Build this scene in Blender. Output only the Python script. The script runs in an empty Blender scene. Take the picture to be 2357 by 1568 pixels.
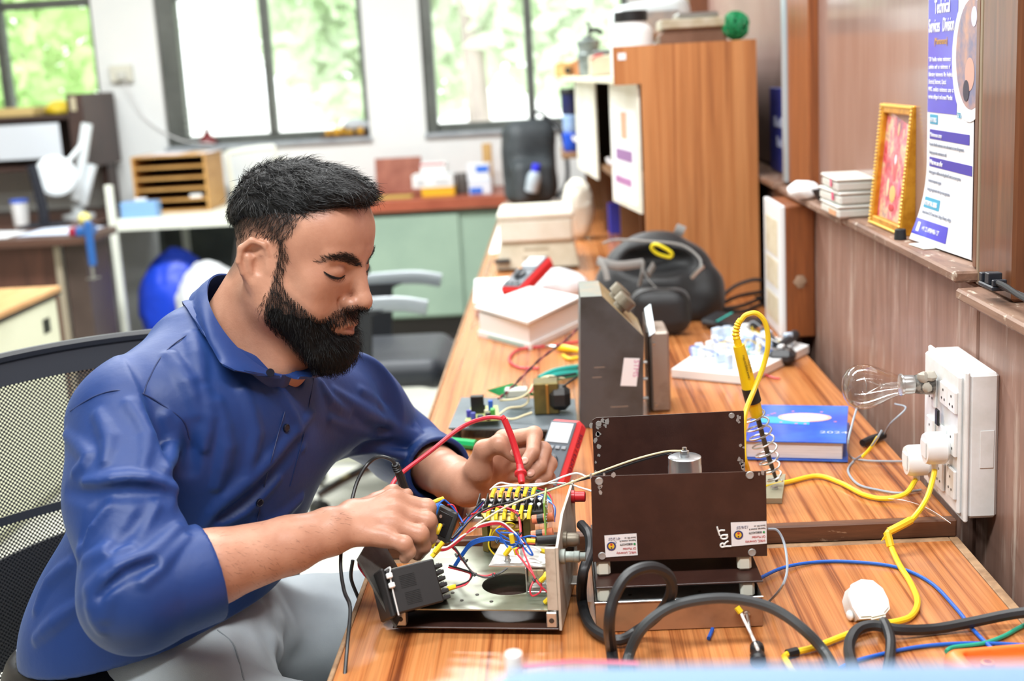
import bpy, bmesh, math, random
import numpy as np
from mathutils import Vector, Matrix
sc = bpy.context.scene
COL = sc.collection
rnd = random.Random(7)
PI = math.pi
# ---------------------------------------------------------------- camera
W, H, FPX = 2357, 1568, 2964.5
YAW, PITCH, ROLL = -.0405, -.2050, -.0558
CAM = Vector((0, 0, 1.36))
fw = Vector((math.sin(YAW)*math.cos(PITCH), math.cos(YAW)*math.cos(PITCH), math.sin(PITCH)))
rt0 = Vector((math.cos(YAW), -math.sin(YAW), 0)); up0 = rt0.cross(fw)
rt = rt0*math.cos(ROLL)+up0*math.sin(ROLL); up = -rt0*math.sin(ROLL)+up0*math.cos(ROLL)
cd = bpy.data.cameras.new('camera'); cam = bpy.data.objects.new('camera', cd); COL.objects.link(cam)
cam.matrix_world = Matrix(((rt.x, up.x, -fw.x, CAM.x), (rt.y, up.y, -fw.y, CAM.y), (rt.z, up.z, -fw.z, CAM.z), (0, 0, 0, 1)))
cd.sensor_width = 36; cd.lens = FPX/W*36; cd.clip_start = .02; cd.clip_end = 300
cd.dof.use_dof = True; cd.dof.focus_distance = 1.60; cd.dof.aperture_fstop = 4.0
sc.camera = cam
sc.cycles.adaptive_threshold = .02; sc.cycles.max_bounces = 6; sc.cycles.diffuse_bounces = 3; sc.cycles.glossy_bounces = 3; sc.cycles.transmission_bounces = 4; sc.cycles.transparent_max_bounces = 8; sc.cycles.caustics_reflective = False; sc.cycles.caustics_refractive = False
# ---------------------------------------------------------------- world, lights, exposure
wd = bpy.data.worlds.new('world'); sc.world = wd; wd.use_nodes = True
bg = wd.node_tree.nodes['Background']; bg.inputs[0].default_value = (.93, .98, 1, 1); bg.inputs[1].default_value = 3.6
vs = sc.view_settings; vs.view_transform = 'Standard'; vs.look = 'None'; vs.gamma = 1; vs.use_curve_mapping = False
vs.exposure = 0.2
sc.display_settings.display_device = 'sRGB'
def area(name, loc, sx, sy, power, col=(.96, .99, 1), rot=(0, 0, 0)):
    l = bpy.data.lights.new(name, 'AREA'); l.shape = 'RECTANGLE'; l.size = sx; l.size_y = sy; l.energy = power; l.color = col
    o = bpy.data.objects.new(name, l); COL.objects.link(o); o.location = loc; o.rotation_euler = rot
    return o
# rows of ceiling tube-light fittings (the fittings themselves are built with the ceiling)
LAMPS = [(-.9, .3), (.2, .3), (-.9, 2.3), (.2, 2.3), (-2.2, 4.6), (-.6, 4.6)]
for (lx, ly) in LAMPS:
    area('ceiling_lamp', (lx, ly, 2.82), 1.1, .30, (40 if ly < 1 else 28) if ly < 4 else 68)
# ---------------------------------------------------------------- pixel of the photograph -> point on a known plane
def ray(px, py): return fw+rt*((px-W/2)/FPX)-up*((py-H/2)/FPX)
def P(px, py, x=None, y=None, z=None, d=None):
    r = ray(px, py)
    if x is not None: t = (x-CAM.x)/r.x
    elif y is not None: t = (y-CAM.y)/r.y
    elif z is not None: t = (z-CAM.z)/r.z
    else: t = d/r.length
    return CAM+r*t
def proj(p):
    q = Vector(p)-CAM; k = q.dot(fw)
    return (W/2+FPX*q.dot(rt)/k, H/2-FPX*q.dot(up)/k)
# ---------------------------------------------------------------- materials
def lin(c):
    if isinstance(c, str): c = tuple(int(c[i:i+2], 16) for i in (0, 2, 4))
    return tuple((v/255/12.92 if v <= 10.3 else ((v/255+.055)/1.055)**2.4) for v in c)+(1,)
MATS = {}
class NT:
    def __init__(s, name):
        s.m = bpy.data.materials.new(name); s.m.use_nodes = True; s.t = s.m.node_tree; s.b = s.t.nodes['Principled BSDF']
    def n(s, typ, **k):
        nd = s.t.nodes.new(typ)
        for a, v in k.items():
            if a[0] == '_': setattr(nd, a[1:], v)
            else: nd.inputs[a if not a.startswith('i') or not a[1:].isdigit() else int(a[1:])].default_value = v
        return nd
    def l(s, a, ao, b, bi): s.t.links.new(a.outputs[ao], b.inputs[bi])
    def coord(s, scale=(1, 1, 1), rot=(0, 0, 0), kind='Object'):
        tc = s.n('ShaderNodeTexCoord'); mp = s.n('ShaderNodeMapping'); mp.inputs['Scale'].default_value = scale; mp.inputs['Rotation'].default_value = rot
        s.l(tc, kind, mp, 0); return mp
    def noise(s, co, scale, detail=3, rough=.5, dist=0):
        nz = s.n('ShaderNodeTexNoise'); nz.inputs['Scale'].default_value = scale; nz.inputs['Detail'].default_value = detail
        nz.inputs['Roughness'].default_value = rough; nz.inputs['Distortion'].default_value = dist; s.l(co, 0, nz, 'Vector'); return nz
    def ramp(s, src, so, stops):
        r = s.n('ShaderNodeValToRGB'); e = r.color_ramp.elements
        while len(e) < len(stops): e.new(.5)
        for i, (p, c) in enumerate(stops): e[i].position = p; e[i].color = lin(c) if not (isinstance(c, tuple) and len(c) == 4) else c
        s.l(src, so, r, 0); return r
    def mix(s, fac, a, b, typ='MIX'):
        m = s.n('ShaderNodeMix', _data_type='RGBA', _blend_type=typ)
        for i, v in ((0, fac), (6, a), (7, b)):
            if isinstance(v, tuple) and not isinstance(v[0], (int, float)): s.t.links.new(v[0].outputs[v[1]], m.inputs[i])
            else: m.inputs[i].default_value = v
        return m
    def bump(s, src, so, strength, dist=.002):
        b = s.n('ShaderNodeBump'); b.inputs['Strength'].default_value = strength; b.inputs['Distance'].default_value = dist
        s.l(src, so, b, 'Height'); s.l(b, 0, s.b, 'Normal'); return b
def mat(name, col, rough=.5, metal=0, col2=None, vscale=8, vr=(.4, .65), bump=0, bscale=300, coat=0, trans=0, emit=0, stretch=(1, 1, 1), spec=.5, sheen=0, sss=0, ior=1.5, detail=4):
    if name in MATS: return MATS[name]
    t = NT(name); b = t.b
    b.inputs['Base Color'].default_value = lin(col); b.inputs['Roughness'].default_value = rough; b.inputs['Metallic'].default_value = metal
    b.inputs['Specular IOR Level'].default_value = spec; b.inputs['IOR'].default_value = ior
    if coat: b.inputs['Coat Weight'].default_value = coat; b.inputs['Coat Roughness'].default_value = .08
    if trans: b.inputs['Transmission Weight'].default_value = trans
    if sheen: b.inputs['Sheen Weight'].default_value = sheen; b.inputs['Sheen Roughness'].default_value = .4
    if sss: b.inputs['Subsurface Weight'].default_value = sss; b.inputs['Subsurface Radius'].default_value = (.012, .005, .003); b.inputs['Subsurface Scale'].default_value = .5
    if emit: b.inputs['Emission Color'].default_value = lin(col); b.inputs['Emission Strength'].default_value = emit
    if col2 or bump:
        co = t.coord(stretch)
        if col2:
            nz = t.noise(co, vscale, detail, .6); r = t.ramp(nz, 0, [(vr[0], col), (vr[1], col2)]); t.l(r, 0, b, 'Base Color')
        if bump:
            n2 = t.noise(co, bscale, 3); t.bump(n2, 0, bump)
    MATS[name] = t.m
    return t.m
def glassmat(name, tint=(1, 1, 1), refl=.06, rough=.02):
    if name in MATS: return MATS[name]
    t = NT(name); t.t.nodes.remove(t.b)
    tr = t.n('ShaderNodeBsdfTransparent'); tr.inputs[0].default_value = tint+(1,)
    gl = t.n('ShaderNodeBsdfGlossy'); gl.inputs['Roughness'].default_value = rough
    fr = t.n('ShaderNodeLayerWeight'); fr.inputs[0].default_value = .25
    mm = t.n('ShaderNodeMath', _operation='MULTIPLY_ADD'); mm.inputs[1].default_value = .5; mm.inputs[2].default_value = refl; t.l(fr, 'Facing', mm, 0)
    mx = t.n('ShaderNodeMixShader'); t.l(mm, 0, mx, 0); t.l(tr, 0, mx, 1); t.l(gl, 0, mx, 2); t.l(mx, 0, t.t.nodes['Material Output'], 0)
    MATS[name] = t.m; return t.m
def woodmat(name, stops, scale=(30, 1.4, 30), rough=.35, fine=.25, coat=0, rot=(0, 0, 0), spec=.5, wear=None, dist=1.5):
    if name in MATS: return MATS[name]
    t = NT(name); co = t.coord(scale, rot); nz = t.noise(co, 1.0, 5, .62, dist); r = t.ramp(nz, 0, stops)
    co2 = t.coord(tuple(v*5 for v in scale), rot); n2 = t.noise(co2, 1.0, 3, .6, .4)
    r2 = t.ramp(n2, 0, [(.35, (150, 150, 150)), (.6, (255, 255, 255))])
    m = t.mix(fine, (r, 0), (r2, 0), 'MULTIPLY'); out = (m, 2)
    if wear:
        wcol, wscale, lo, hi = wear; co3 = t.coord(wscale, rot); n3 = t.noise(co3, 1.0, 6, .68, .3); r3 = t.ramp(n3, 0, [(lo, (0, 0, 0)), (hi, (255, 255, 255))])
        m2 = t.mix((r3, 0), out, lin(wcol)); out = (m2, 2)
    t.l(out[0], out[1], t.b, 'Base Color'); t.b.inputs['Roughness'].default_value = rough; t.b.inputs['Specular IOR Level'].default_value = spec
    if coat: t.b.inputs['Coat Weight'].default_value = coat; t.b.inputs['Coat Roughness'].default_value = .1
    MATS[name] = t.m; return t.m
# ---------------------------------------------------------------- mesh builder
def V(*a): return Vector(a[0]) if len(a) == 1 else Vector(a)
def smooth_path(pts, n=6, closed=False):
    pts = [Vector(p) for p in pts]; N = len(pts); out = []
    if N < 3: return pts
    for i in range(N if closed else N-1):
        p1, p2 = pts[i], pts[(i+1) % N]
        p0 = pts[i-1] if (i > 0 or closed) else p1*2-p2; p3 = pts[(i+2) % N] if (i+2 < N or closed) else p2*2-p1
        for k in range(n):
            t = k/n
            out.append(.5*((2*p1)+(p2-p0)*t+(2*p0-5*p1+4*p2-p3)*t*t+(3*p1-p0-3*p2+p3)*t**3))
    if not closed: out.append(pts[-1])
    return out
def frame_of(z, xh=None):
    z = Vector(z).normalized(); h = Vector(xh) if xh is not None else (Vector((0, 0, 1)) if abs(z.z) < .9 else Vector((1, 0, 0)))
    x = (h-z*h.dot(z)).normalized(); y = z.cross(x); return x, y, z
def mframe(o, x, y, z=None):
    x = Vector(x).normalized(); y = Vector(y); y = (y-x*y.dot(x)).normalized(); z = x.cross(y)
    return Matrix(((x.x, y.x, z.x, o[0]), (x.y, y.y, z.y, o[1]), (x.z, y.z, z.z, o[2]), (0, 0, 0, 1)))
def Rz(a, o=(0, 0, 0)): return Matrix.Translation(o) @ Matrix.Rotation(a, 4, 'Z')
class MB:
    def __init__(s, M=None): s.v = []; s.f = []; s.M = M; s.mi = []; s.cur = 0
    def add(s, vs, fs, raw=False):
        b = len(s.v); M = s.M
        for p in vs: s.v.append((M @ Vector(p)) if (M is not None and not raw) else Vector(p))
        for f in fs: s.f.append(tuple(b+i for i in f)); s.mi.append(s.cur)
        return s
    def box(s, x0, x1, y0, y1, z0, z1):
        return s.add([(x, y, z) for z in (z0, z1) for y in (y0, y1) for x in (x0, x1)], [(0, 2, 3, 1), (4, 5, 7, 6), (0, 1, 5, 4), (2, 6, 7, 3), (0, 4, 6, 2), (1, 3, 7, 5)])
    def rbox(s, x0, x1, y0, y1, z0, z1, r=.003):
        c = ((x0+x1)/2, (y0+y1)/2, (z0+z1)/2); h = ((x1-x0)/2, (y1-y0)/2, (z1-z0)/2); r = min(r, *[.45*2*q for q in h]); vs = []; idx = {}
        for sx in (-1, 1):
            for sy in (-1, 1):
                for sz in (-1, 1):
                    for a in range(3):
                        q = [sx*(h[0]-r), sy*(h[1]-r), sz*(h[2]-r)]; sg = (sx, sy, sz); q[a] = sg[a]*h[a]
                        idx[(sx, sy, sz, a)] = len(vs); vs.append(tuple(c[i]+q[i] for i in range(3)))
        fs = []
        for a in range(3):
            b, d = [(1, 2), (2, 0), (0, 1)][a]
            for sg in (-1, 1):
                q = []
                for (u, w) in ((-1, -1), (1, -1), (1, 1), (-1, 1)):
                    k = [0, 0, 0]; k[a] = sg; k[b] = u; k[d] = w; q.append(idx[(k[0], k[1], k[2], a)])
                fs.append(tuple(q if sg > 0 else q[::-1]))
        for a in range(3):
            b, d = [(1, 2), (2, 0), (0, 1)][a]
            for u in (-1, 1):
                for w in (-1, 1):
                    def g(t, ax):
                        k = [0, 0, 0]; k[a] = t; k[b] = u; k[d] = w; return idx[(k[0], k[1], k[2], ax)]
                    q = [g(-1, b), g(1, b), g(1, d), g(-1, d)]; fs.append(tuple(q if u*w > 0 else q[::-1]))
        for sx in (-1, 1):
            for sy in (-1, 1):
                for sz in (-1, 1):
                    q = [idx[(sx, sy, sz, a)] for a in range(3)]; fs.append(tuple(q if sx*sy*sz > 0 else q[::-1]))
        return s.add(vs, fs)
    def tube(s, pts, r, seg=8, sm=0, closed=False, caps=True, xh=None, flat=1.0):
        pts = smooth_path(pts, sm, closed) if sm else [Vector(p) for p in pts]; N = len(pts); vs = []; fs = []; x = None
        for i, p in enumerate(pts):
            if closed: t = pts[(i+1) % N]-pts[i-1]
            else: t = pts[min(i+1, N-1)]-pts[max(i-1, 0)]
            if t.length < 1e-9: t = Vector((0, 0, 1))
            t.normalize()
            if x is None: x = frame_of(t, xh)[0]
            else:
                x = x-t*x.dot(t); x = x.normalized() if x.length > 1e-6 else frame_of(t)[0]
            y = t.cross(x); rr = r(i/(N-1)) if callable(r) else r
            for k in range(seg):
                a = 2*PI*k/seg; vs.append(p+x*(rr*math.cos(a))+y*(rr*flat*math.sin(a)))
        for i in range(N if closed else N-1):
            j = (i+1) % N
            for k in range(seg):
                k2 = (k+1) % seg; fs.append((i*seg+k, i*seg+k2, j*seg+k2, j*seg+k))
        if caps and not closed: fs.append(tuple(range(seg))[::-1]); fs.append(tuple((N-1)*seg+k for k in range(seg)))
        return s.add(vs, fs)
    def lathe(s, prof, o=(0, 0, 0), ax=(0, 0, 1), seg=24, xh=None, a0=0, a1=None):
        x, y, z = frame_of(ax, xh); o = Vector(o); vs = []; fs = []; full = a1 is None; n = seg if full else seg+1; a1 = a0+2*PI if full else a1
        for (r, h) in prof:
            for k in range(n):
                a = a0+(a1-a0)*k/seg; vs.append(o+x*(r*math.cos(a))+y*(r*math.sin(a))+z*h)
        for i in range(len(prof)-1):
            for k in range(seg if full else n-1):
                k2 = (k+1) % n; fs.append((i*n+k, i*n+k2, (i+1)*n+k2, (i+1)*n+k))
        if full:
            if prof[0][0] > 1e-6: fs.append(tuple(range(n))[::-1])
            if prof[-1][0] > 1e-6: fs.append(tuple((len(prof)-1)*n+k for k in range(n)))
        return s.add(vs, fs)
    def cyl(s, a, b, r, seg=16, r2=None):
        a = Vector(a); b = Vector(b); return s.lathe([(r, 0), (r if r2 is None else r2, (b-a).length)], a, b-a, seg)
    def prism(s, poly, ext):
        n = len(poly); e = Vector(ext); p = [Vector(q) for q in poly]
        nrm = Vector((0, 0, 0))
        for i in range(n): nrm += p[i].cross(p[(i+1) % n])
        a = tuple(range(n)); fs = [a[::-1], tuple(n+i for i in a)]+[(i, (i+1) % n, n+(i+1) % n, n+i) for i in a]
        if nrm.dot(e) < 0: fs = [f[::-1] for f in fs]
        return s.add(p+[q+e for q in p], fs)
    def sheet(s, fn, nu, nv, th=.0005):
        top = [Vector(fn(i/nu, j/nv)) for j in range(nv+1) for i in range(nu+1)]; w = nu+1; nm = []
        for j in range(nv+1):
            for i in range(nu+1):
                a = top[j*w+min(i+1, nu)]-top[j*w+max(i-1, 0)]; b = top[min(j+1, nv)*w+i]-top[max(j-1, 0)*w+i]; c = a.cross(b); nm.append(c.normalized() if c.length > 1e-12 else Vector((0, 0, 1)))
        bot = [p-n*th for p, n in zip(top, nm)]; N = len(top); fs = []
        for j in range(nv):
            for i in range(nu):
                q = (j*w+i, j*w+i+1, (j+1)*w+i+1, (j+1)*w+i); fs.append(q); fs.append(tuple(N+k for k in q[::-1]))
        rim = [i for i in range(w)]+[j*w+nu for j in range(1, nv+1)]+[nv*w+i for i in range(nu-1, -1, -1)]+[j*w for j in range(nv-1, 0, -1)]
        for k in range(len(rim)): a, b = rim[k], rim[(k+1) % len(rim)]; fs.append((b, a, N+a, N+b))
        return s.add(top+bot, fs)
    def ball(s, c, r, seg=12, rings=8, jit=0, sq=(1, 1, 1)):
        c = Vector(c); vs = [c+Vector((0, 0, -r*sq[2]))]; fs = []
        for j in range(1, rings):
            t = PI*j/rings-PI/2
            for k in range(seg):
                a = 2*PI*k/seg; q = 1+rnd.uniform(-jit, jit); vs.append(c+Vector((r*sq[0]*math.cos(t)*math.cos(a), r*sq[1]*math.cos(t)*math.sin(a), r*sq[2]*math.sin(t)))*q)
        vs.append(c+Vector((0, 0, r*sq[2]))); n = len(vs)-1
        for k in range(seg): k2 = (k+1) % seg; fs.append((0, 1+k2, 1+k)); fs.append((n, n-seg+k, n-seg+k2))
        for j in range(rings-2):
            for k in range(seg): k2 = (k+1) % seg; a = 1+j*seg; fs.append((a+k, a+k2, a+seg+k2, a+seg+k))
        return s.add(vs, fs)
    def build(s, name, m, parent=None, smooth=35, origin=None):
        if parent is not None: off = root_loc(parent)
        else:
            if origin is None:
                a = np.array([tuple(p) for p in s.v]); lo, hi = a.min(0), a.max(0); origin = ((lo[0]+hi[0])/2, (lo[1]+hi[1])/2, lo[2])
            off = Vector(origin)
        me = bpy.data.meshes.new(name); me.from_pydata([tuple(p-off) for p in s.v], [], s.f)
        for mm in (m if isinstance(m, (list, tuple)) else [m]): me.materials.append(mm)
        if isinstance(m, (list, tuple)): me.polygons.foreach_set('material_index', s.mi)
        if smooth:
            me.polygons.foreach_set('use_smooth', [True]*len(me.polygons)); me.set_sharp_from_angle(angle=math.radians(smooth))
        me.update(); o = bpy.data.objects.new(name, me); COL.objects.link(o)
        if parent is not None: o.parent = parent
        else: o.location = off
        return o
def root_loc(o):
    while o.parent is not None: o = o.parent
    return o.location.copy()
def tag(o, label=None, cat=None, group=None, kind=None):
    if label: o['label'] = label
    if cat: o['category'] = cat
    if group: o['group'] = group
    if kind: o['kind'] = kind
    return o
def thing(name, label, cat, loc, group=None, kind=None):
    o = bpy.data.objects.new(name, None); o.empty_display_size = .02; COL.objects.link(o); o.location = Vector(loc); return tag(o, label, cat, group, kind)
def struct(o): o['kind'] = 'structure'; return o
def copy_tree(o, loc=None, parent=None, **t):
    c = o.copy(); COL.objects.link(c)
    if parent is not None: c.parent = parent
    if loc is not None: c.location = Vector(loc)
    for ch in list(o.children): copy_tree(ch, None, c)
    return tag(c, **t)
def text(name, s, m, M, size, parent=None, ext=.0002, ax='LEFT', sx=1.0, shear=0, bold=0, space=1.0):
    cu = bpy.data.curves.new(name, 'FONT'); cu.body = s; cu.size = size; cu.align_x = ax; cu.extrude = ext; cu.shear = shear; cu.offset = bold; cu.space_character = space; cu.resolution_u = 3
    o = bpy.data.objects.new(name, cu); me = o.to_mesh().copy() if False else None
    COL.objects.link(o); dg = bpy.context.evaluated_depsgraph_get(); me = bpy.data.meshes.new_from_object(o.evaluated_get(dg)); COL.objects.unlink(o); bpy.data.objects.remove(o); bpy.data.curves.remove(cu)
    me.name = name; off = root_loc(parent) if parent is not None else Vector((0, 0, 0))
    me.transform(Matrix.Translation(-off) @ M @ Matrix.Diagonal((sx, 1, 1, 1))); me.materials.clear(); me.materials.append(m)
    o = bpy.data.objects.new(name, me); COL.objects.link(o)
    if parent is not None: o.parent = parent
    return o
# ================================================================ materials shared by many things
m_white = mat('wall_paint', (240, 243, 242), .7, col2=(232, 238, 238), vscale=2)
m_alu = mat('window_aluminium', (104, 108, 104), .45, .3, col2=(88, 92, 88), vscale=6)
m_glass = glassmat('window_glass')
m_lam = woodmat('bench_laminate', [(.30, (106, 52, 24)), (.40, (158, 90, 46)), (.47, (188, 118, 66)), (.62, (202, 134, 80))], (85, .9, 85), .26, .35, .2, (0, 0, .06), .5, None, .5)
m_lamv = woodmat('cabinet_laminate', [(.32, (150, 90, 50)), (.45, (182, 116, 66)), (.6, (198, 134, 82))], (34, 34, .8), .4, .2, 0, (0, 0, 0), .5, None, .8)
m_edge = woodmat('bench_edge_wood', [(.3, (70, 42, 28)), (.6, (104, 66, 44))], (3, 30, 30), .5, .3, 0, (0, 0, 0), .5, ((190, 160, 130), (14, 40, 40), .62, .7))
m_edge2 = woodmat('worn_edge_trim', [(.3, (132, 100, 72)), (.6, (168, 134, 100))], (20, 20, 20), .6, .3)
m_panel = woodmat('partition_panel', [(.3, (132, 98, 84)), (.5, (152, 117, 102)), (.7, (168, 134, 120))], (16, 16, 1.6), .5, .2, .1, (0, 0, 0), .5, ((196, 178, 164), (60, 34, 4.0), .55, .70))
m_post = woodmat('partition_post', [(.3, (88, 50, 32)), (.5, (112, 68, 42)), (.7, (132, 82, 50))], (22, 22, 1.5), .38, .3, .2)
m_postr = woodmat('reddish_post', [(.3, (118, 62, 30)), (.5, (142, 80, 40)), (.7, (158, 92, 48))], (22, 22, 1.5), .4, .3, .2)
m_ledge = woodmat('ledge_wood', [(.3, (110, 82, 66)), (.5, (136, 104, 86)), (.7, (158, 128, 108))], (20, 3, 20), .55, .3, 0, (0, 0, 0), .5, ((206, 192, 174), (70, 34, 40), .58, .68))
m_pane = mat('brown_pane', (146, 120, 112), .16, 0, (158, 134, 126), 3, coat=.25, stretch=(3, 3, .6))
m_dark = mat('dark_laminate', (62, 46, 42), .5, 0, (74, 54, 48), 5)
m_black = mat('black_plastic', (24, 24, 26), .45)
m_blackr = mat('black_rubber', (30, 31, 33), .6)
m_cream = mat('cream_paint', (226, 228, 202), .5, 0, (216, 218, 192), 4)
m_whitep = mat('white_plastic', (238, 240, 240), .35)
m_paper = mat('white_paper', (240, 242, 244), .8)
m_steel = mat('bright_steel', (196, 198, 198), .3, 1)
m_chrome = mat('chrome', (220, 222, 225), .12, 1)
m_tan = mat('tan_wood', (206, 166, 104), .5, 0, (192, 150, 88), 6, stretch=(4, 4, 1))
# ================================================================ room shell
XL, XR, YB, YF, ZC = -3.9, .66, 7.1, -2.2, 2.9
o = MB().box(XL-.1, 2.3, YF-.1, YB+.2, -.06, 0).build('floor', mat('floor_terrazzo', (214, 214, 202), .35, 0, (198, 198, 186), 5), smooth=0); struct(o)
o = MB().box(XL-.1, 2.3, YF-.1, YB+.2, ZC, ZC+.06).build('ceiling', m_white, smooth=0); struct(o)
o = MB().box(XL-.1, XL, YF, YB, 0, ZC).build('wall_left', mat('wall_beige', (176, 166, 152), .7), smooth=0); struct(o)
o = MB().box(XL-.1, 2.3, YF-.1, YF, 0, ZC).build('wall_front', MATS['wall_beige'], smooth=0); struct(o)
WINS = [(-3.58, -2.46), (-2.12, -1.0), (-.69, .43)]; WZ0, WZ1 = 1.055, 2.25
b = MB(); xs = [XL-.1]+[v for w in WINS for v in w]+[2.3]
for i in range(0, len(xs), 2): b.box(xs[i], xs[i+1], YB, YB+.2, 0, ZC)
for (x0, x1) in WINS: b.box(x0, x1, YB, YB+.2, 0, WZ0); b.box(x0, x1, YB, YB+.2, WZ1, ZC)
struct(b.build('wall_back', m_white, smooth=0))
for i, (x0, x1) in enumerate(WINS):
    y0, y1 = YB+.06, YB+.13; t = .055; xm = (x0+x1)/2+.02; wl = .10 if i == 1 else .06
    b = MB(); b.rbox(x0, x0+wl, y0-.03, y1, WZ0, WZ1, .004); b.rbox(x1-.035, x1, y0, y1, WZ0, WZ1, .004); b.rbox(x0+wl, x1-.035, y0, y1, WZ0, WZ0+.05, .004); b.rbox(x0+wl, x1-.035, y0, y1, WZ1-t, WZ1, .004)
    w = b.build('window_%d' % (i+1), m_alu); struct(w)
    MB().rbox(xm-.022, xm+.022, y0-.015, y1-.01, WZ0+.05, WZ1-t, .004).build('mullion', m_alu, w)
    MB().rbox(x0+wl, xm-.022, y0+.005, y1-.02, 1.84, 1.885, .004).build('transom', m_alu, w); MB().rbox(xm+.022, x1-.035, y0+.005, y1-.02, 1.84, 1.885, .004).build('transom', m_alu, w)
    for (a, c) in ((x0+wl, xm-.022), (xm+.022, x1-.035)):
        for (z0, z1) in ((WZ0+.05, 1.84), (1.885, WZ1-t)): MB().box(a, c, y0+.03, y0+.035, z0, z1).build('pane', m_glass, w, smooth=0)
    MB().rbox(x0-.01, x1+.01, YB-.03, YB+.06, WZ0-.02, WZ0+.004, .004).build('sill', mat('sill_stone', (176, 184, 190), .4, 0, (150, 158, 166), 8), w)
# ceiling light fittings
def fitting():
    lx, ly = LAMPS[0]; r = thing('ceiling_light', 'white ceiling tube light fitting', 'ceiling light', (lx, ly, ZC), 'ceiling tube lights')
    MB().rbox(lx-.6, lx+.6, ly-.18, ly+.18, 2.84, ZC, .01).build('housing', m_whitep, r)
    MB().box(lx-.56, lx+.56, ly-.16, ly+.16, 2.832, 2.839).build('diffuser', mat('lamp_diffuser', (255, 252, 245), .5, emit=3), r, smooth=0)
    return r
f0 = fitting()
for (lx, ly) in LAMPS[1:]: copy_tree(f0, (lx, ly, ZC))
# right-hand partition: backing, lower panels, ledges, posts, upper panes
wr = struct(MB().box(XR, XR+.06, YF, YB, 0, ZC).build('wall_right', m_dark, smooth=0))
for (y0, y1) in ((-.9, .40), (.404, 1.688), (1.696, 2.95), (2.954, 4.3), (4.304, 5.7), (5.704, 7.09)):
    MB().rbox(.55, .60, y0, y1, .02, 1.05, .003).build('panel', m_panel, wr)
for (y0, y1, zz) in ((-.8, 1.688, 1.036), (1.695, 2.36, 1.056), (2.366, 3.04, 1.052), (3.1, 7.05, 1.052)):
    MB().rbox(.518, .60 if y0 > 3 else .570, y0, y1, zz, zz+.015, .003).build('ledge', m_ledge, wr)
def post(y0, y1, m, x=.548, z0=1.052): return MB().rbox(x, XR, y0, y1, z0, 2.6, .004).build('post', m, wr)
post(1.563, 1.690, m_post); post(2.80, 3.05, m_postr, .545, 1.07); post(-.1, .03, m_post); post(5.0, 5.2, m_post, .53, 1.07)
m_strip = mat('beige_metal_strip', (150, 132, 110), .4, .3); m_strip2 = mat('pale_aluminium', (176, 190, 198), .4, .4)
MB().rbox(.549, XR, 1.692, 1.704, 1.052, 2.6, .002).build('trim_strip', m_strip, wr); MB().rbox(.550, XR, 1.706, 1.722, 1.072, 2.6, .002).build('trim_strip', m_post, wr)
MB().rbox(.540, XR, 3.052, 3.10, 1.07, 2.6, .003).build('trim_strip', m_strip2, wr)
for (y0, y1) in ((.03, 1.563), (1.722, 2.80), (3.10, 5.0), (5.2, 7.05)):
    MB().box(*((.604, .612) if y0 > 3 else (.566, .574)), y0, y1, 1.072 if y0 > 1 else 1.052, 2.5).build('pane', m_pane if y0 < 3 else mat('brown_pane_matt', (140, 116, 108), .45, 0, (150, 128, 120), 3, spec=.3), wr, smooth=0)
MB().rbox(.54, XR, YF+.1, YB-.01, 2.5, 2.6, .004).build('rail', m_post, wr)
# ================================================================ outside: bright ground and trees
struct(MB().box(-60, 60, 7.4, 140, -.5, -.4).build('ground', mat('pale_ground', (236, 236, 228), .8), smooth=0))
m_bark = mat('pale_bark', (190, 176, 168), .8, 0, (150, 138, 132), 5, stretch=(1, 1, .3))
def leafmat(n, c1, c2):
    t = NT(n); co = t.coord((1, 1, 1)); nz = t.noise(co, 1.1, 3); r = t.ramp(nz, 0, [(.35, c1), (.65, c2)])
    t.l(r, 0, t.b, 'Base Color'); t.b.inputs['Roughness'].default_value = .6; t.b.inputs['Subsurface Weight'].default_value = 0
    tr = t.n('ShaderNodeBsdfTranslucent'); t.l(r, 0, tr, 0); mx = t.n('ShaderNodeMixShader'); mx.inputs[0].default_value = .45
    t.l(t.b, 0, mx, 1); t.l(tr, 0, mx, 2); t.l(mx, 0, t.t.nodes['Material Output'], 0); return t.m
lm1 = leafmat('leaf_bright', (164, 210, 120), (224, 240, 190)); lm2 = leafmat('leaf_pale', (222, 240, 206), (244, 250, 236))
def tree(label, x, y, trunk, r, lm, n, cz, spread, lean=0., crown_x=0., rise=1.0, lsz=.13):
    t = thing('tree', label, 'tree', (x, y, -.4), 'trees outside the windows')
    MB().tube([(x, y, -.4), (x+lean*.3, y, 1.0), (x+lean*.7, y, 2.5), (x+lean, y, 5.0)], lambda q: trunk*(1-.35*q), 10, 5).build('trunk', m_bark, t)
    for s in (-1, 1): MB().tube([(x+lean*.6, y, 2.2), (x+lean*.6+s*.5, y+.2, 3.0), (x+s*1.1, y+.3, 4.0)], lambda q: trunk*.45*(1-.6*q), 6, 4).build('branch', m_bark, t)
    b = MB(); R = random.Random(int(x*100)+int(y*10))
    for k in range(n):
        while True:
            u = Vector((R.uniform(-1, 1), R.uniform(-1, 1), R.uniform(-1, 1)))
            if u.length < 1: break
        c = Vector((x+crown_x+u.x*spread, y+u.y*spread*.7, cz+u.z*r*rise)); a = Vector((R.gauss(0, 1), R.gauss(0, 1), R.gauss(0, .6))).normalized(); q = frame_of(a); s = lsz*R.uniform(.6, 1.3)
        b.add([c-q[2]*s, c+q[0]*s*.45, c+q[2]*s, c-q[0]*s*.45-q[1]*s*.08], [(0, 1, 2, 3)])
    tag(b.build('crown', lm, t, smooth=0), kind='stuff')
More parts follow.
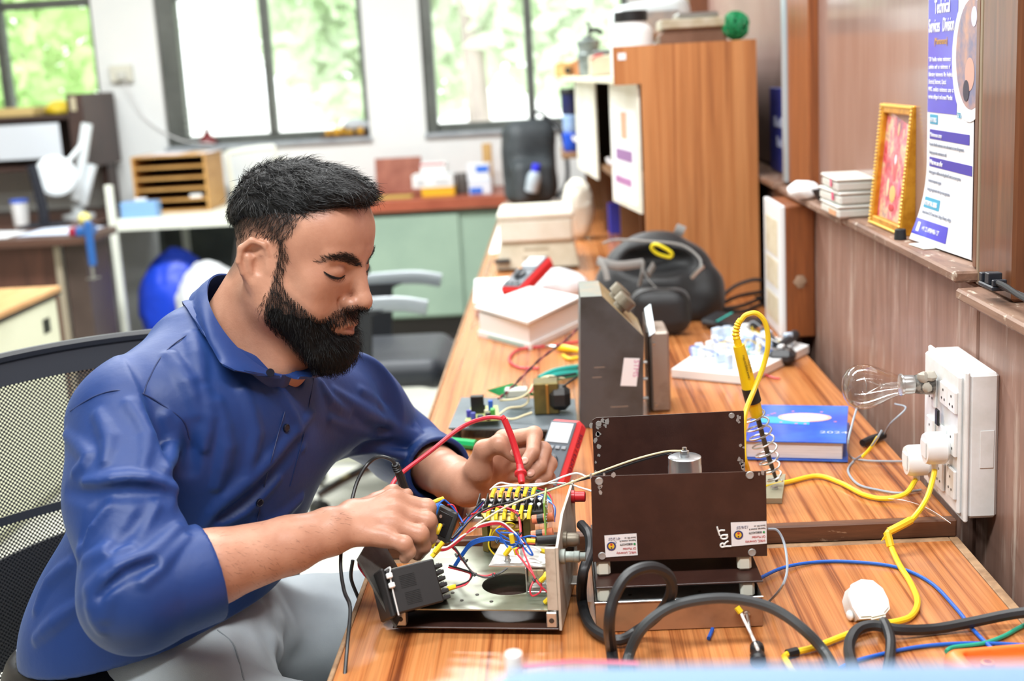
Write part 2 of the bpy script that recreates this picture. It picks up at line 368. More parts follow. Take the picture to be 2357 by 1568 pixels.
tree('leafy bright green tree outside the window above the dark shelf', -4.35, 10.2, .09, 1.7, lm1, 5200, 2.0, 1.55, .5, -.1, 1.0, .10)
tree('pale tree beyond the right half of the middle window', -1.75, 12.0, .10, 1.5, lm2, 4200, 2.35, 1.3, .1, .25)
tree('tree with thick pinkish trunk beyond the window beside the wooden cabinet', -.55, 10.5, .105, 1.4, lm2, 2600, 2.45, 1.0, -.12, .8)
tree('far pale tree glimpsed above the wooden boxes on the shelf', .45, 13.5, .12, 1.3, lm2, 1500, 2.6, .9, .2, .1)
# ================================================================ work bench (raised rear part and front part)
BX0, BX1, ZU, ZL = -.245, .50, .76, .738
wb = thing('work_bench', 'long wood-grain laminate work bench carrying the grey sloped box and bags', 'work bench', (.13, 3.8, 0))
MB().rbox(BX0, BX1, 1.622, 6.15, ZU-.022, ZU, .002).build('top', m_lam, wb)
MB().rbox(BX0, BX1, 1.606, 1.622, ZU-.024, ZU+.0005, .002).build('edge_strip', m_edge, wb)
MB().rbox(BX0-.006, BX0-.0004, 1.606, 6.15, ZU-.03, ZU+.0003, .002).build('edge_strip', m_edge2, wb)
MB().rbox(BX0+.05, BX1-.02, 1.66, 1.69, 0, ZU-.023, .002).build('side_panel', m_edge, wb)
MB().rbox(BX0+.05, BX1-.02, 3.9, 3.93, 0, ZU-.023, .002).build('side_panel', m_edge, wb)
MB().rbox(BX0+.05, BX1-.02, 6.05, 6.08, 0, ZU-.023, .002).build('side_panel', m_edge, wb)
MB().rbox(BX1-.06, BX1-.04, 1.70, 6.04, .1, ZU-.023, .002).build('modesty_panel', m_edge, wb)
fb = thing('front_bench', 'lower front laminate bench carrying the opened chassis and black power cables', 'work bench', (.11, 1.1, 0))
MB().rbox(-.262, BX1-.012, .62, 1.590, ZL-.022, ZL, .001).build('top', m_lam, fb)
MB().rbox(-.268, -.2625, .62, 1.603, ZL-.026, ZL+.0004, .001).build('edge_strip', m_edge2, fb)
MB().rbox(BX1-.0115, BX1, .62, 1.603, ZL-.026, ZL+.0004, .001).build('edge_strip', m_edge2, fb)
MB().rbox(-.262, BX1-.012, 1.5905, 1.603, ZL-.026, ZL+.0004, .001).build('edge_strip', m_edge2, fb)
for yy in (.75, 1.45): MB().rbox(-.17, BX1-.02, yy, yy+.03, 0, ZL-.0225, .002).build('side_panel', m_edge, fb)
MB().rbox(BX1-.06, BX1-.04, .79, 1.44, .1, ZL-.023, .002).build('modesty_panel', m_edge, fb)
# ================================================================ tall shelf cabinet standing on the bench
def fx(y, x0): return x0-.06*(y-3.32)
cab = thing('shelf_cabinet', 'tall wood-laminate shelf cabinet with open cubbyholes standing on the bench', 'cabinet', (.38, 4.4, ZU))
y0, y1 = 3.30, 5.60; XB = .514; zt = 1.408; zs = 1.318; zm = 1.02
side = [(.158, zt), (XB, zt), (XB, ZU+.001), (.226, ZU+.001), (.226, zs-.004), (.158, zs-.004)]
MB().prism([(x, y0, z) for x, z in side], (0, .018, 0)).build('side_panel', m_lamv, cab)
def cabboard(name, xa, z0, z1, ya=y0+.019, yb=y1, m=m_lamv): return MB().prism([(fx(ya, xa), ya, z0), (XB, ya, z0), (XB, yb, z0), (fx(yb, xa), yb, z0)], (0, 0, z1-z0)).build(name, m, cab)
m_creamedge = mat('cream_edge', (232, 226, 200), .5)
m_inner = mat('cubby_brown', (132, 96, 62), .55, 0, (120, 84, 54), 6)
cabboard('top', .30, zt-.018, zt)
cabboard('shelf', .158, zs, zs+.014, m=m_creamedge)
cabboard('shelf', .226, zm, zm+.016, m=m_inner); MB().box(.028, fx(5.06, .226)-.001, 5.06, 5.59, zm, zm+.016).build('shelf', m_inner, cab, smooth=0)
for yy in (3.72, 4.25, 4.80, 5.58): MB().prism([(fx(yy, .264), yy, ZU+.001), (XB, yy, ZU+.001), (XB, yy, zm-.001), (fx(yy, .264), yy, zm-.001)], (0, .016, 0)).build('divider', m_inner, cab)
for yy in (4.05, 4.95, 5.58): MB().prism([(fx(yy, .232), yy, zm+.017), (XB, yy, zm+.017), (XB, yy, zs-.001), (fx(yy, .232), yy, zs-.001)], (0, .016, 0)).build('divider', m_dark, cab)
MB().box(XB-.008, XB, y0+.02, y1, ZU+.001, zt-.02).build('back', m_dark, cab, smooth=0)
MB().prism([(fx(5.4, .158), 5.4, zs+.015), (XB, 5.4, zs+.015), (XB, 5.4, zt-.02), (fx(5.4, .158), 5.4, zt-.02)], (0, .016, 0)).build('divider', m_lamv, cab)
m_door = mat('white_door', (240, 238, 226), .45, 0, (226, 222, 204), 5)
for (ya, xa, yb, xb) in ((3.322, .222, 3.70, .168), (4.42, .150, 5.02, .095)):
    b = MB(); a = Vector((xa, ya, 0)); c = Vector((xb, yb, 0)); n = Vector((-(yb-ya), xb-xa, 0)).normalized()
    d = MB().prism([a+V(0, 0, zm-.035), c+V(0, 0, zm-.035), c+V(0, 0, zs-.004), a+V(0, 0, zs-.004)], n*.006).build('door', m_door, cab)
    h = a.lerp(c, .75)+V(0, 0, zm+.08); MB().tube([h, h+n*.03, h+n*.035+V(0, 0, .015)], .006, 8, 3).build('handle', m_whitep, d)
    if ya < 4:  # printed notice on the door
        u = (c-a).normalized(); pm = MB(); pm.prism([a+u*.03+n*.0065+V(0, 0, zm-.02), a+u*.36+n*.0065+V(0, 0, zm-.02), a+u*.36+n*.0065+V(0, 0, zs-.07), a+u*.03+n*.0065+V(0, 0, zs-.07)], n*.001); pm.build('notice', m_paper, d)
        for (s0, s1, q0, q1, c_) in ((.08, .3, .09, .12, (150, 110, 160)), (.14, .22, .15, .22, (220, 170, 140)), (.1, .32, .025, .045, (176, 120, 170))):
            k = n*.008; MB().prism([a+u*s0+k+V(0, 0, zm+q0), a+u*s1+k+V(0, 0, zm+q0), a+u*s1+k+V(0, 0, zm+q1), a+u*s0+k+V(0, 0, zm+q1)], n*.0005).build('print', mat('notice_print_%d' % c_[1], c_, .7), d)
MB().rbox(.17, .19, 3.2985, 3.2995, 1.375, 1.392, .0005).build('sticker', m_paper, cab)
# ================================================================ back counter
bc = thing('back_counter', 'low counter with red-brown top and pale green cupboard doors below the windows', 'counter', (-.6, 6.8, 0))
m_green = mat('pale_green_paint', (150, 174, 156), .55, 0, (138, 162, 146), 3); m_red = mat('red_brown_top', (164, 84, 58), .45, 0, (150, 72, 48), 6)
MB().rbox(-1.42, -.02, 6.49, 7.09, .70, .757, .004).build('top', m_red, bc)
MB().box(-1.38, -.05, 6.56, 7.08, .14, .70).build('body', m_green, bc, smooth=0)
for (a, c, yy) in ((-1.36, -.94, 6.535), (-.98, -.50, 6.515), (-.515, -.07, 6.535)): MB().rbox(a, c, yy, yy+.018, .155, .675, .003).build('door', m_green, bc)
MB().box(-1.36, -.07, 6.60, 7.05, .0, .139).build('plinth', mat('black_plinth', (40, 34, 32), .6), bc, smooth=0)
# ================================================================ dark desk with hutch, far left
dk = thing('dark_desk', 'dark brown desk with a hutch shelf against the window wall', 'desk', (-2.7, 6.3, 0))
m_dkb = woodmat('dark_desk_wood', [(.3, (70, 42, 34)), (.6, (98, 62, 50))], (10, 10, 1.2), .5, .2)
MB().rbox(-3.5, -2.06, 5.55, 5.95, .725, .76, .004).build('top', mat('desk_top', (86, 60, 50), .35), dk); MB().rbox(-3.5, -2.24, 5.952, 7.05, .725, .76, .004).build('top', MATS['desk_top'], dk)
MB().rbox(-3.45, -2.22, 5.62, 5.645, .02, .72, .003).build('front_panel', m_dkb, dk)
MB().rbox(-2.235, -2.205, 5.60, 5.618, .0, .72, .003).build('edge_strip', mat('grey_strip', (150, 140, 122), .5), dk)
MB().rbox(-2.20, -2.10, 5.62, 5.92, .0, .72, .003).build('side_panel', mat('desk_side', (78, 64, 58), .5, 0, (64, 50, 46), 3), dk)
MB().rbox(-2.45, -2.37, 6.55, 7.05, 1.0, 1.375, .003).build('hutch_side', m_dark, dk)
MB().rbox(-2.44, -2.40, 6.9, 7.05, .761, 1.0, .003).build('hutch_side', m_dark, dk)
MB().rbox(-3.5, -2.452, 6.6, 7.05, 1.25, 1.275, .003).build('hutch_shelf', m_dark, dk); MB().rbox(-3.5, -2.452, 6.6, 7.05, 1.0, 1.02, .003).build('hutch_shelf', m_dark, dk)
MB().box(-3.5, -2.452, 7.0, 7.04, 1.021, 1.249).build('hutch_back', m_dark, dk, smooth=0)
MB().rbox(-2.428, -2.40, 6.545, 6.549, 1.29, 1.36, .0005).build('sticker', mat('tan_sticker', (190, 180, 150), .6), dk)
# ================================================================ white angle-iron rack table
rk = thing('rack_table', 'white angle-iron rack table with tall corner posts beside the dark desk', 'table', (-1.8, 6.4, 0))
m_rk = mat('rack_white', (236, 240, 228), .4)
MB().rbox(-2.19, -1.45, 6.27, 6.92, .735, .757, .004).build('top', m_rk, rk)
MB().rbox(-2.195, -1.45, 6.262, 6.27, .70, .757, .002).build('rail', m_rk, rk)
for (x, y, z1) in ((-2.195, 6.262, .93), (-1.47, 6.262, .757), (-2.03, 6.90, .98), (-1.47, 6.90, .98)):
    b = MB(); b.rbox(x, x+.035, y-.036, y-.001, 0, z1, .004); b.build('post', m_rk, rk)
MB().tube([(-1.70, 6.8, .758), (-1.72, 6.8, 1.0), (-1.69, 6.8, 1.03), (-1.50, 6.8, 1.045), (-1.47, 6.8, 1.02), (-1.46, 6.8, .76)], .014, 8, 3).build('rear_rail', m_rk, rk)
# ================================================================ cream cupboard at the left edge
cc = thing('cream_cupboard', 'cream cupboard with wooden top and square finger hole at the left edge', 'cupboard', (-2.1, 3.9, 0))
MB().box(-2.5, -1.79, 3.3, 4.43, .0, .68).build('body', m_cream, cc, smooth=0)
MB().rbox(-2.52, -1.765, 3.28, 4.45, .688, .71, .003).build('top', woodmat('cupboard_top', [(.3, (186, 134, 84)), (.6, (212, 164, 112))], (20, 2, 20), .4), cc)
MB().rbox(-2.51, -1.763, 3.279, 4.451, .681, .687, .001).build('edge_band', m_black, cc)
d = MB().rbox(-1.789, -1.772, 3.32, 4.41, .04, .675, .003).build('door', m_cream, cc)
MB().box(-1.7719, -1.7705, 4.27, 4.33, .57, .62).build('finger_hole', mat('dark_hole', (30, 34, 24), .8), d, smooth=0)
tag(MB(mframe(V(-2.2, 6.99, .0), V(1, 0, 0), V(0, .03, 1))).rbox(0, .80, .003, .70, -.02, 0, .003).build('dark_board', mat('slate_board', (70, 76, 74), .6, 0, (92, 100, 96), 3)), 'dark slate board leaning on the wall under the white rack table', 'board')
# ================================================================ signed-distance modelling (smooth bodies, cloth, bags)
f4 = np.float32
def N3(v): return np.array([float(v[0]), float(v[1]), float(v[2])], dtype=f4)
def smin(a, b, k):
    if k <= 0: return np.minimum(a, b)
    h = np.clip(.5+.5*(b-a)/k, 0, 1); return b*(1-h)+a*h-k*h*(1-h)
def smax(a, b, k): return -smin(-a, -b, k)
def rc(p, a, b, ra, rb):
    a = N3(a); b = N3(b); d = b-a; L = float(d@d)+1e-12; t = np.clip(((p-a)@d)/L, 0, 1); q = p-a-t[:, None]*d
    return np.sqrt((q*q).sum(1))-(ra+(rb-ra)*t)
def sph(p, c, r): q = p-N3(c); return np.sqrt((q*q).sum(1))-r
def ell(p, c, r, R=None):
    q = p-N3(c)
    if R is not None: q = q @ R   # R columns = axes
    r = N3(r); k0 = np.sqrt(((q/r)**2).sum(1)); k1 = np.sqrt(((q/(r*r))**2).sum(1))+1e-9; return k0*(k0-1)/k1
def bxs(p, c, h, R=None, r=.0):
    q = p-N3(c)
    if R is not None: q = q @ R
    q = np.abs(q)-(N3(h)-r); return np.sqrt((np.maximum(q, 0)**2).sum(1))+np.minimum(q.max(1), 0)-r
def pl(p, c, n): n = N3(n); n = n/np.sqrt(n@n); return (p-N3(c))@n
def chain(p, pts, rs, k=.0):
    d = None
    for i in range(len(pts)-1):
        e = rc(p, pts[i], pts[i+1], rs[i], rs[i+1]); d = e if d is None else smin(d, e, k)
    return d
def axes(*cols): return np.array([[float(c[i]) for c in cols] for i in range(3)], dtype=f4)
def vnoise(p, scale, seed=0):
    q = p*scale; i = np.floor(q).astype(np.int64); f = q-i; f = f*f*(3-2*f); out = np.zeros(len(p), dtype=f4)
    for dx in (0, 1):
        for dy in (0, 1):
            for dz in (0, 1):
                h = ((i[:, 0]+dx)*73856093) ^ ((i[:, 1]+dy)*19349663) ^ ((i[:, 2]+dz)*83492791) ^ (seed*2654435761 & 0xffffff)
                h = (h ^ (h >> 13))*1274126177; v = ((h ^ (h >> 16)) & 0xffff)/65535.
                out += (v*(f[:, 0] if dx else 1-f[:, 0])*(f[:, 1] if dy else 1-f[:, 1])*(f[:, 2] if dz else 1-f[:, 2])).astype(f4)
    return out-.5
def sdf_mesh(fn, lo, hi, h, levels=3, slack=1.25):
    """surface nets on a sparse grid refined around the surface"""
    lo = np.array(lo, dtype=np.float64); hi = np.array(hi, dtype=np.float64); H0 = h*2**levels
    n = np.ceil((hi-lo)/H0).astype(int)+1
    cells = np.stack(np.meshgrid(*[np.arange(k) for k in n], indexing='ij'), -1).reshape(-1, 3)
    for L in range(levels+1):
        s = H0/2**L; c = (lo+(cells+.5)*s).astype(f4); d = fn(c); keep = np.abs(d) < s*.8660254*slack+(h if L < levels else 0); cells = cells[keep]
        if L < levels:
            off = np.array([[i, j, k] for i in (0, 1) for j in (0, 1) for k in (0, 1)]); cells = (cells[:, None, :]*2+off[None]).reshape(-1, 3)
    dim = n*2**levels+2
    key = lambda c: (c[:, 0]*dim[1]+c[:, 1])*dim[2]+c[:, 2]
    off = np.array([[i, j, k] for i in (0, 1) for j in (0, 1) for k in (0, 1)])
    cor = (cells[:, None, :]+off[None]).reshape(-1, 3); kk = key(cor); u, inv = np.unique(kk, return_inverse=True); inv = inv.reshape(-1)
    first = np.zeros(len(u), dtype=np.int64); first[inv] = np.arange(len(inv)); pts = (lo+cor[first]*h).astype(f4); val = fn(pts)
    cv = val[inv].reshape(-1, 8); sg = cv < 0; mixed = sg.any(1) & ~sg.all(1); cells = cells[mixed]; cv = cv[mixed]; sg = sg[mixed]
    E = [(0, 1), (2, 3), (4, 5), (6, 7), (0, 2), (1, 3), (4, 6), (5, 7), (0, 4), (1, 5), (2, 6), (3, 7)]
    acc = np.zeros((len(cells), 3)); cnt = np.zeros(len(cells))
    for a, b in E:
        m = sg[:, a] != sg[:, b]; t = np.where(m, cv[:, a]/np.where(m, cv[:, a]-cv[:, b], 1), 0); q = off[a]+(off[b]-off[a])*t[:, None]; acc += q*m[:, None]; cnt += m
    verts = lo+(cells+acc/np.maximum(cnt, 1)[:, None])*h
    ck = key(cells); order = np.argsort(ck); sk = ck[order]
    def find(c):
        k = key(c); i = np.clip(np.searchsorted(sk, k), 0, len(sk)-1); ok = sk[i] == k; return np.where(ok, order[i], -1)
    faces = []
    for ax, (ca, cb) in enumerate(((0, 4), (0, 2), (0, 1))):
        m = sg[:, ca] != sg[:, cb]; base = cells[m]; fl = sg[m, ca]; o1, o2 = [(1, 2), (2, 0), (0, 1)][ax]
        e1 = np.zeros(3, int); e1[o1] = 1; e2 = np.zeros(3, int); e2[o2] = 1
        q = np.stack([find(base), find(base-e1), find(base-e1-e2), find(base-e2)], 1); ok = (q >= 0).all(1); q = q[ok]; fl = fl[ok]
        q[~fl] = q[~fl][:, ::-1]; faces.append(q)
    return verts, np.concatenate(faces)
def mesh_np(name, verts, faces, m, parent=None, origin=None, smooth=True, attr=None):
    if parent is not None: off = np.array(root_loc(parent))
    else:
        lo, hi = verts.min(0), verts.max(0); off = np.array(origin if origin is not None else ((lo[0]+hi[0])/2, (lo[1]+hi[1])/2, lo[2]))
    me = bpy.data.meshes.new(name); nv, nf = len(verts), len(faces); k = faces.shape[1]
    me.vertices.add(nv); me.vertices.foreach_set('co', (verts-off).astype(f4).ravel()); me.loops.add(nf*k); me.loops.foreach_set('vertex_index', faces.astype(np.int32).ravel())
    me.polygons.add(nf); me.polygons.foreach_set('loop_start', np.arange(0, nf*k, k, dtype=np.int32)); me.update(calc_edges=True); me.validate()
    if smooth: me.polygons.foreach_set('use_smooth', np.ones(len(me.polygons), dtype=bool))
    if attr:
        for an, av in attr.items():
            a = me.color_attributes.new(an, 'FLOAT_COLOR', 'POINT'); c = np.ones((nv, 4), dtype=f4); c[:, :3] = av if av.ndim == 2 else av[:, None]; a.data.foreach_set('color', c.ravel())
    me.materials.append(m); me.update(); o = bpy.data.objects.new(name, me); COL.objects.link(o)
    if parent is not None: o.parent = parent
    else: o.location = off
    return o
def sdf_obj(name, fn, lo, hi, h, m, parent=None, **k): v, f = sdf_mesh(fn, lo, hi, h); return mesh_np(name, v, f, m, parent, **k)
def hitpx(fn, px, py, d0=.8, d1=2.6):
    r = ray(px, py).normalized(); t = d0
    for _ in range(90):
        p = CAM+r*t; d = float(fn(np.array([tuple(p)], dtype=f4))[0])
        if d < 4e-4: return p
        t += max(d*.8, 4e-4)
        if t > d1: return None
    return p
# ================================================================ person
HS = .935
PSI, THE = math.radians(21), math.radians(17)
hf = Vector((math.cos(THE)*math.cos(PSI), -math.cos(THE)*math.sin(PSI), -math.sin(THE)))
hs = Vector((math.sin(PSI), math.cos(PSI), 0)); hu = hf.cross(hs)
HROLL = math.radians(-3); hs, hu = hs*math.cos(HROLL)+hu*math.sin(HROLL), hu*math.cos(HROLL)-hs*math.sin(HROLL)
HO = P(613, 621, y=1.500)+hs*.072
HR = axes(hf, hs, hu)
def hloc(p):
    q = ((p-N3(HO)) @ HR)/HS; q[:, 0] = np.where(q[:, 0] > 0, q[:, 0]/.93, q[:, 0]); return q
def hw(a, b, c): return HO+(hf*(a*.93 if a > 0 else a)+hs*b+hu*c)*HS
def head_local(q):
    """q: local points (a forward, b towards the man's left, c up)"""
    m = q.copy(); m[:, 1] = np.abs(m[:, 1])
    d = ell(m, (-.001, 0, .047), (.096, .077, .081))
    d = smin(d, ell(m, (.040, 0, .000), (.052, .060, .080)), .03)
    d = smin(d, ell(m, (.048, 0, .062), (.043, .062, .044)), .02)
    d = smin(d, rc(m, (.010, .056, -.045), (.070, .024, -.084), .020, .018), .03)
    d = smin(d, rc(m, (-.005, .058, -.005), (.012, .055, -.05), .016, .018), .03)
    d = smin(d, sph(m, (.082, 0, -.090), .020), .02)
    d = smin(d, sph(m, (.060, .046, -.004), .022), .02)
    d = smin(d, sph(m, (.056, .040, -.040), .026), .025)
    d = smin(d, ell(m, (.076, 0, -.052), (.027, .033, .030)), .018)
    d = smin(d, rc(m, (.087, .010, .040), (.074, .044, .037), .0095, .0085), .012)
    d = smax(d, -ell(m, (.097, .034, .019), (.014, .017, .011)), .012)
    d = smin(d, ell(m, (.0765, .0325, .0165), (.0135, .0165, .0125)), .004)
    d = smin(d, rc(m, (.0745, .018, .0045), (.0715, .046, .008), .006, .005), .008)
    # nose
    d = smin(d, rc(m, (.090, 0, .030), (.1085, 0, -.012), .0085, .0115), .010)
    d = smin(d, ell(m, (.1125, 0, -.020), (.0130, .0125, .0115)), .007)
    d = smin(d, ell(m, (.1010, .0140, -.0255), (.0115, .0080, .0095)), .005)
    d = smax(d, -rc(m, (.1090, .0070, -.0345), (.0990, .0085, -.0265), .0036, .0030), .003)
    d = smax(d, -rc(m, (.086, .024, -.022), (.090, .0215, -.034), .0022, .0016), .005)
    # lips, slightly parted
    d = smin(d, rc(m, (.1040, .003, -.0515), (.0880, .0240, -.0590), .0060, .0030), .004)
    d = smin(d, rc(m, (.1010, .0, -.0655), (.0880, .0220, -.0620), .0075, .0035), .004)
    d = smax(d, -rc(m, (.1100, 0, -.0580), (.0900, .0210, -.0600), .0024, .0008), .002)
    d = smax(d, -rc(m, (.105, 0, -.0785), (.098, .014, -.077), .004, .003), .008)
    # ear
    ec = np.array([-.012, .0765, .004], dtype=f4); ca, sa = math.cos(.25), math.sin(.25)
    X = np.array([ca*.88, .45, sa*.6]); X /= np.linalg.norm(X); Z = np.array([-sa, .08, ca]); Z -= X*(X@Z); Z /= np.linalg.norm(Z); Y = np.cross(Z, X)
    # ear plate frame: X forward in plate, Z up, Y outward
    Xb = np.array([ca, -.42, sa*.2]); Xb -= Z*(Xb@Z); Xb /= np.linalg.norm(Xb); Yb = np.cross(Z, Xb); Yb = Yb if Yb[1] > 0 else -Yb
    q2 = (m-ec) @ np.stack([Xb, Yb, Z], 1).astype(f4)/1.08; e = ell(q2, (-.004, 0, 0), (.0195, .0065, .0300))
    rim = [( .012, .004, .012), (.008, .005, .024), (-.006, .006, .0295), (-.019, .006, .020), (-.0225, .006, .004), (-.0185, .005, -.010), (-.009, .004, -.022)]
    e = smax(e, -ell(q2, (.001, .0080, -.001), (.0100, .0085, .0140)), .002); e = smax(e, -ell(q2, (-.0065, .0075, .016), (.011, .0065, .009)), .002)
    e = smin(e, chain(q2, rim, [.0028, .0034, .0038, .0040, .0038, .0036, .0034], .002), .003)
    e = smin(e, rc(q2, (-.012, .004, .010), (-.011, .004, -.008), .0034, .0030), .004)
    e = smin(e, ell(q2, (-.001, .002, -.0245), (.0095, .0055, .0100)), .005); e = smin(e, rc(q2, (.0115, .003, .004), (.012, .003, -.006), .0035, .004), .003)
    d = smin(d, e, .005)
    return d
# --- limb joints
fb = Vector((.93, -.37, 0)).normalized(); sb = Vector((-fb.y, fb.x, 0))
NB = V(-.412, 1.585, 1.045)
SHR = P(305, 975, y=1.455); ELR = P(318, 1372, y=1.285); WRR = P(745, 1228, y=1.405)
SHL = P(800, 925, y=1.75); ELL_ = P(925, 1032, y=1.92); WRL = P(1075, 1122, y=1.672)
RH = {'i': [P(905, 1152, y=1.465), P(982, 1170, y=1.472), P(990, 1205, y=1.482), P(984, 1228, y=1.488)],
      'm': [P(905, 1180, y=1.447), P(983, 1200, y=1.450), P(988, 1235, y=1.458), P(978, 1256, y=1.462)],
      'r': [P(898, 1208, y=1.428), P(966, 1230, y=1.426), P(974, 1258, y=1.432), P(962, 1276, y=1.436)],
      'p': [P(882, 1236, y=1.410), P(930, 1252, y=1.402), P(941, 1270, y=1.404), P(932, 1284, y=1.406)],
      't': [P(812, 1188, y=1.440), P(868, 1160, y=1.490), P(905, 1140, y=1.505), P(934, 1140, y=1.505)]}
LH = {'i': [P(1160, 1012, y=1.705), P(1230, 1000, y=1.690), P(1226, 1042, y=1.660), P(1206, 1070, y=1.645)],
      'm': [P(1172, 1038, y=1.712), P(1250, 1036, y=1.694), P(1242, 1074, y=1.662), P(1220, 1094, y=1.648)],
      'r': [P(1172, 1066, y=1.715), P(1264, 1068, y=1.694), P(1254, 1098, y=1.668), P(1232, 1112, y=1.655)],
      'p': [P(1166, 1094, y=1.715), P(1262, 1100, y=1.698), P(1258, 1120, y=1.675), P(1240, 1128, y=1.666)],
      't': [P(1102, 1082, y=1.652), P(1114, 1036, y=1.640), P(1150, 1022, y=1.630), P(1184, 1050, y=1.630)]}
def hand(p, w, fg, wr, big=1.0):
    d = None
    for k, r in (('i', .0098), ('m', .0100), ('r', .0096), ('p', .0084)):
        c = fg[k]; e = chain(p, c, [r*1.12*big, r*1.02*big, r*.92*big, r*.80*big], .003)
        e = smin(e, sph(p, c[1], r*1.08*big), .004); g = rc(p, w, c[0], .0235 if k in 'mr' else .0205, r*1.25*big); e = smin(e, g, .010); d = e if d is None else smin(d, e, .0045)
    c = fg['t']; e = chain(p, c, [.0165*big, .0125*big, .0112*big, .0088*big], .006); e = smin(e, sph(p, c[2], .0118*big), .004); e = smin(e, rc(p, w, c[0], .022, .0165*big), .012)
    return smin(d, e, .008)
ARMQ = .5
def culled(fn, p, c, R):
    d = sph(p, c, R).astype(f4); i = np.flatnonzero(d < .06)
    if len(i): d[i] = fn(p[i])
    return d
def head_w(p): return culled(lambda x: head_local(hloc(x))*HS, p, hw(0, 0, .01), .15)
NK0 = hw(-.022, 0, -.035); NK1 = NB+V(-.035, .0, .0)
def neck(p):
    d = rc(p, hw(-.018, 0, -.015), NB+V(-.015, 0, -.02), .057, .055)
    d = smin(d, rc(p, hw(.020, 0, -.060), NB+fb*.055+V(0, 0, -.02), .036, .045), .03)
    d = smin(d, rc(p, hw(-.015, -.055, -.04), NB+fb*.06-sb*.012+V(0, 0, -.01), .014, .012), .03)
    return d
def arms(p):
    fr = ELR.lerp(WRR, .38)+V(0, 0, .004); d = chain(p, [SHR, ELR, fr, ELR.lerp(WRR, .8), WRR], [.036, .040, .0415, .032, .0275], .01)
    fl = ELL_.lerp(WRL, .4); d = smin(d, chain(p, [SHL, ELL_, fl, ELL_.lerp(WRL, .8), WRL], [.046, .038, .038, .031, .0275], .01), .004)
    return d
def body_fn(p):
    d = smin(head_w(p), neck(p), .022)
    t = ell(p, NB+V(-.03, .02, -.13), (.07, .09, .15), axes(fb, sb, (0, 0, 1))); t = smin(t, rc(p, NB+V(-.04, .0, -.12), (-.61, 1.60, .62), .09, .10), .05); d = smin(d, t, .03)
    d = smin(d, arms(p), .03)
    wr = WRR+(RH['m'][0]-WRR)*.16; wl = WRL+(LH['m'][0]-WRL)*.16
    d = smin(d, culled(lambda x: hand(x, wr, RH, 0, 1.06), p, (WRR+RH['m'][1])/2, .12), .014); d = smin(d, culled(lambda x: hand(x, wl, LH, 0, 1.04), p, (WRL+LH['m'][1])/2, .12), .014)
    return d
# --- shirt
sp = Vector((.42, -.02, .90)).normalized(); sfw = (fb-sp*fb.dot(sp)).normalized(); ssd = sp.cross(sfw); SAX = axes(sfw, ssd, sp)
CHC = V(-.455, 1.585, .885); ABC = V(-.530, 1.575, .735)
CUR0 = ELR.lerp(WRR, .04); CUR1 = ELR.lerp(WRR, .37); CUL0 = ELL_.lerp(WRL, .25); CUL1 = ELL_.lerp(WRL, .60)
FOLDS = []
def torso_raw(p):
    d = ell(p, CHC, (.118, .178, .190), SAX); d = smin(d, ell(p, ABC, (.128, .165, .185), SAX), .06)
    d = smin(d, rc(p, (-.590, 1.52, .67), (-.590, 1.66, .67), .120, .120), .05)
    d = smin(d, rc(p, SHR+V(.015, .02, .005), SHL+V(-.02, -.02, 0), .072, .066), .05)
    d = smin(d, rc(p, NB+V(-.050, -.01, -.018), SHR+V(.03, .05, .015), .066, .05), .05)
    d = smin(d, rc(p, NB+V(-.03, 0, -.02), SHL+V(-.03, -.05, .01), .055, .045), .04)
    return d
def sleeves_raw(p):
    a = chain(p, [SHR, SHR.lerp(ELR, .5), ELR, CUR1], [.078, .072, .055, .051], .03)
    l = chain(p, [SHL, ELL_, CUL1], [.072, .052, .048], .03)
    ax = CUR1-ELR; a = smax(a, pl(p, CUR1-ax.normalized()*.012, ax), .004)
    ax2 = CUL1-ELL_; l = smax(l, pl(p, CUL1-ax2.normalized()*.012, ax2), .004)
    return a, l
def cuffs(p):
    ax = (CUR1-CUR0).normalized(); c = rc(p, CUR0, CUR1+ax*.03, .0590, .0540); c = smax(smax(c, pl(p, CUR1, ax), .003), -pl(p, CUR0, ax), .003)
    ax2 = (CUL1-CUL0).normalized(); e = rc(p, CUL0, CUL1+ax2*.03, .0525, .0490); e = smax(smax(e, pl(p, CUL1, ax2), .003), -pl(p, CUL0, ax2), .003)
    return np.minimum(c, e)
def shirt_raw(p):
    a, l = sleeves_raw(p); d = smin(torso_raw(p), a, .022); d = smin(d, l, .03); return d
def shirt_fn(p):
    d = shirt_raw(p)
    for (pts, r, k, sgn, lo, hi) in FOLDS:
        i = np.flatnonzero(((p > lo) & (p < hi)).all(1) & (np.abs(d) < .045))
        if len(i) == 0: continue
        e = chain(p[i], pts, r, 0); d[i] = smin(d[i], e, k) if sgn > 0 else smax(d[i], -e, k)
    near = np.abs(d) < .012
    if near.any():
        q = p[near]; d[near] += vnoise(q*np.array([1, 1, .6], dtype=f4), 16, 3)*.006
    d = np.minimum(d, cuffs(p))
    axr = (CUR1-ELR).normalized(); axl = (CUL1-ELL_).normalized()
    d = smax(d, -rc(p, CUR1-axr*.035, CUR1+axr*.05, .0455, .048), .002); d = smax(d, -rc(p, CUL1-axl*.03, CUL1+axl*.05, .0415, .0435), .002)
    d = smax(d, -rc(p, NB+V(-.02, 0, -.01), hw(-.02, 0, -.05), .064, .068), .006)      # neck opening
    d = smax(d, -rc(p, NB+fb*.060+V(0, 0, -.012), NB+fb*.10+V(0, 0, -.050), .034, .010), .004)
    d = smax(d, -pl(p, (-.69, 1.58, .668), (-.17, 0, 1)), .004)
    return d
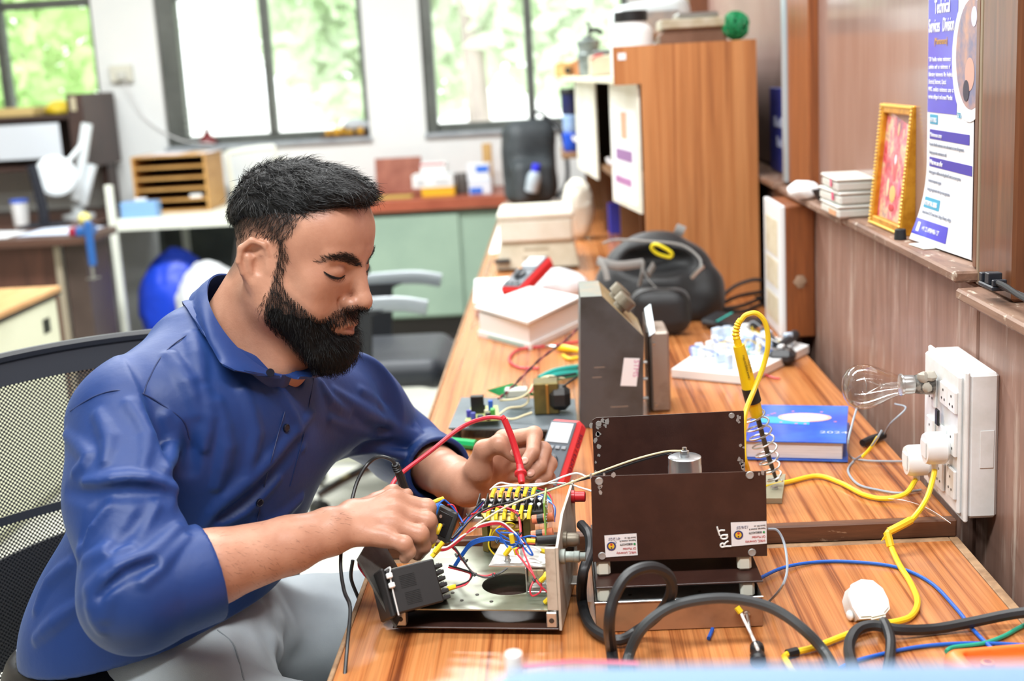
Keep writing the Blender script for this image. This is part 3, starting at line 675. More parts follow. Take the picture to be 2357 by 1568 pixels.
# --- masks given on the near half of the face and mirrored to the far half
def face_px(q):
    m = q.copy(); m[:, 1] = -np.abs(m[:, 1]); a = np.where(m[:, 0] > 0, m[:, 0]*.93, m[:, 0])
    w = N3(HO)+(np.stack([a, m[:, 1], m[:, 2]], 1) @ HR.T)*HS
    r = w-N3(CAM); k = r @ N3(fw); return np.stack([W/2+FPX*(r @ N3(rt))/k, H/2-FPX*(r @ N3(up))/k], 1)
def zpoly(pts, ox=400, oy=330, s=2.852): return np.array([(x/s+ox, y/s+oy) for x, y in pts])
def soft_in(xy, poly, soft):
    x, y = xy[:, 0], xy[:, 1]; ins = np.zeros(len(x), bool); dist = np.full(len(x), 1e9); n = len(poly)
    for i in range(n):
        (x0, y0), (x1, y1) = poly[i], poly[(i+1) % n]
        c = ((y0 > y) != (y1 > y)) & (x < (x1-x0)*(y-y0)/((y1-y0) or 1e-9)+x0); ins ^= c
        dx, dy = x1-x0, y1-y0; t = np.clip(((x-x0)*dx+(y-y0)*dy)/(dx*dx+dy*dy+1e-9), 0, 1); dist = np.minimum(dist, np.hypot(x-x0-t*dx, y-y0-t*dy))
    sd = np.where(ins, dist, -dist); return np.clip(.5+.5*sd/soft, 0, 1)
PB = zpoly([(705, 640), (735, 740), (705, 830), (700, 940), (760, 1010), (830, 1070), (900, 1130), (950, 1165), (1010, 1150), (1060, 1105), (1140, 1075), (1200, 1070), (1260, 1085), (1265, 1150), (1215, 1175), (1150, 1160), (1060, 1180), (1030, 1215), (1050, 1245), (1110, 1265), (1190, 1262), (1230, 1300), (1230, 1400), (1120, 1560), (950, 1520), (800, 1400), (690, 1270), (600, 1150), (560, 1080), (600, 990), (640, 890), (655, 790), (650, 690), (655, 640)])
PH = zpoly([(655, 640), (705, 640), (745, 600), (800, 540), (800, 480), (860, 465), (900, 385), (960, 345), (1050, 350), (1200, 405), (1330, 350), (1300, 100), (850, -60), (500, 60), (300, 330), (280, 600), (300, 830), (375, 860), (430, 780), (425, 640), (470, 585), (540, 580), (600, 610)])
PE = zpoly([(945, 778), (1030, 738), (1120, 722), (1190, 742), (1245, 805), (1205, 806), (1120, 772), (1040, 764), (960, 786)])
def hair_local(q):
    d = ell(q, (-.008, 0, .050), (.100, .079, .083)); d = smin(d, rc(q, (.040, -.030, .100), (.040, .030, .100), .025, .025), .035)
    d = smin(d, rc(q, (.064, -.026, .104), (.064, .026, .104), .016, .016), .02)
    d = smin(d, rc(q, (-.01, 0, .110), (.040, 0, .114), .013, .014), .025)
    a = q[:, 0]; cm = np.interp(a, [-.12, -.09, -.05, 0, .03, .05, .07, .09, .12], [.020, .025, .050, .064, .072, .086, .097, .098, .098])
    n = vnoise(q, 60, 2)*.005+vnoise(q*np.array([1, 2.2, 1], dtype=f4), 150, 4)*.003
    return smax(d+n, (cm-q[:, 2])*.8, .018)
def beard_local(q):
    d = head_local(q); m = soft_in(face_px(q), PB, 12).astype(f4); chin = np.clip((q[:, 0]-.02)/.06, 0, 1)*np.clip((-.055-q[:, 2])/.04, 0, 1)
    jaw = np.clip((-.02-q[:, 2])/.04, 0, 1); T = -.003+.0045*jaw+.014*chin
    e = d-(-.007+(T+.007)*np.clip(m*1.5-.3, 0, 1))
    e = smin(e, ell(q, (.076, 0, -.102), (.028, .034, .026)), .012)+vnoise(q, 130, 8)*.0025
    lips = rc(q*np.array([1, 0, 1], dtype=f4)+np.abs(q)*np.array([0, 1, 0], dtype=f4), (.105, 0, -.060), (.092, .022, -.0615), .0100, .005)
    return smax(e, -lips, .003)
def strands(mb, pts, nrm, dirs, L, w, rngs, curl=.3, lift=.35):
    for p, n, d, l in zip(pts, nrm, dirs, L):
        p = Vector(p); n = Vector(n); d = Vector(d)+Vector((rngs.gauss(0, .22), rngs.gauss(0, .22), rngs.gauss(0, .22))); d = (d-n*d.dot(n)); d = d.normalized() if d.length > 1e-6 else frame_of(n)[0]
        sd = (n.cross(d)+n*rngs.uniform(-.8, .8)).normalized()*w*.5; v = []; g = rngs.uniform(-1, 1)*curl
        for k in range(4):
            t = k/3; c = p+d*(l*t)+n*(l*lift*math.sin(t*2.2)*.6)+sd.normalized()*(l*g*t*t*.5)-n*.0006; ww = sd*(1-t*.85); v += [c-ww, c+ww]
        mb.add(v, [(0, 1, 3, 2), (2, 3, 5, 4), (4, 5, 7, 6)])
def grad(fn, p, e=.0008):
    g = np.stack([fn(p+np.eye(3, dtype=f4)[i]*e)-fn(p-np.eye(3, dtype=f4)[i]*e) for i in range(3)], 1); return g/(np.linalg.norm(g, axis=1, keepdims=True)+1e-9)
# ---------------------------------------------------------------- assemble the person
def ridge(pix, r0, k=.008, sink=.30, fn=None, sgn=1, taper=.45):
    fn = fn or shirt_raw; pts = []; 
    for (x, y) in pix:
        h = hitpx(fn, x, y)
        if h is None: continue
        n = grad(fn, np.array([tuple(h)], dtype=f4), .002)[0]; pts.append(h-Vector([float(v) for v in n])*(r0*sink if sgn > 0 else -r0*.55))
    if len(pts) < 2: return None
    pts = smooth_path(pts, 2); n = len(pts); rs = [r0*(taper+(1-taper)*math.sin(PI*(i+.5)/n)) for i in range(n)]
    a_ = np.array([tuple(x) for x in pts], dtype=f4); mg = r0+.03; return (pts, rs, k, sgn, a_.min(0)-mg, a_.max(0)+mg)
RD = [([(135, 1090), (189, 1116), (260, 1110), (335, 1108), (398, 1122)], .016), ([(258, 1140), (206, 1207), (184, 1272)], .012), ([(368, 1138), (325, 1191), (292, 1240)], .013),
      ([(410, 1215), (345, 1280), (275, 1310), (210, 1358)], .013), ([(310, 1310), (262, 1345), (240, 1420)], .009), ([(444, 774), (452, 820), (462, 871)], .010), ([(390, 820), (430, 880), (455, 950)], .010),
      ([(720, 950), (620, 1060), (520, 1150), (470, 1215)], .012), ([(690, 1150), (590, 1230), (500, 1275)], .011), ([(760, 965), (860, 1000), (950, 1012)], .010), ([(800, 1062), (880, 1040), (960, 1058)], .009), ([(770, 900), (840, 950), (905, 978)], .010), ([(500, 930), (520, 1030), (500, 1120)], .010),
      ([(560, 900), (590, 1000), (570, 1080)], .009), ([(225, 955), (250, 1010), (240, 1060)], .009), ([(870, 930), (905, 985), (960, 1000)], .008), ([(960, 985), (985, 1040), (965, 1100)], .008), ([(380, 960), (395, 1030), (385, 1080)], .010)]
VL = [([(150, 1128), (220, 1140), (300, 1132), (390, 1140)], .007), ([(225, 1160), (190, 1240)], .006), ([(340, 1165), (300, 1225), (262, 1265)], .007), ([(432, 985), (438, 1080), (420, 1170)], .008), ([(350, 1300), (290, 1325), (235, 1372)], .006), ([(700, 1010), (600, 1120), (510, 1190)], .007), ([(820, 1030), (900, 1020), (970, 1035)], .006)]
RD += [([(150, 1000), (200, 1050), (170, 1085)], .009), ([(300, 930), (340, 1000), (330, 1070)], .008), ([(430, 1240), (370, 1300), (330, 1340)], .008), ([(240, 1330), (215, 1400), (232, 1450)], .008), ([(200, 1290), (250, 1270), (300, 1262)], .008), ([(640, 900), (680, 960), (700, 1030)], .007), ([(470, 900), (480, 960), (470, 1030)], .008), ([(640, 1100), (560, 1180), (500, 1210)], .008), ([(630, 1290), (560, 1310), (520, 1330)], .008), ([(740, 880), (760, 920), (800, 950)], .008), ([(830, 900), (880, 940), (900, 960)], .007), ([(900, 1050), (940, 1075), (960, 1110)], .007)]
FOLDS.extend([r for r in (ridge(p, r) for p, r in RD) if r]); FOLDS.extend([r for r in (ridge(p, .011, fn=torso_raw) for p in ([(128, 1180), (112, 1225), (95, 1280)], [(160, 1300), (115, 1340), (85, 1400)], [(175, 1395), (125, 1435), (85, 1470)], [(150, 1240), (118, 1262), (98, 1300)])) if r]); FOLDS.extend([r for r in (ridge(p, r, .010, sgn=-1) for p, r in VL) if r])
man = thing('person', 'bearded man in a blue rolled-sleeve shirt and pale grey trousers probing the opened chassis', 'person', (-.45, 1.58, .46))
# skin
def skinmat():
    t = NT('skin'); b = t.b; co = t.coord((1, 1, 1)); n1 = t.noise(co, 22, 4, .6); r = t.ramp(n1, 0, [(.35, (178, 127, 103)), (.65, (194, 144, 119))])
    va = t.n('ShaderNodeVertexColor', _layer_name='tint'); sx = t.n('ShaderNodeSeparateColor'); t.l(va, 0, sx, 0)
    m = t.mix((sx, 0), (r, 0), lin((40, 30, 28))); m2 = t.mix((sx, 1), (m, 2), lin((150, 84, 78))); t.l(m2, 2, b, 'Base Color'); b.inputs['Roughness'].default_value = .42
    n2 = t.noise(co, 420, 3, .6); t.bump(n2, 0, .22, .0012); return t.m
v, f = sdf_mesh(body_fn, (-.80, 1.15, .58), (.06, 2.06, 1.36), .0024)
q = hloc(v.astype(f4)); inh = np.linalg.norm(q, axis=1) < .19; tint = np.zeros((len(v), 3), dtype=f4); px = face_px(q[inh])
hd = head_local(q[inh]); on = hd < .006
mb_, mh_, me_ = soft_in(px, PB, 14), soft_in(px, PH, 16), soft_in(px, PE, 5)
ear = (np.abs(q[inh][:, 1]) > .073) & (q[inh][:, 0] < .012) & (q[inh][:, 2] < .04)
tin = np.clip(mb_*.82+mh_*.86+me_*.75, 0, .9)*np.where(ear, 0, 1); tin = np.where(q[inh][:, 2] < -.15, 0, tin)
tint[inh, 0] = tin
qq = q[inh].copy(); qq[:, 1] = np.abs(qq[:, 1]); lp = np.minimum(rc(qq, (.104, 0, -.0535), (.089, .021, -.0595), .0060, .0030), rc(qq, (.102, 0, -.0645), (.089, .020, -.0620), .0068, .0034)); tint[inh, 1] = np.clip(.5-lp/.003, 0, 1)*.65
body = mesh_np('body', v, f, skinmat(), man, attr={'tint': tint})
# hair, beard, brows
hairm = mat('black_hair', (12, 12, 14), .50, spec=.35); beardm = mat('black_beard', (9, 8, 8), .65, spec=.2)
HLo, HHi = tuple(np.array(HO)-.17), tuple(np.array(HO)+.18)
hv, hfc = sdf_mesh(lambda p: hair_local(hloc(p))*HS, HLo, HHi, .0026, 3, 2.6); hair = mesh_np('hair', hv, hfc, hairm, man)
bv, bfc = sdf_mesh(lambda p: beard_local(hloc(p))*HS, HLo, HHi, .0026, 3, 2.6); beard = mesh_np('beard', bv, bfc, beardm, man)
R5 = random.Random(5); rs5 = np.random.RandomState(5)
def pick(verts, n): i = rs5.choice(len(verts), min(n, len(verts)), replace=False); return verts[i]
def cdir(a, b, c): return np.array(hf)*a+np.array(hs)*b+np.array(hu)*c
hfn = lambda p: hair_local(hloc(p)); bfn = lambda p: head_local(hloc(p))
s = pick(hv, 9000).astype(f4); g = grad(hfn, s, .003); ql = hloc(s); mb = MB()
dirs = np.array([cdir(.5+4*max(0, a+.02), (1.2 if b > 0 else -1.2)*max(0, .05-c+.03)*8, -.6 if c < .08 else .2*(1 if a > .03 else -.3)) for a, b, c in ql])
strands(mb, s, g, dirs, [R5.uniform(.012, .026)*(.55 if c < .075 else 1) for c in ql[:, 2]], .0009, R5, .5, .30)
s2 = v[inh][(mh_ > .35) & ~ear & on].astype(f4); s2 = pick(s2, 6500); g2 = grad(bfn, hloc(s2)*0+s2, .002); d2 = np.array([cdir(-.25, 0, -1.)]*len(s2))
strands(mb, s2, g2, d2, [R5.uniform(.005, .012) for _ in s2], .0008, R5, .3, .25)
mb.build('hair_strands', hairm, hair, smooth=0)['kind'] = 'stuff'
mb = MB(); s3 = v[inh][(mb_ > .30) & ~ear & on].astype(f4); s3 = pick(s3, 8000); g3 = grad(bfn, s3, .002); d3 = np.array([cdir(.35, 0, -1.)]*len(s3))
strands(mb, s3, g3, d3, [R5.uniform(.004, .011) for _ in s3], .0008, R5, .6, .5)
s4 = bv.astype(f4); s4 = pick(s4[soft_in(face_px(hloc(s4)), PB, 4) > .4], 4200); g4 = grad(lambda p: beard_local(hloc(p)), s4, .003); d4 = np.array([cdir(.35, 0, -1.)]*len(s4)); strands(mb, s4, g4, d4, [R5.uniform(.006, .014) for _ in s4], .0008, R5, .8, .75)
mb.build('beard_strands', beardm, beard, smooth=0)['kind'] = 'stuff'
mb = MB(); s5 = v[inh][(me_ > .45) & on & (q[inh][:, 0] > .03)].astype(f4); s5 = np.repeat(s5, 5, 0)+rs5.normal(0, .001, (len(s5)*5, 3)).astype(f4); g5 = grad(bfn, s5, .002); ql = hloc(s5)
strands(mb, s5, g5, np.array([cdir(-.35, .9 if b > 0 else -.9, .25) for b in ql[:, 1]]), [R5.uniform(.005, .009) for _ in s5], .0006, R5, .3, .2)
mb.build('eyebrows', hairm, man, smooth=0)
# eyelid slit and lashes (near eye by hit points, far eye mirrored)
def mirror(p):
    d = p-HO; return HO+d-hs*(2*d.dot(hs))
slit = [hitpx(body_fn, x/2.852+400, y/2.852+330) for x, y in ((985, 842), (1015, 866), (1050, 882), (1090, 886), (1125, 868))]
for mir in (0, 1):
    pts = [mirror(p) if mir else p for p in slit]; mb = MB(); mb.tube(pts, lambda t: .0012*(.4+math.sin(PI*t)), 6, 3)
    for k in range(16):
        p = smooth_path(pts, 4)[k]; dr = (hf*.8-hu*.7+(hs if mir else -hs)*.4).normalized(); mb.tube([p, p+dr*.004, p+dr*.0075+hu*.0012], lambda t: .00035*(1.1-t), 4)
    mb.build('eyelashes', hairm, man)
# finger nails
nm = mat('finger_nail', (214, 160, 140), .3)
for (x, y, fr, to) in ((1184, 1042, LH['t'][2], LH['t'][3]), (1207, 1060, LH['i'][2], LH['i'][3]), (1222, 1088, LH['m'][2], LH['m'][3]), (1240, 1112, LH['r'][2], LH['r'][3])):
    h = hitpx(body_fn, x, y)
    if h is None: continue
    n = Vector([float(t) for t in grad(body_fn, np.array([tuple(h)], dtype=f4), .002)[0]]); d = (to-fr).normalized(); d = (d-n*d.dot(n)).normalized(); M = mframe(h-n*.0006, d, n.cross(d), n)
    MB(M).ball((0, 0, 0), 1, 12, 8, 0, (.0062, .0052, .0016)).build('nail', nm, man)
# hair on the forearm
mb = MB(); fa = v[(np.abs(rc(v.astype(f4), ELR.lerp(WRR, .4), WRR, .036, .028)) < .012)].astype(f4); s6 = pick(fa, 900); g6 = grad(body_fn, s6, .002); ad = np.array(tuple((WRR-ELR).normalized()))*.6+np.array([0, 0, -.5])
strands(mb, s6, g6, np.tile(ad, (len(s6), 1)), [R5.uniform(.006, .012) for _ in s6], .00028, R5, .4, .12); mb.build('arm_hair', hairm, man, smooth=0)['kind'] = 'stuff'
# shirt
def shirtmat():
    t = NT('blue_satin_shirt'); b = t.b; co = t.coord((1, 1, 1)); n1 = t.noise(co, 9, 3); r = t.ramp(n1, 0, [(.3, (16, 46, 102)), (.7, (22, 54, 116))]); t.l(r, 0, b, 'Base Color')
    b.inputs['Roughness'].default_value = .52; b.inputs['Sheen Weight'].default_value = .12; b.inputs['Sheen Tint'].default_value = lin((130, 170, 230)); b.inputs['Specular IOR Level'].default_value = .42
    n2 = t.noise(co, 55, 4, .55); n3 = t.noise(t.coord((1, 1, .25)), 30, 3, .5); mm = t.n('ShaderNodeMath', _operation='ADD'); t.l(n2, 0, mm, 0); t.l(n3, 0, mm, 1); t.bump(mm, 0, .14, .004); return t.m
shm = shirtmat(); shd = mat('shirt_seam', (14, 36, 84), .5); shin = mat('shirt_stitch', (60, 92, 164), .5)
v2, f2 = sdf_mesh(shirt_fn, (-.85, 1.1, .55), (.06, 2.08, 1.2), .0030, 3, 1.7); shirt = mesh_np('shirt', v2, f2, shm, man)
def seam(pix, r=.0008, m=None, name='seam'):
    pts = [hitpx(shirt_fn, x, y) for x, y in pix]; pts = [p for p in pts if p is not None]
    if len(pts) > 1: return MB().tube(pts, r, 6, 6).build(name, m or shd, shirt)
seam([(162, 947), (195, 925), (227, 909), (270, 899), (330, 907), (379, 936), (422, 969), (436, 1010)]); seam([(330, 907), (337, 885), (346, 866), (365, 830), (390, 801), (425, 775), (460, 758)])
seam([(672, 885), (655, 950), (640, 1000), (624, 1060), (608, 1120), (596, 1180), (585, 1240), (572, 1300), (565, 1340)]); seam([(722, 870), (712, 930), (700, 1000), (684, 1060), (668, 1120)])

for (x, y) in ((658, 985), (597, 1157)):
    h = hitpx(shirt_fn, x, y)
    if h: n = Vector([float(t) for t in grad(shirt_fn, np.array([tuple(h)], dtype=f4), .002)[0]]); MB().lathe([(.0, .0022), (.0035, .0022), (.0042, .0028), (.0050, .0022), (.0052, .0)], h, n, 16).build('button', mat('dark_button', (14, 18, 34), .3), shirt)
# collar
Bk = P(518, 630, y=1.612); Fr = P(654, 862, y=1.512); Cc = (Bk+Fr)/2; cu = (Fr-Bk); CA = cu.length/2; cu.normalize(); cl = (sb-cu*sb.dot(cu)).normalized(); cn = cu.cross(cl)
def fold(al): return Cc+cu*(CA*math.cos(al))+cl*(.058*math.sin(al))
def comp(v): return (v.dot(cu), v.dot(cl), v.dot(cn))
lb = comp(P(446, 716, y=1.64)-fold(PI)); ls = comp(P(490, 806, y=1.478)-fold(-PI/2)); lt = comp(P(540, 852, y=1.452)-fold(-.55)); lf = comp(P(628, 862, y=1.490)-fold(-.10))
def leaf(al):
    s = -1 if al < 0 else 1; a = abs(al); ks = [(0, lf), (.10, lf), (.55, lt), (PI/2, ls), (PI, lb)]
    for (a0, l0), (a1, l1) in zip(ks, ks[1:]):
        if a <= a1: t = (a-a0)/max(a1-a0, 1e-6); t = t*t*(3-2*t) if a0 > .5 else t; c = [l0[i]*(1-t)+l1[i]*t for i in range(3)]; break
    return cu*c[0]+cl*(c[1]*(1 if s < 0 else -1))+cn*c[2]
def collar_leaf(u, w):
    al = -.06-(2*PI-.12)*u if False else (-.06+(-PI+.06)*u*2 if u <= .5 else PI+(-PI+.06)*(u-.5)*2)
    p = fold(al); L = leaf(al); t = w; bul = math.sin(PI*min(1, t*1.0))*.006
    p = p+L*t+((p-Cc).normalized()+cn*.3)*bul; need = .0035+.003*t
    for _ in range(3):
        a_ = np.array([tuple(p)], dtype=f4); dd = float(shirt_fn(a_)[0])
        if t < .12 or dd >= need: break
        p = p+Vector([float(x) for x in grad(shirt_raw, a_, .004)[0]])*(need-dd)
    return p
MB().sheet(collar_leaf, 64, 7, .0022).build('collar', shm, shirt)
MB().sheet(lambda u, w: fold(-PI+2*PI*u+.0)*(1)+cn*(-.002-.034*w)+(fold(-PI+2*PI*u)-Cc)*(-.02+.10*w), 64, 4, .0018).build('collar_stand', shm, shirt)
h = P(622, 858, y=1.482); MB().lathe([(0, .002), (.0048, .002), (.0052, 0)], h, (CAM-h), 14).build('button', MATS['dark_button'], shirt)
# cuff tab on the near sleeve
# trousers, belt, shoes
HPR, HPL, KNR, KNL, AKR, AKL = V(-.60, 1.475, .575), V(-.60, 1.70, .575), V(-.17, 1.375, .565), V(-.15, 1.80, .565), V(-.16, 1.36, .10), V(-.14, 1.82, .10)
def trouser_fn(p):
    d = chain(p, [HPR, KNR, AKR], [.098, .076, .062], .03); d = smin(d, chain(p, [HPL, KNL, AKL], [.098, .076, .062], .03), .02); d = smin(d, rc(p, (-.625, 1.53, .60), (-.625, 1.66, .60), .118, .118), .04); d = smin(d, rc(p, (-.50, 1.53, .625), (-.50, 1.65, .625), .105, .105), .05)
    d = smax(d, pl(p, (-.69, 1.58, .672), (-.17, 0, 1)), .006); d = smax(d, -pl(p, (0, 0, .05), (0, 0, 1)), .004)
    n = np.abs(d) < .03
    if n.any(): d[n] += vnoise(p[n]*np.array([.5, 1.4, 1], dtype=f4), 26, 11)*.010+vnoise(p[n], 14, 12)*.010
    return d
tm = mat('pale_grey_trousers', (196, 206, 212), .65, 0, (184, 194, 202), 10, bump=.15, bscale=900, sheen=.2)
tr = sdf_obj('trousers', trouser_fn, (-.80, 1.20, .03), (-.02, 2.0, .80), .0046, tm, man)
def seam2(pix):
    pts = [hitpx(trouser_fn, x, y) for x, y in pix]; pts = [p for p in pts if p is not None]
    if len(pts) > 1: MB().tube(pts, .0011, 6, 4).build('seam', mat('trouser_seam', (160, 170, 178), .7), tr)
seam2([(196, 1490), (190, 1530), (185, 1568)]); seam2([(500, 1450), (535, 1480), (550, 1520), (562, 1566)])
def belt_fn(p):
    d = smin(rc(p, (-.625, 1.53, .60), (-.625, 1.66, .60), .118, .118), chain(p, [HPR, KNR], [.098, .076]), .05)-.004; d = smin(d, chain(p, [HPL, KNL], [.098, .076])-.004, .05)
    t = pl(p, (-.69, 1.58, .650), (-.17, 0, 1)); return smax(smax(smax(d, np.abs(t)-.019, .003), -(d+.012), .003), pl(p, (-.56, 1.5, .6), (1, .35, 0)), .003)
sdf_obj('belt', belt_fn, (-.80, 1.30, .5), (-.3, 1.9, .80), .0040, mat('black_leather', (22, 22, 24), .45), man)
for (a, s) in ((AKR, 0), (AKL, 1)):
    sdf_obj('shoe', lambda p: smax(smin(rc(p, a+V(-.03, 0, -.055), a+V(.17, -.02, -.065), .045, .036), rc(p, a+V(-.01, 0, -.05), a+V(-.01, 0, -.01), .05, .05), .03), -pl(p, (0, 0, .001), (0, 0, 1)), .004), tuple(a+V(-.12, -.1, -.12)), tuple(a+V(.26, .1, .06)), .005, mat('black_shoe', (26, 25, 26), .4), man)
# ================================================================ opened chassis with its electronics
def W3(q):
    if isinstance(q, Vector): return q
    return P(q[0], q[1], y=q[2]) if len(q) == 3 else P(q[1], q[2], **{q[0]: q[3]})
WC = {'blue': (26, 92, 190), 'red': (206, 50, 66), 'black': (28, 28, 30), 'yellow': (236, 204, 36), 'white': (238, 236, 232), 'grey': (158, 168, 178), 'green': (40, 160, 130), 'cream': (226, 214, 170)}
def wm(c): return mat('wire_'+c, WC[c], .4)
def wire(c, r, pts, parent=None, name='wire', sm=6, seg=7): return MB().tube([W3(p) for p in pts], r, seg, sm).build(name, wm(c), parent)
ex, ey = V(.993, -.118, 0), V(.118, .993, 0); CO = V(-.020, 1.348, .745); CM = mframe(CO, ex, ey)
ch = thing('open_chassis', 'opened metal instrument chassis full of wires under the man\'s hands', 'instrument', CO+V(-.09, .1, -.007))
m_zinc = mat('zinc_plate', (172, 174, 160), .32, .7, (142, 150, 130), 10, bump=.1, bscale=60); m_brn = mat('brown_enamel', (58, 36, 30), .42, 0, (66, 42, 34), 30, bump=.05)
m_wornw = mat('worn_grey_panel', (196, 190, 176), .5, .1, (150, 136, 118), 22, vr=(.5, .7)); m_alum = mat('aluminium', (206, 206, 202), .35, .8); m_dk = mat('dark_metal', (58, 54, 50), .5, .4, (86, 80, 72), 30)
MB(CM).rbox(-.192, 0, 0, .205, 0, .0022, .0006).build('bottom_tray', m_brn, ch)
b = MB(CM); hc, hr, z0, z1 = (-.066, .078), .0335, .021, .0226; xa, xb, ya, yb = -.190, -.002, .004, .200; N = 40; vs = []; fs = []
for k in range(N):
    a = 2*PI*k/N; c, s_ = math.cos(a), math.sin(a); t = min((xb-hc[0])/c if c > 1e-6 else 9, (xa-hc[0])/c if c < -1e-6 else 9, (yb-hc[1])/s_ if s_ > 1e-6 else 9, (ya-hc[1])/s_ if s_ < -1e-6 else 9)
    for z in (z0, z1): vs += [(hc[0]+hr*c, hc[1]+hr*s_, z), (hc[0]+t*c, hc[1]+t*s_, z)]
for k in range(N): i, j = 4*k, 4*((k+1) % N); fs += [(i+2, i+3, j+3, j+2), (i, j, j+1, i+1), (i, i+2, j+2, j), (i+1, j+1, j+3, i+3)]
b.add(vs, fs).build('base_plate', m_zinc, ch)
for (x, y) in ((-.188, .001), (-.014, .001), (-.014, .19)):
    o = MB(CM).rbox(x, x+.012, y, y+.012, .0024, .0208, .001).build('corner_block', m_alum, ch); MB(CM).cyl((x+.006, y-.0004, .011), (x+.006, y+.001, .011), .003, 10).build('screw', m_dk, o)
for (x, y) in ((-.16, .02), (-.03, .02), (-.16, .18), (-.03, .18)): MB(CM).lathe([(.009, -.0068), (.010, -.001), (.010, 0)], (x, y, 0), (0, 0, 1), 14).build('foot', m_blackr, ch)
for (x, y) in ((-.15, .03), (-.115, .028), (-.08, .026), (-.172, .012), (-.10, .045), (-.13, .05)): MB(CM).cyl((x, y, .0224), (x, y, .0234), .0022, 8).build('rivet', m_dk, ch)
rp = MB(CM).prism([(0.0005, 0, 0), (0.0005, .185, 0), (0.0005, .185, .116), (0.0005, .06, .116), (0.0005, 0, .098)], (.0028, 0, 0)).build('side_panel', m_wornw, ch)
MB(CM).rbox(-.012, .0003, .002, .006, .0228, .097, .0008).build('panel_flange', m_wornw, ch)
MB(CM).rbox(.0035, .022, .10, .125, .012, .0145, .0006).build('mounting_tab', m_alum, rp)
MB(CM).lathe([(.0075, 0), (.0085, .002), (.0085, .006), (.006, .007), (.006, .016), (.0065, .0165), (.0065, .022), (.005, .023), (.005, .029)], (.0034, .012, .083), (1, 0, 0), 14).build('binding_post', mat('zinc_bolt', (150, 158, 152), .6, .5, (118, 126, 122), 60), rp)
MB(CM).lathe([(.0095, 0), (.0095, .004), (.008, .005), (.008, .014), (.006, .018), (0, .019)], (.0034, .052, .088), (1, 0, 0), 16).build('fuse_knob', mat('worn_knob', (120, 112, 98), .45, .5), rp)
MB(CM).lathe([(.008, 0), (.008, .004), (.0065, .0045), (.0065, .016), (.0055, .017), (0, .017)], (.0034, .150, .106), (1, 0, 0), 14).build('red_terminal', mat('red_plastic', (190, 30, 38), .35), rp)
MB(CM).lathe([(.009, 0), (.009, .004), (.006, .009)], (.0034, .075, .072), (1, 0, 0), 14).build('grommet', m_blackr, rp)
# fascia plate leaning outwards at the man's side, carrying the black controller
a, c2 = P(913, 1443, y=1.350), P(824, 1286, y=1.395); dv = ey*.085+V(.0, 0, .004); nn = (c2-a).cross(dv).normalized()
MB().prism([a, a+dv, c2+dv, c2], nn*.0028).build('fascia', mat('fascia_grey', (96, 94, 90), .45, .4, (70, 66, 62), 30), ch)
A = P(893, 1312, y=1.365); xd = P(994, 1286, y=1.385)-A; dn = P(936, 1402, y=1.350)-A; KM = mframe(A, xd, -dn); m_ctl = mat('controller_black', (26, 25, 26), .5)
ct = MB(KM).rbox(-.004, .054, -.050, 0, -.062, 0, .0015).build('controller', m_ctl, ch)
MB(KM).rbox(-.010, -.0042, -.053, .003, -.066, .003, .002).build('bezel', m_ctl, ct)
MB(KM).box(.004, .046, .0002, .0008, -.058, -.006).build('label', mat('silver_label', (196, 192, 182), .4, .2, (176, 170, 156), 200), ct, smooth=0)
for i in range(5): MB(KM).box(.008, .040, .0009, .0011, -.014-.008*i, -.0125-.008*i).build('label_line', mat('label_print', (96, 92, 88), .6), ct, smooth=0)
for i in range(9):
    for (y0, y1, x) in ((-.010, -.024, .010), (-.029, -.044, .012)): MB(KM).box(x, x+.018, y0-.0018*i-.0006 if False else -.010-.0019*i-(.0195 if y0 < -.02 else 0)-.0007, -.010-.0019*i-(.0195 if y0 < -.02 else 0), -.0004, .0003).build('vent_slot', mat('slot_dark', (6, 6, 7), .8), ct, smooth=0) if i < 8 else None
for i in range(6):
    MB(KM).rbox(.0542, .064, -.007-.0073*i-.0045, -.007-.0073*i, -.055, -.006, .0008).build('terminal_fin', m_ctl, ct)
    for zz in (-.012, -.028, -.046): MB(KM).lathe([(.0022, 0), (.0022, .001)], (.060, -.0068-.0073*i, zz), (0, 1, 0), 8).build('terminal_screw', m_steel, ct)
MB(KM).tube([(-.001, -.052, .0015), (-.001, -.03, .0022), (.0, -.008, .0022), (.003, .0016, -.001), (.002, .002, -.05)], .0018, 6, 3, flat=.5).build('cable_tie', m_whitep, ct)
for q in ((-.001, -.018, .004), (-.001, -.007, .004)): MB(KM).rbox(q[0]-.0035, q[0]+.0035, q[1]-.003, q[1]+.003, q[2]-.003, q[2]+.003, .001).build('tie_clip', m_whitep, ct)
# transformer
T0 = P(1168, 1268, z=.7683); TM = mframe(T0, ex, ey); m_yoke = mat('olive_yoke', (120, 108, 64), .4, .6, (96, 84, 48), 40)
tf = MB(TM).rbox(-.031, -.021, -.0, .040, 0, .050, .001).rbox(.021, .031, 0, .040, 0, .050, .001).rbox(-.021, .021, .0, .040, .038, .050, .001).build('transformer', m_yoke, ch)
MB(TM).prism([(-.031, -.0004, .0502), (-.023, -.006, .042), (.023, -.006, .042), (.031, -.0004, .0502)], (0, .001, 0)).prism([(-.031, -.0004, 0), (-.023, -.006, .0), (-.023, -.006, .042), (-.031, -.0004, .0502)], (0, .001, 0)).build('yoke_face', mat('gold_yoke', (168, 146, 84), .35, .7), tf)
MB(TM).rbox(-.020, .020, -.008, .046, .004, .037, .003).build('bobbin', mat('bobbin_tan', (176, 128, 66), .5, 0, (150, 104, 50), 20), tf)
MB(TM).rbox(-.031, .031, .001, .039, .0503, .0533, .0008).build('mount_plate', m_alum, tf)
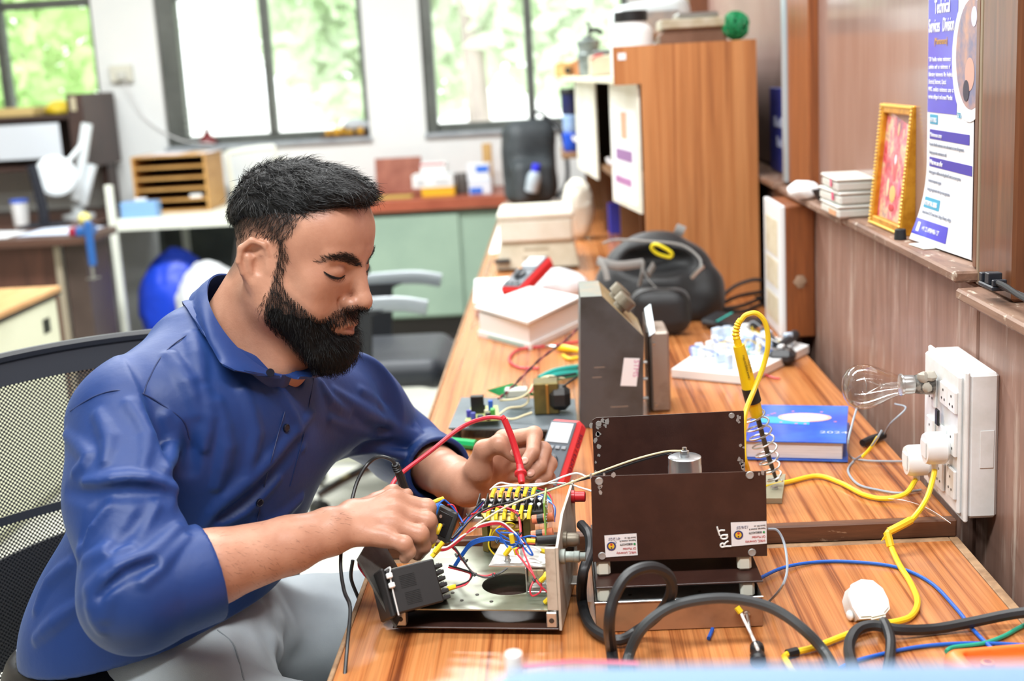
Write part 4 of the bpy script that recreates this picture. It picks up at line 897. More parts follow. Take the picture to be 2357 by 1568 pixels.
wire('yellow', .0011, [T0+V(-.02, -.012, .02), T0+V(-.012, -.02, .036), T0+V(.004, -.022, .045), T0+V(.012, -.016, .038), T0+V(-.004, -.014, .030), T0+V(.018, -.012, .032)], tf)
wire('yellow', .0011, [T0+V(-.018, -.012, .034), T0+V(-.022, -.02, .015), T0+V(-.014, -.024, .004), T0+V(-.008, -.03, .008)], tf)
# terminal block with screws and yellow lugs
BM = mframe(P(1098, 1178, y=1.548), ex*1+V(0, 0, .02), ey+V(0, 0, .22))
tb = MB(BM).rbox(-.001, .085, -.004, .028, -.004, .001, .001).build('terminal_block', mat('bakelite', (42, 38, 36), .5), ch)
MB(BM).rbox(-.004, .088, -.007, .031, -.007, -.0045, .0008).build('block_bracket', m_alum, tb)
m_lug = mat('yellow_sleeve', (238, 208, 40), .45)
for i in range(9): MB(BM).rbox(.0005+.0104*i, .0022+.0104*i, -.002, .026, .001, .0115, .0004).build('barrier', MATS['bakelite'], tb)
for i in range(8):
    x = .0064+.0104*i
    for y in (.005, .018):
        sc_ = MB(BM).lathe([(.0036, .001), (.0036, .0055), (.0028, .0065), (0, .0067)], (x, y, 0), (0, 0, 1), 10).build('terminal_screw', m_steel, tb)
    if 0 < i < 7:
        MB(BM).tube([(x, .022, .006), (x+.001, .031, .010), (x+.002, .040, .009)], .0027, 8, 3).build('lug_sleeve', m_lug, tb); MB(BM).tube([(x, .001, .006), (x-.001, -.010, .002), (x-.001, -.016, -.003)], .0026, 8, 3).build('lug_sleeve', m_lug, tb)
        cc_ = ['blue', 'blue', 'white', 'blue', 'green', 'red'][i-1]
        wire(cc_, .0010, [BM @ V(x+.002, .040, .009), BM @ V(x+.004, .047, .004), BM @ V(.05+.006*i, .050, -.006), BM @ V(.092, .036, -.014), BM @ V(.094, .02, -.03)], tb)
# bracket with relay in a clear cover
b = MB(); p0 = [P(1125, 1305, y=1.412), P(1262, 1307, y=1.405), P(1280, 1262, y=1.46), P(1152, 1255, y=1.46)]
bk = MB().prism(p0, (0, 0, .0014)).build('bracket', m_alum, ch)
q0 = [P(1208, 1308, y=1.404), P(1262, 1308, y=1.404), P(1262, 1404, y=1.388), P(1212, 1408, y=1.388)]
RMb = mframe(V(q0[0].x, q0[0].y, .768), ex, ey); hz = q0[0].z-.768
MB(RMb).rbox(0, .0015, 0, .03, 0, hz, .0004).rbox(.0016, .026, .0, .028, 0, .0014, .0004).build('bracket_leg', m_alum, bk)
rl = MB(RMb).rbox(.003, .021, .004, .026, .010, hz-.004, .001).build('relay', mat('relay_cream', (214, 206, 172), .5), ch)
cl = MB(RMb)
for q in ((.0215, .023, .002, .028, .008, hz-.002), (.003, .0214, .0015, .0025, .008, hz-.002), (.003, .023, .002, .028, hz-.0018, hz-.0008)): cl.box(*q)
cl.build('clear_cover', glassmat('clear_acrylic', (.95, .96, .95), .08), rl, smooth=0)
MB().lathe([(.0045, 0), (.0045, .002), (.003, .003), (.003, .007), (.002, .0075)], P(1168, 1292, y=1.425), (0, 0, 1), 10).build('bolt', m_steel, bk)
# small circuit board, capacitors, fuse tube
b0 = P(1254, 1232, y=1.46); bmx = mframe(b0, ey+V(-.08, 0, 0), (0, 0, 1)); pcb = MB(bmx).box(0, .058, 0, .040, 0, .0016).build('circuit_board', mat('pcb_green', (150, 196, 96), .4, 0, (110, 170, 70), 60), ch, smooth=0)
R9 = random.Random(9)
for i in range(12): x, y = R9.uniform(.006, .05), R9.uniform(.006, .036); MB(bmx).lathe([(.0012, 0), (.0008, .0016), (0, .002)], (x, y, .0016), (0, 0, 1), 6).build('solder_joint', m_steel, pcb)
for i in range(5): MB(bmx).box(.006+.009*i, .0072+.009*i, .004, .034-.003*i, .0016, .0018).build('copper_trace', mat('trace_green', (80, 140, 60), .4), pcb, smooth=0)
m_cap = mat('orange_sleeve', (226, 122, 84), .45)
for (px_, py_, yy) in ((1240, 1192, 1.50), (1238, 1228, 1.48)):
    c0 = P(px_-14, py_+5, y=yy); o = MB().cyl(c0, c0+ex*.026+V(0, 0, .004), .0058, 14).build('capacitor', m_cap, ch); MB().cyl(c0+ex*.006+V(0, 0, .0009), c0+ex*.014+V(0, 0, .0021), .0060, 14).build('band', m_black, o)
MB().cyl(P(1234, 1246, y=1.425), P(1282, 1242, y=1.432), .0058, 14).build('fuse_tube', m_black, ch)
# power inlet socket near the hand
I0 = P(1012, 1172, y=1.50); IM = mframe(I0, P(1052, 1192, y=1.485)-I0, V(.15, .3, 1)); inl = MB(IM).rbox(0, .028, -.034, .006, -.004, .004, .002).build('inlet_socket', mat('inlet_black', (52, 52, 52), .5), ch)
MB(IM).rbox(.004, .024, -.028, .0, .0042, .0052, .001).build('inlet_face', m_black, inl)
for i in range(3): MB(IM).lathe([(.0022, .0), (.0022, .0012)], (.009+.006*(i % 2), -.006-.009*i, .0053), (0, 0, 1), 8).build('inlet_pin', m_steel, inl)
MB(IM).rbox(-.014, -.0005, -.032, .004, -.014, -.0, .002).build('inlet_body', mat('inlet_blue', (30, 110, 190), .45), inl)
for i, (xx, yy) in enumerate(((1000, 1215), (1014, 1208), (1002, 1240))): MB().tube([P(xx, yy, y=1.462), P(xx-5, yy+13, y=1.455), P(xx-8, yy+20, y=1.455)], .0026, 8, 3).build('lug_sleeve', m_lug, inl)
MB().tube([P(990, 1160, y=1.48), P(1008, 1152, y=1.485), P(1020, 1148, y=1.49)], .0028, 8, 3).build('lug_sleeve', m_lug, inl)
# wiring
for k in range(5):
    o_ = (k-2)*2.3
    wire('blue', .0011, [(1045, 1306+o_, 1.46), (1062, 1280+o_, 1.455), (1088, 1250+o_, 1.45), (1135, 1240+o_*.8, 1.445), (1168, 1250+o_*.6, 1.44), (1195, 1258+o_*.5, 1.435)], ch)
wire('blue', .0011, [(1205, 1255, 1.43), (1165, 1238, 1.43), (1142, 1222, 1.43), (1160, 1218, 1.44), (1188, 1228, 1.44), (1200, 1250, 1.43), (1215, 1272, 1.425), (1226, 1276, 1.42), (1205, 1240, 1.43)], ch)
wire('blue', .0011, [(1150, 1232, 1.43), (1172, 1262, 1.425), (1192, 1250, 1.43), (1184, 1230, 1.43), (1152, 1226, 1.43)], ch)
wire('blue', .0011, [(1195, 1240, 1.44), (1222, 1234, 1.45), (1250, 1240, 1.44)], ch); wire('red', .0011, [(1196, 1250, 1.44), (1224, 1252, 1.445), (1245, 1250, 1.44)], ch)
for (c, o_) in (('red', 0), ('white', -3), ('red', 3)):
    wire(c, .0010, [(1005, 1265+o_, 1.42), (1030, 1262+o_, 1.42), (1062, 1238+o_, 1.43), (1085, 1220-o_, 1.44), (1108, 1210+o_, 1.44), (1150, 1204+o_, 1.44), (1180, 1225+o_, 1.44), (1205, 1250, 1.435)], ch)
wire('red', .0011, [(1135, 1165, 1.53), (1168, 1172, 1.53), (1192, 1188, 1.515), (1198, 1230, 1.47), (1196, 1258, 1.43), (1188, 1270, 1.42), (1210, 1300, 1.40), (1232, 1332, 1.385), (1224, 1345, 1.382)], ch); wire('red', .0011, [(1150, 1166, 1.53), (1185, 1176, 1.525), (1197, 1200, 1.51), (1200, 1240, 1.46), (1205, 1268, 1.42), (1222, 1310, 1.395), (1238, 1342, 1.38), (1268, 1372, 1.372), (1272, 1388, 1.372), (1262, 1390, 1.372)], ch)
wire('red', .0011, [(1228, 1338, 1.383), (1220, 1358, 1.378), (1226, 1372, 1.376), (1244, 1362, 1.376), (1246, 1342, 1.380)], ch)
for (x, y, yy) in ((1250, 1328, 1.378), (1260, 1378, 1.370)): MB().tube([P(x-6, y+10, y=yy), P(x+4, y, y=yy), P(x+8, y-8, y=yy+.004)], .0030, 8, 3).build('lug_sleeve', m_lug, ch)
for (x0_, y0_, x1_, y1_) in ((1176, 1230, 1180, 1250), (1162, 1278, 1176, 1260), (1186, 1262, 1190, 1276), (1212, 1245, 1232, 1246), (1244, 1268, 1266, 1272)): MB().cyl(P(x0_, y0_, y=1.425), P(x1_, y1_, y=1.425), .0030, 8).build('lug_sleeve', m_lug, ch)
wire('white', .0011, [(1195, 1262, 1.43), (1222, 1258, 1.425), (1246, 1268, 1.42)], ch)
wire('black', .0011, [(1034, 1252, 1.43), (1048, 1262, 1.43), (1068, 1292, 1.41), (1088, 1318, 1.395), (1120, 1330, 1.39), (1150, 1320, 1.39), (1168, 1308, 1.395)], ch); wire('red', .0011, [(1040, 1260, 1.43), (1052, 1272, 1.43), (1086, 1316, 1.40), (1115, 1326, 1.395), (1140, 1320, 1.395)], ch)
wire('black', .0011, [(1034, 1302, 1.42), (1062, 1310, 1.41), (1086, 1320, 1.398), (1078, 1338, 1.39), (1048, 1350, 1.385)], ch); wire('red', .0011, [(1032, 1306, 1.42), (1070, 1316, 1.41), (1084, 1324, 1.398), (1074, 1344, 1.388), (1048, 1354, 1.383)], ch)
MB().cyl(P(1030, 1356, y=1.385), P(1050, 1350, y=1.385), .0030, 8).build('lug_sleeve', m_lug, ch)
for (x0_, y0_, x1_, y1_) in ((994, 1282, 1012, 1262), (1000, 1272, 1020, 1248)): MB().cyl(P(x0_, y0_, y=1.405), P(x1_, y1_, y=1.41), .0030, 8).build('lug_sleeve', m_lug, ch)
for (c, o_) in (('black', 0), ('blue', 5), ('red', 9), ('blue', 12)):
    wire(c, .0011, [(1036+o_*.5, 1246, 1.45), (1056+o_*.6, 1216+o_*.4, 1.47), (1076+o_*.5, 1190+o_*.6, 1.50), (1100+o_*.2, 1164+o_*.8, 1.535), (1112, 1152+o_*.5, 1.55)], ch)
wire('red', .0011, [(1060, 1205, 1.48), (1085, 1184, 1.51), (1115, 1178, 1.53), (1140, 1166, 1.535)], ch)
wire('blue', .0011, [(1020, 1148, 1.49), (1040, 1166, 1.49), (1058, 1190, 1.485), (1066, 1205, 1.48)], ch); wire('red', .0010, [(1030, 1162, 1.49), (1044, 1164, 1.49), (1054, 1184, 1.487)], ch)
for k in range(3): wire('blue', .0011, [(1018+k*2, 1150, 1.487), (1004-k*3, 1172, 1.475), (992+k*4, 1196, 1.465), (998+k*5, 1222, 1.458), (990+k*6, 1242, 1.455)], ch)
for (x, y, yy) in ((1062, 1206, 1.478), (1078, 1186, 1.505), (1092, 1322, 1.396), (1144, 1246, 1.438), (1192, 1186, 1.515), (1198, 1256, 1.428), (1196, 1228, 1.44), (1072, 1290, 1.408), (1052, 1278, 1.425), (1138, 1324, 1.39), (1230, 1334, 1.384), (1064, 1286, 1.45)):
    MB().tube([P(x-4, y-3, y=yy), P(x, y+4, y=yy-.003), P(x+4, y-2, y=yy)], .0012, 6, 3).build('cable_tie', m_black, ch)
# leads running across to the brown box sensor
wire('white', .0012, [(1128, 1128, 1.56), (1150, 1112, 1.56), (1180, 1116, 1.56), (1240, 1118, 1.53), (1300, 1096, 1.53), (1330, 1090, 1.53), (1362, 1102, 1.50), (1400, 1100, 1.48)], ch)
wire('white', .0012, [(1135, 1122, 1.56), (1190, 1118, 1.555), (1290, 1112, 1.53), (1340, 1124, 1.50), (1366, 1132, 1.48)], ch)
wire('black', .0013, [(1040, 1240, 1.45), (1110, 1176, 1.50), (1200, 1150, 1.515), (1290, 1118, 1.52), (1370, 1096, 1.50), (1470, 1062, 1.50), (1545, 1042, 1.50)], ch)
wire('cream', .0013, [(1062, 1240, 1.44), (1110, 1200, 1.47), (1180, 1160, 1.50), (1290, 1120, 1.515), (1370, 1090, 1.50), (1460, 1058, 1.50), (1530, 1040, 1.50), (1568, 1038, 1.50)], ch)
# ================================================================ test leads, probes, red multimeter in front
m_redp = mat('probe_red', (214, 42, 52), .4); m_blkp = mat('probe_black', (26, 27, 30), .45)
pr = thing('test_probe', 'red test probe held by the far hand with its long red lead', 'test probe', P(1208, 1128, y=1.575))
pa, pb_, pc = P(1161, 966, y=1.618), P(1188, 1040, y=1.610), P(1202, 1090, y=1.598); tp = P(1207, 1131, y=1.572); ax = (tp-pc).normalized()
MB().tube([pa, P(1175, 1000, y=1.615), pb_, pc], lambda t: .0042+.0004*t, 10, 4).build('handle', m_redp, pr)
MB().lathe([(.0046, 0), (.0050, .002), (.0044, .004), (.0050, .006), (.0044, .008), (.0050, .010), (.0046, .012), (.0080, .0135), (.0082, .017), (.0048, .019), (.0046, .030), (.0036, .032)], P(1196, 1070, y=1.604), ax, 14).build('finger_guard', m_redp, pr)
MB().cyl(P(1205, 1117, y=1.582), tp, .0011, 8, .0004).build('tip', m_steel, pr)
MB().tube([pa+V(.0, 0, 0), P(1155, 960, y=1.62)], .0038, 8).build('strain_relief', m_redp, pr)
wire('red', .0029, [(1162, 968, 1.618), (1150, 962, 1.62), (1115, 963, 1.63), (1060, 985, 1.64), (990, 1040, 1.62), (930, 1085, 1.60), (905, 1112, 1.58), (898, 1140, 1.56), (880, 1200, 1.53), (838, 1270, 1.48), (828, 1298, 1.46), (838, 1318, 1.44), (850, 1330, 1.45)], pr, 'lead', 6, 8)
pk = thing('test_probe', 'black test probe gripped behind the near hand with its black lead looping down', 'test probe', P(930, 1130, y=1.50))
MB().tube([P(912, 1072, y=1.50), P(922, 1100, y=1.505), P(936, 1140, y=1.51)], lambda t: .0048+.001*t, 10, 4).build('handle', m_blkp, pk)
for i in range(4): MB().lathe([(.0042, 0), (.0052, .001), (.0042, .0025)], P(909+1.8*i, 1068+4.6*i, y=1.50), P(922, 1100, y=1.505)-P(912, 1072, y=1.50), 10).build('ridge', m_blkp, pk)
wire('black', .0023, [(912, 1074, 1.50), (900, 1058, 1.50), (872, 1052, 1.50), (845, 1070, 1.50), (822, 1110, 1.48), (808, 1160, 1.46), (790, 1230, 1.43), (784, 1300, 1.40), (792, 1360, 1.37), (806, 1400, 1.34), (800, 1480, 1.30), (790, 1600, 1.26), (780, 1750, 1.2)], pk, 'lead', 6, 8)
wire('black', .0023, [(812, 1290, 1.50), (808, 1330, 1.50), (822, 1370, 1.50), (840, 1410, 1.5)], pk, 'lead', 6, 8)
def meter(label, M, s=1.0, screen=(206, 214, 220)):
    r = thing('multimeter', label, 'multimeter', M @ V(0, 0, 0)); mm = M @ Matrix.Scale(s, 4)
    MB(mm).rbox(-.036, .036, 0, .150, 0, .034, .008).build('body', mat('meter_red', (212, 44, 48), .4), r)
    MB(mm).rbox(-.030, .030, .008, .142, .0342, .037, .002).build('front', mat('meter_grey', (92, 100, 108), .45), r)
    MB(mm).rbox(-.026, .026, .096, .138, .0372, .0385, .001).build('screen', mat('lcd_grey', screen, .15), r)
    MB(mm).lathe([(.017, .0372), (.017, .043), (.014, .045), (0, .045)], (0, .055, 0), (0, 0, 1), 18).build('dial', mat('dial_dark', (40, 44, 50), .4), r); MB(mm).rbox(-.003, .003, .040, .070, .045, .050, .001).build('pointer', MATS['dial_dark'], r)
    for i in range(4): MB(mm).rbox(-.026+.014*i, -.016+.014*i, .082, .089, .0372, .040, .001).build('button', mat('button_amber' if i == 0 else 'button_grey', (232, 150, 50) if i == 0 else (150, 156, 162), .4), r)
    for i in range(3): MB(mm).lathe([(.006, .0372), (.006, .040), (.003, .0402)], (-.018+.018*i, .020, 0), (0, 0, 1), 10).build('socket', m_black, r)
    return r
# meter lying propped, screen towards the man, bottom end by the probe hand
e0, e1 = P(1262, 1062, y=1.80), P(1300, 978, y=1.90); yv_ = V(.30, .55, .72).normalized(); M1 = mframe(P(1318, 988, y=1.90)-yv_*.118+V(0, 0, .006), V(.82, -.55, .05), yv_)
mtr = meter('red multimeter with grey screen propped beside the probe hand', M1, .78)
text('handwriting', 'M3X7/3 / OM5', mat('ink_purple', (110, 30, 70), .6), mframe(M1 @ V(.0285, .030, .010), M1.to_3x3() @ V(0, 1, 0), M1.to_3x3() @ V(0, 0, 1)) , .011, mtr, ax='LEFT')
# ================================================================ brown enamel box on its tray
bb = thing('brown_box', 'dark brown enamelled metal cover with two repair stickers standing open on a tray', 'instrument cover', (.12, 1.47, .80))
m_be = mat('brown_enamel_box', (54, 32, 27), .36, 0, (62, 38, 32), 40, bump=.06, bscale=500); m_chip = mat('bare_chip', (178, 178, 176), .45, .5)
F0, F1, F2, F3 = P(1365, 1294, y=1.40), P(1766, 1280, y=1.40), P(1763, 1085, y=1.40), P(1360, 1097, y=1.40)
fp = MB().prism([F0, F1, F2, F3], (0, .0016, 0)).build('front_panel', m_be, bb)
G0, G1, G2, G3 = P(1368, 1100, y=1.6), P(1716, 1095, y=1.6), P(1712, 946, y=1.6), P(1372, 962, y=1.6); G0.z = G1.z = F0.z+.002
rpn = MB().prism([G0, G1, G2, G3+V(.0, 0, -.000), P(1363, 968, y=1.6)], (0, .0016, 0)).build('rear_panel', m_be, bb)
MB().prism([F0+V(.001, .0018, 0), F1+V(-.001, .0018, 0), G1+V(-.001, -.0002, 0), G0+V(.001, -.0002, 0)], (0, 0, .0016)).build('bottom_plate', m_be, bb)
for i, (x, y) in enumerate(((1379, 1108), (1726, 1094), (1386, 1280), (1731, 1272))): MB().lathe([(.0048, 0), (.0040, .0012), (.002, .0008), (0, .0010)], P(x, y, y=1.3998), (0, -1, 0), 12).build('screw', m_chip, fp)
for (x, y) in ((1378, 976), (1684, 957)): MB().lathe([(.0040, 0), (.0034, .0010), (0, .0008)], P(x, y, y=1.5998), (0, -1, 0), 12).build('screw', m_chip, rpn)
R3 = random.Random(3)
def chip(px0, py0, yy, n, sx, sy, par):
    for _ in range(n):
        x, y = px0+R3.gauss(0, sx), py0+R3.gauss(0, sy); r = R3.uniform(2, 6); pts = [P(x+r*R3.uniform(.5, 1.3)*math.cos(a), y+r*R3.uniform(.6, 1.6)*math.sin(a), y=yy) for a in np.arange(0, 6.28, .9)]
        MB().prism(pts, (0, -.00025, 0)).build('paint_chip', m_chip, par)
chip(1380, 975, 1.5998, 6, 9, 6, rpn); chip(1374, 1030, 1.5998, 8, 3, 35, rpn); chip(1702, 965, 1.5998, 4, 5, 6, rpn); chip(1706, 1060, 1.5998, 7, 4, 18, rpn); chip(1383, 1122, 1.3998, 3, 4, 8, fp); chip(1755, 1092, 1.3998, 3, 6, 3, fp); chip(1400, 1095, 1.3998, 3, 30, 1.5, fp)
# stickers, printed upside-down
m_stk = mat('sticker_white', (236, 236, 238), .5); m_tr = mat('print_red', (196, 52, 56), .6); m_tk = mat('print_black', (44, 46, 52), .6); m_tg = mat('print_green', (40, 150, 80), .6); m_ty = mat('emblem_yellow', (232, 186, 52), .6); m_ts = mat('pen_grey', (120, 124, 150), .6)
def sticker(c00, c10, c11, c01, hand):
    yy = 1.3994; q = [P(*c, y=yy) for c in (c00, c10, c11, c01)]; st = MB().prism(q, (0, -.0003, 0)).build('sticker', m_stk, fp)
    # upside-down text: origin at the sticker's top right, reading right to left as seen
    X = (q[0]-q[1]).normalized(); Y = (q[1]-q[2]).normalized(); w = (q[0]-q[1]).length; h = (q[1]-q[2]).length; O = q[2]+V(0, -.0006, 0)
    # local frame: x runs towards picture-left, y runs downwards in the picture (text is upside-down)
    def M(fx_, fy_): return mframe(O+X*(w*fx_)+Y*(h*fy_)*1.0, X, Y)
    text('lettering', 'WRIC, University', m_tr, M(.04, .80), h*.15, st, .0001, sx=.80); text('lettering', 'Of Mumbai', m_tr, M(.04, .62), h*.15, st, .0001, sx=.85)
    text('lettering', '8080243379', m_tk, M(.14, .42), h*.13, st, .0001, sx=.85); MB().lathe([(h*.05, 0), (h*.05, .0002)], M(.08, .47) @ V(0, 0, 0), (0, -1, 0), 12).build('phone_icon', m_tg, st)
    text('lettering', 'Repaired, checked &', m_tk, M(.03, .27), h*.10, st, .0001, sx=.85); text('lettering', 'Sound OK. on', m_tk, M(.03, .14), h*.10, st, .0001, sx=.85)
    text('handwriting', hand, m_ts, M(.50, .12), h*.17, st, .0001, shear=.3); text('handwriting', 'OK', m_ts, M(.62, .30), h*.15, st, .0001, shear=.3) if hand.startswith('4') else None
    e = M(.80, .50) @ V(0, 0, 0); MB().lathe([(h*.20, 0), (h*.20, .0002), (h*.145, .0002), (h*.145, 0)], e, (0, -1, 0), 22).build('emblem', mat('emblem_navy', (58, 60, 120), .6), st)
    MB().lathe([(h*.135, 0), (h*.135, .0003), (0, .0003)], e, (0, -1, 0), 18).build('emblem', m_ty, st); MB().lathe([(h*.06, 0), (h*.05, .0005), (0, .0005)], e+V(0, 0, .002), (0, -1, 0), 12).build('emblem', m_tr, st); MB().lathe([(h*.04, 0), (h*.035, .0005), (0, .0005)], e+V(0, 0, -.002), (0, -1, 0), 10).build('emblem', m_tk, st)
sticker((1394, 1283), (1468, 1278), (1465, 1228), (1391, 1233), '4/12/25'); sticker((1684, 1258), (1765, 1251), (1764, 1200), (1682, 1203), '12/6/25')
zz8 = lambda pts: [P(1640+x/8.957, 1190+y/8.957, y=1.3992) for x, y in pts]; m_mk = mat('white_marker', (240, 240, 236), .6)
for pts in ([(95, 205), (118, 290), (150, 385)], [(125, 310), (170, 280), (255, 278)], [(318, 372), (215, 378), (172, 405), (190, 448), (250, 455), (300, 435), (305, 392), (268, 388)], [(388, 605), (270, 610), (185, 622), (165, 575), (215, 545), (255, 600)], [(235, 590), (275, 530), (330, 498)]): MB().tube(zz8(pts), .0010, 6, 4).build('handwriting', m_mk, fp)
# sensor can inside the box
S0 = P(1577, 1092, y=1.50); S0.z = F0.z+.0022
sn = thing('metal_sensor_can', 'small round metal can with a bolt inside the brown box', 'sensor', S0)
zt_ = P(1577, 1052, y=1.5).z-S0.z
MB().lathe([(.0205, 0), (.0205, zt_-.012), (.0200, zt_-.010), (.0200, zt_), (.018, zt_+.001), (.006, zt_+.001), (.006, zt_+.004), (0, zt_+.004)], S0, (0, 0, 1), 26).build('can', mat('can_steel', (206, 212, 216), .28, .9), sn)
MB().lathe([(.0055, zt_+.0042), (.0055, zt_+.008), (.003, zt_+.0085), (.003, zt_+.012), (0, zt_+.012)], S0, (0, 0, 1), 6).build('nut', m_steel, sn)
# tray below the box
ty = thing('instrument_tray', 'rusty open metal tray with white standoffs under the brown box', 'tray', (.115, 1.46, ZL))
m_rust = mat('rusty_front', (176, 128, 92), .5, .3, (130, 92, 66), 12, vr=(.45, .7)); x0, x1, ya, yb, zb, zt2 = .022, .208, 1.352, 1.585, ZL+.001, .774
MB().rbox(x0, x1, ya, ya+.0018, zb, zt2, .0005).build('front', m_rust, ty); MB().rbox(x0-.001, x1+.001, ya-.001, ya+.0005, zt2-.001, zt2+.0012, .0004).build('rim', m_steel, ty)
for (a, c) in ((x0, x0+.0016), (x1-.0016, x1)): MB().rbox(a, c, ya+.002, yb, zb, zt2, .0004).build('side', m_dk, ty)
MB().rbox(x0, x1, yb, yb+.0016, zb, zt2, .0004).build('rear', m_dk, ty); MB().box(x0+.002, x1-.002, ya+.002, yb, zb, zb+.0015).build('bottom', mat('tray_grey', (150, 154, 154), .45, .4), ty, smooth=0)
MB().rbox(x0+.018, x1-.018, ya+.012, yb-.03, .762, .7635, .0004).build('inner_plate', mat('inner_grey', (172, 178, 180), .42, .5, (150, 156, 160), 20), ty)
for (px_, py_) in ((1450, 1370), (1610, 1362)): MB().cyl(P(px_, py_, z=.7636), P(px_, py_, z=.7636)+V(0, 0, .0004), .0022, 8).build('hole', m_dk, ty)
MB().rbox(x0+.002, x1+.004, 1.372, 1.578, .7825, .7845, .0004).build('dark_plate', m_be, ty)
m_stand = mat('nylon_standoff', (222, 220, 204), .5)
for (x, yy) in ((x0+.003, 1.374), (x1-.021, 1.374), (x0+.003, 1.55), (x1-.021, 1.55)):
    MB().rbox(x, x+.016, yy, yy+.016, .7640, .7822, .003).build('standoff', m_stand, ty); MB().rbox(x+.001, x+.017, yy+.028 if yy < 1.5 else yy, yy+.044 if yy < 1.5 else yy+.016, .7848, F0.z-.0004, .003).build('standoff', m_stand, ty)
MB().lathe([(.004, 0), (.004, .002), (.002, .0025), (.0022, .006), (.0015, .024)], V(.190, ya-.0005, .755), (0, -1, -.4), 8).build('screw', m_steel, ty)
# ================================================================ soldering iron and stand
m_yel = mat('iron_yellow', (240, 200, 22), .38); st = thing('soldering_stand', 'coil-spring soldering iron stand with metal base behind the brown box', 'stand', (.288, 1.75, ZU))
q = [P(1752, 1160, z=ZU), P(1800, 1160, z=ZU), P(1808, 1103, z=ZU), P(1762, 1106, z=ZU)]
MB().prism([p+V(0, 0, .0003) for p in q], (0, 0, .0075)).build('base', mat('cast_base', (168, 164, 140), .5, .5), st)
s0, s1 = P(1786, 1110, y=1.75), P(1733, 942, y=1.745); s0.z = ZU+.012; ax = s1-s0; xx, yy_, zz_ = frame_of(ax); pts = []
for k in range(200):
    t = k/199; a = 2*PI*8.6*t; r = .0095+.0068*min(1, t*2.2)-(.004*max(0, t-.85)/.15); pts.append(s0+ax*t+xx*(r*math.cos(a))+yy_*(r*math.sin(a)))
MB().tube(pts, .0014, 6).build('spring', m_steel, st); MB().lathe([(.005, 0), (.005, .002), (0, .0025)], V(s0.x-.004, s0.y-.012, ZU+.008), (0, 0, 1), 10).build('screw', m_steel, st)
ir = thing('soldering_iron', 'yellow soldering iron resting upright in the spring stand', 'soldering iron', s0)
h0, h1, h2 = P(1742, 955, y=1.742), P(1722, 880, y=1.735), P(1700, 795, y=1.73); a0 = (h2-h0).normalized()
MB().tube([s0+V(.001, -.001, .003), s0.lerp(h0, .35), h0], lambda t: .0022+.0014*min(1, t*3), 8).build('shaft', m_dk, ir)
MB().tube([h0-a0*.002, h0+a0*.012, h0.lerp(h1, .42)], lambda t: .0085+.0012*t, 14, 3).build('collar', m_yel, ir)
MB().tube([h0.lerp(h1, .40), h0.lerp(h1, .85)], .0112, 14).build('grip', m_blackr, ir); MB().rbox(*sum(([h0[i]-.004, h0[i]+.004] for i in range(3)), []), .001).build('clip', m_black, ir)
MB().tube([h0.lerp(h1, .84), h1, h1.lerp(h2, .35), h1.lerp(h2, .8), h2], lambda t: .0108-.0032*t, 14, 3).build('handle', m_yel, ir)
TM_ = mframe(h1.lerp(h2, .15)+V(.0005, -.0118, 0), (h2-h1), V(1, .2, .2)); text('lettering', 'www.soldron.com', mat('print_brown', (110, 90, 20), .6), TM_, .0055, ir, .0002, sx=.85); text('lettering', '25W/230V', MATS['print_brown'], mframe(h1.lerp(h2, .30)+V(.006, -.0108, 0), (h2-h1), V(1, .2, .2)), .0045, ir, .0002)
hp = smooth_path([h2, P(1694, 770, y=1.73), P(1698, 748, y=1.73), P(1706, 735, y=1.73)], 6)
MB().tube(hp, lambda t: .0052-.001*t+.0008*math.sin(t*60), 10).build('strain_relief', m_yel, ir)
wy = lambda pts, nm, par: MB().tube([W3(p) for p in pts], .0036, 8, 7).build(nm, mat('cable_yellow', (242, 206, 40), .4), par)
wy([(1706, 737, 1.73), (1718, 725, 1.73), (1742, 722, 1.73), (1762, 745, 1.73), (1768, 790, 1.73), (1758, 840, 1.73), (1735, 900, 1.72), (1716, 950, 1.70), (1712, 1010, 1.69), (1716, 1065, 1.68), ('z', 1745, 1120, ZU+.012), ('z', 1812, 1110, ZU+.0045), ('z', 1880, 1096, ZU+.0045), ('z', 1935, 1112, ZU+.0045), ('z', 1990, 1140, ZU+.0045), ('z', 2040, 1148, ZU+.0045), (2085, 1136, 1.69), V(.479, 1.722, .779)], 'cable', ir)
# ================================================================ blue diary
bk_ = thing('diary', 'thick blue 2024 diary lying behind the iron stand', 'book', (.39, 1.97, ZU)); zt3 = .792
c = [P(1715, 1014, z=zt3), P(1945, 1019, z=zt3), P(1978, 937, z=zt3), P(1762, 932, z=zt3)]
BMx = mframe(c[0], c[1]-c[0], c[3]-c[0]); bw = (c[1]-c[0]).length; bh = (c[3]-c[0]).length
m_cov = mat('diary_blue', (44, 88, 196), .25, 0, (60, 120, 220), 9, coat=.3)
MB(BMx).rbox(0, bw+.002, 0, bh, -.0022, 0, .0006).build('cover', m_cov, bk_); MB(BMx).rbox(0, bw+.004, 0, bh, -.031, -.0285, .0006).build('cover', m_cov, bk_); MB(BMx).rbox(-.0022, -.0002, 0, bh, -.031, 0, .0006).build('spine', m_cov, bk_)
MB(BMx).rbox(.0, bw-.004, .005, bh-.004, -.0283, -.0024, .001).build('pages', mat('page_block', (226, 224, 226), .8, 0, (206, 204, 208), 90, stretch=(.2, .2, 12)), bk_)
cov = bk_.children[0]
MB(BMx).lathe([(1, 0), (1, .0003), (0, .0003)], (0, 0, 0), (0, 0, 1), 28)
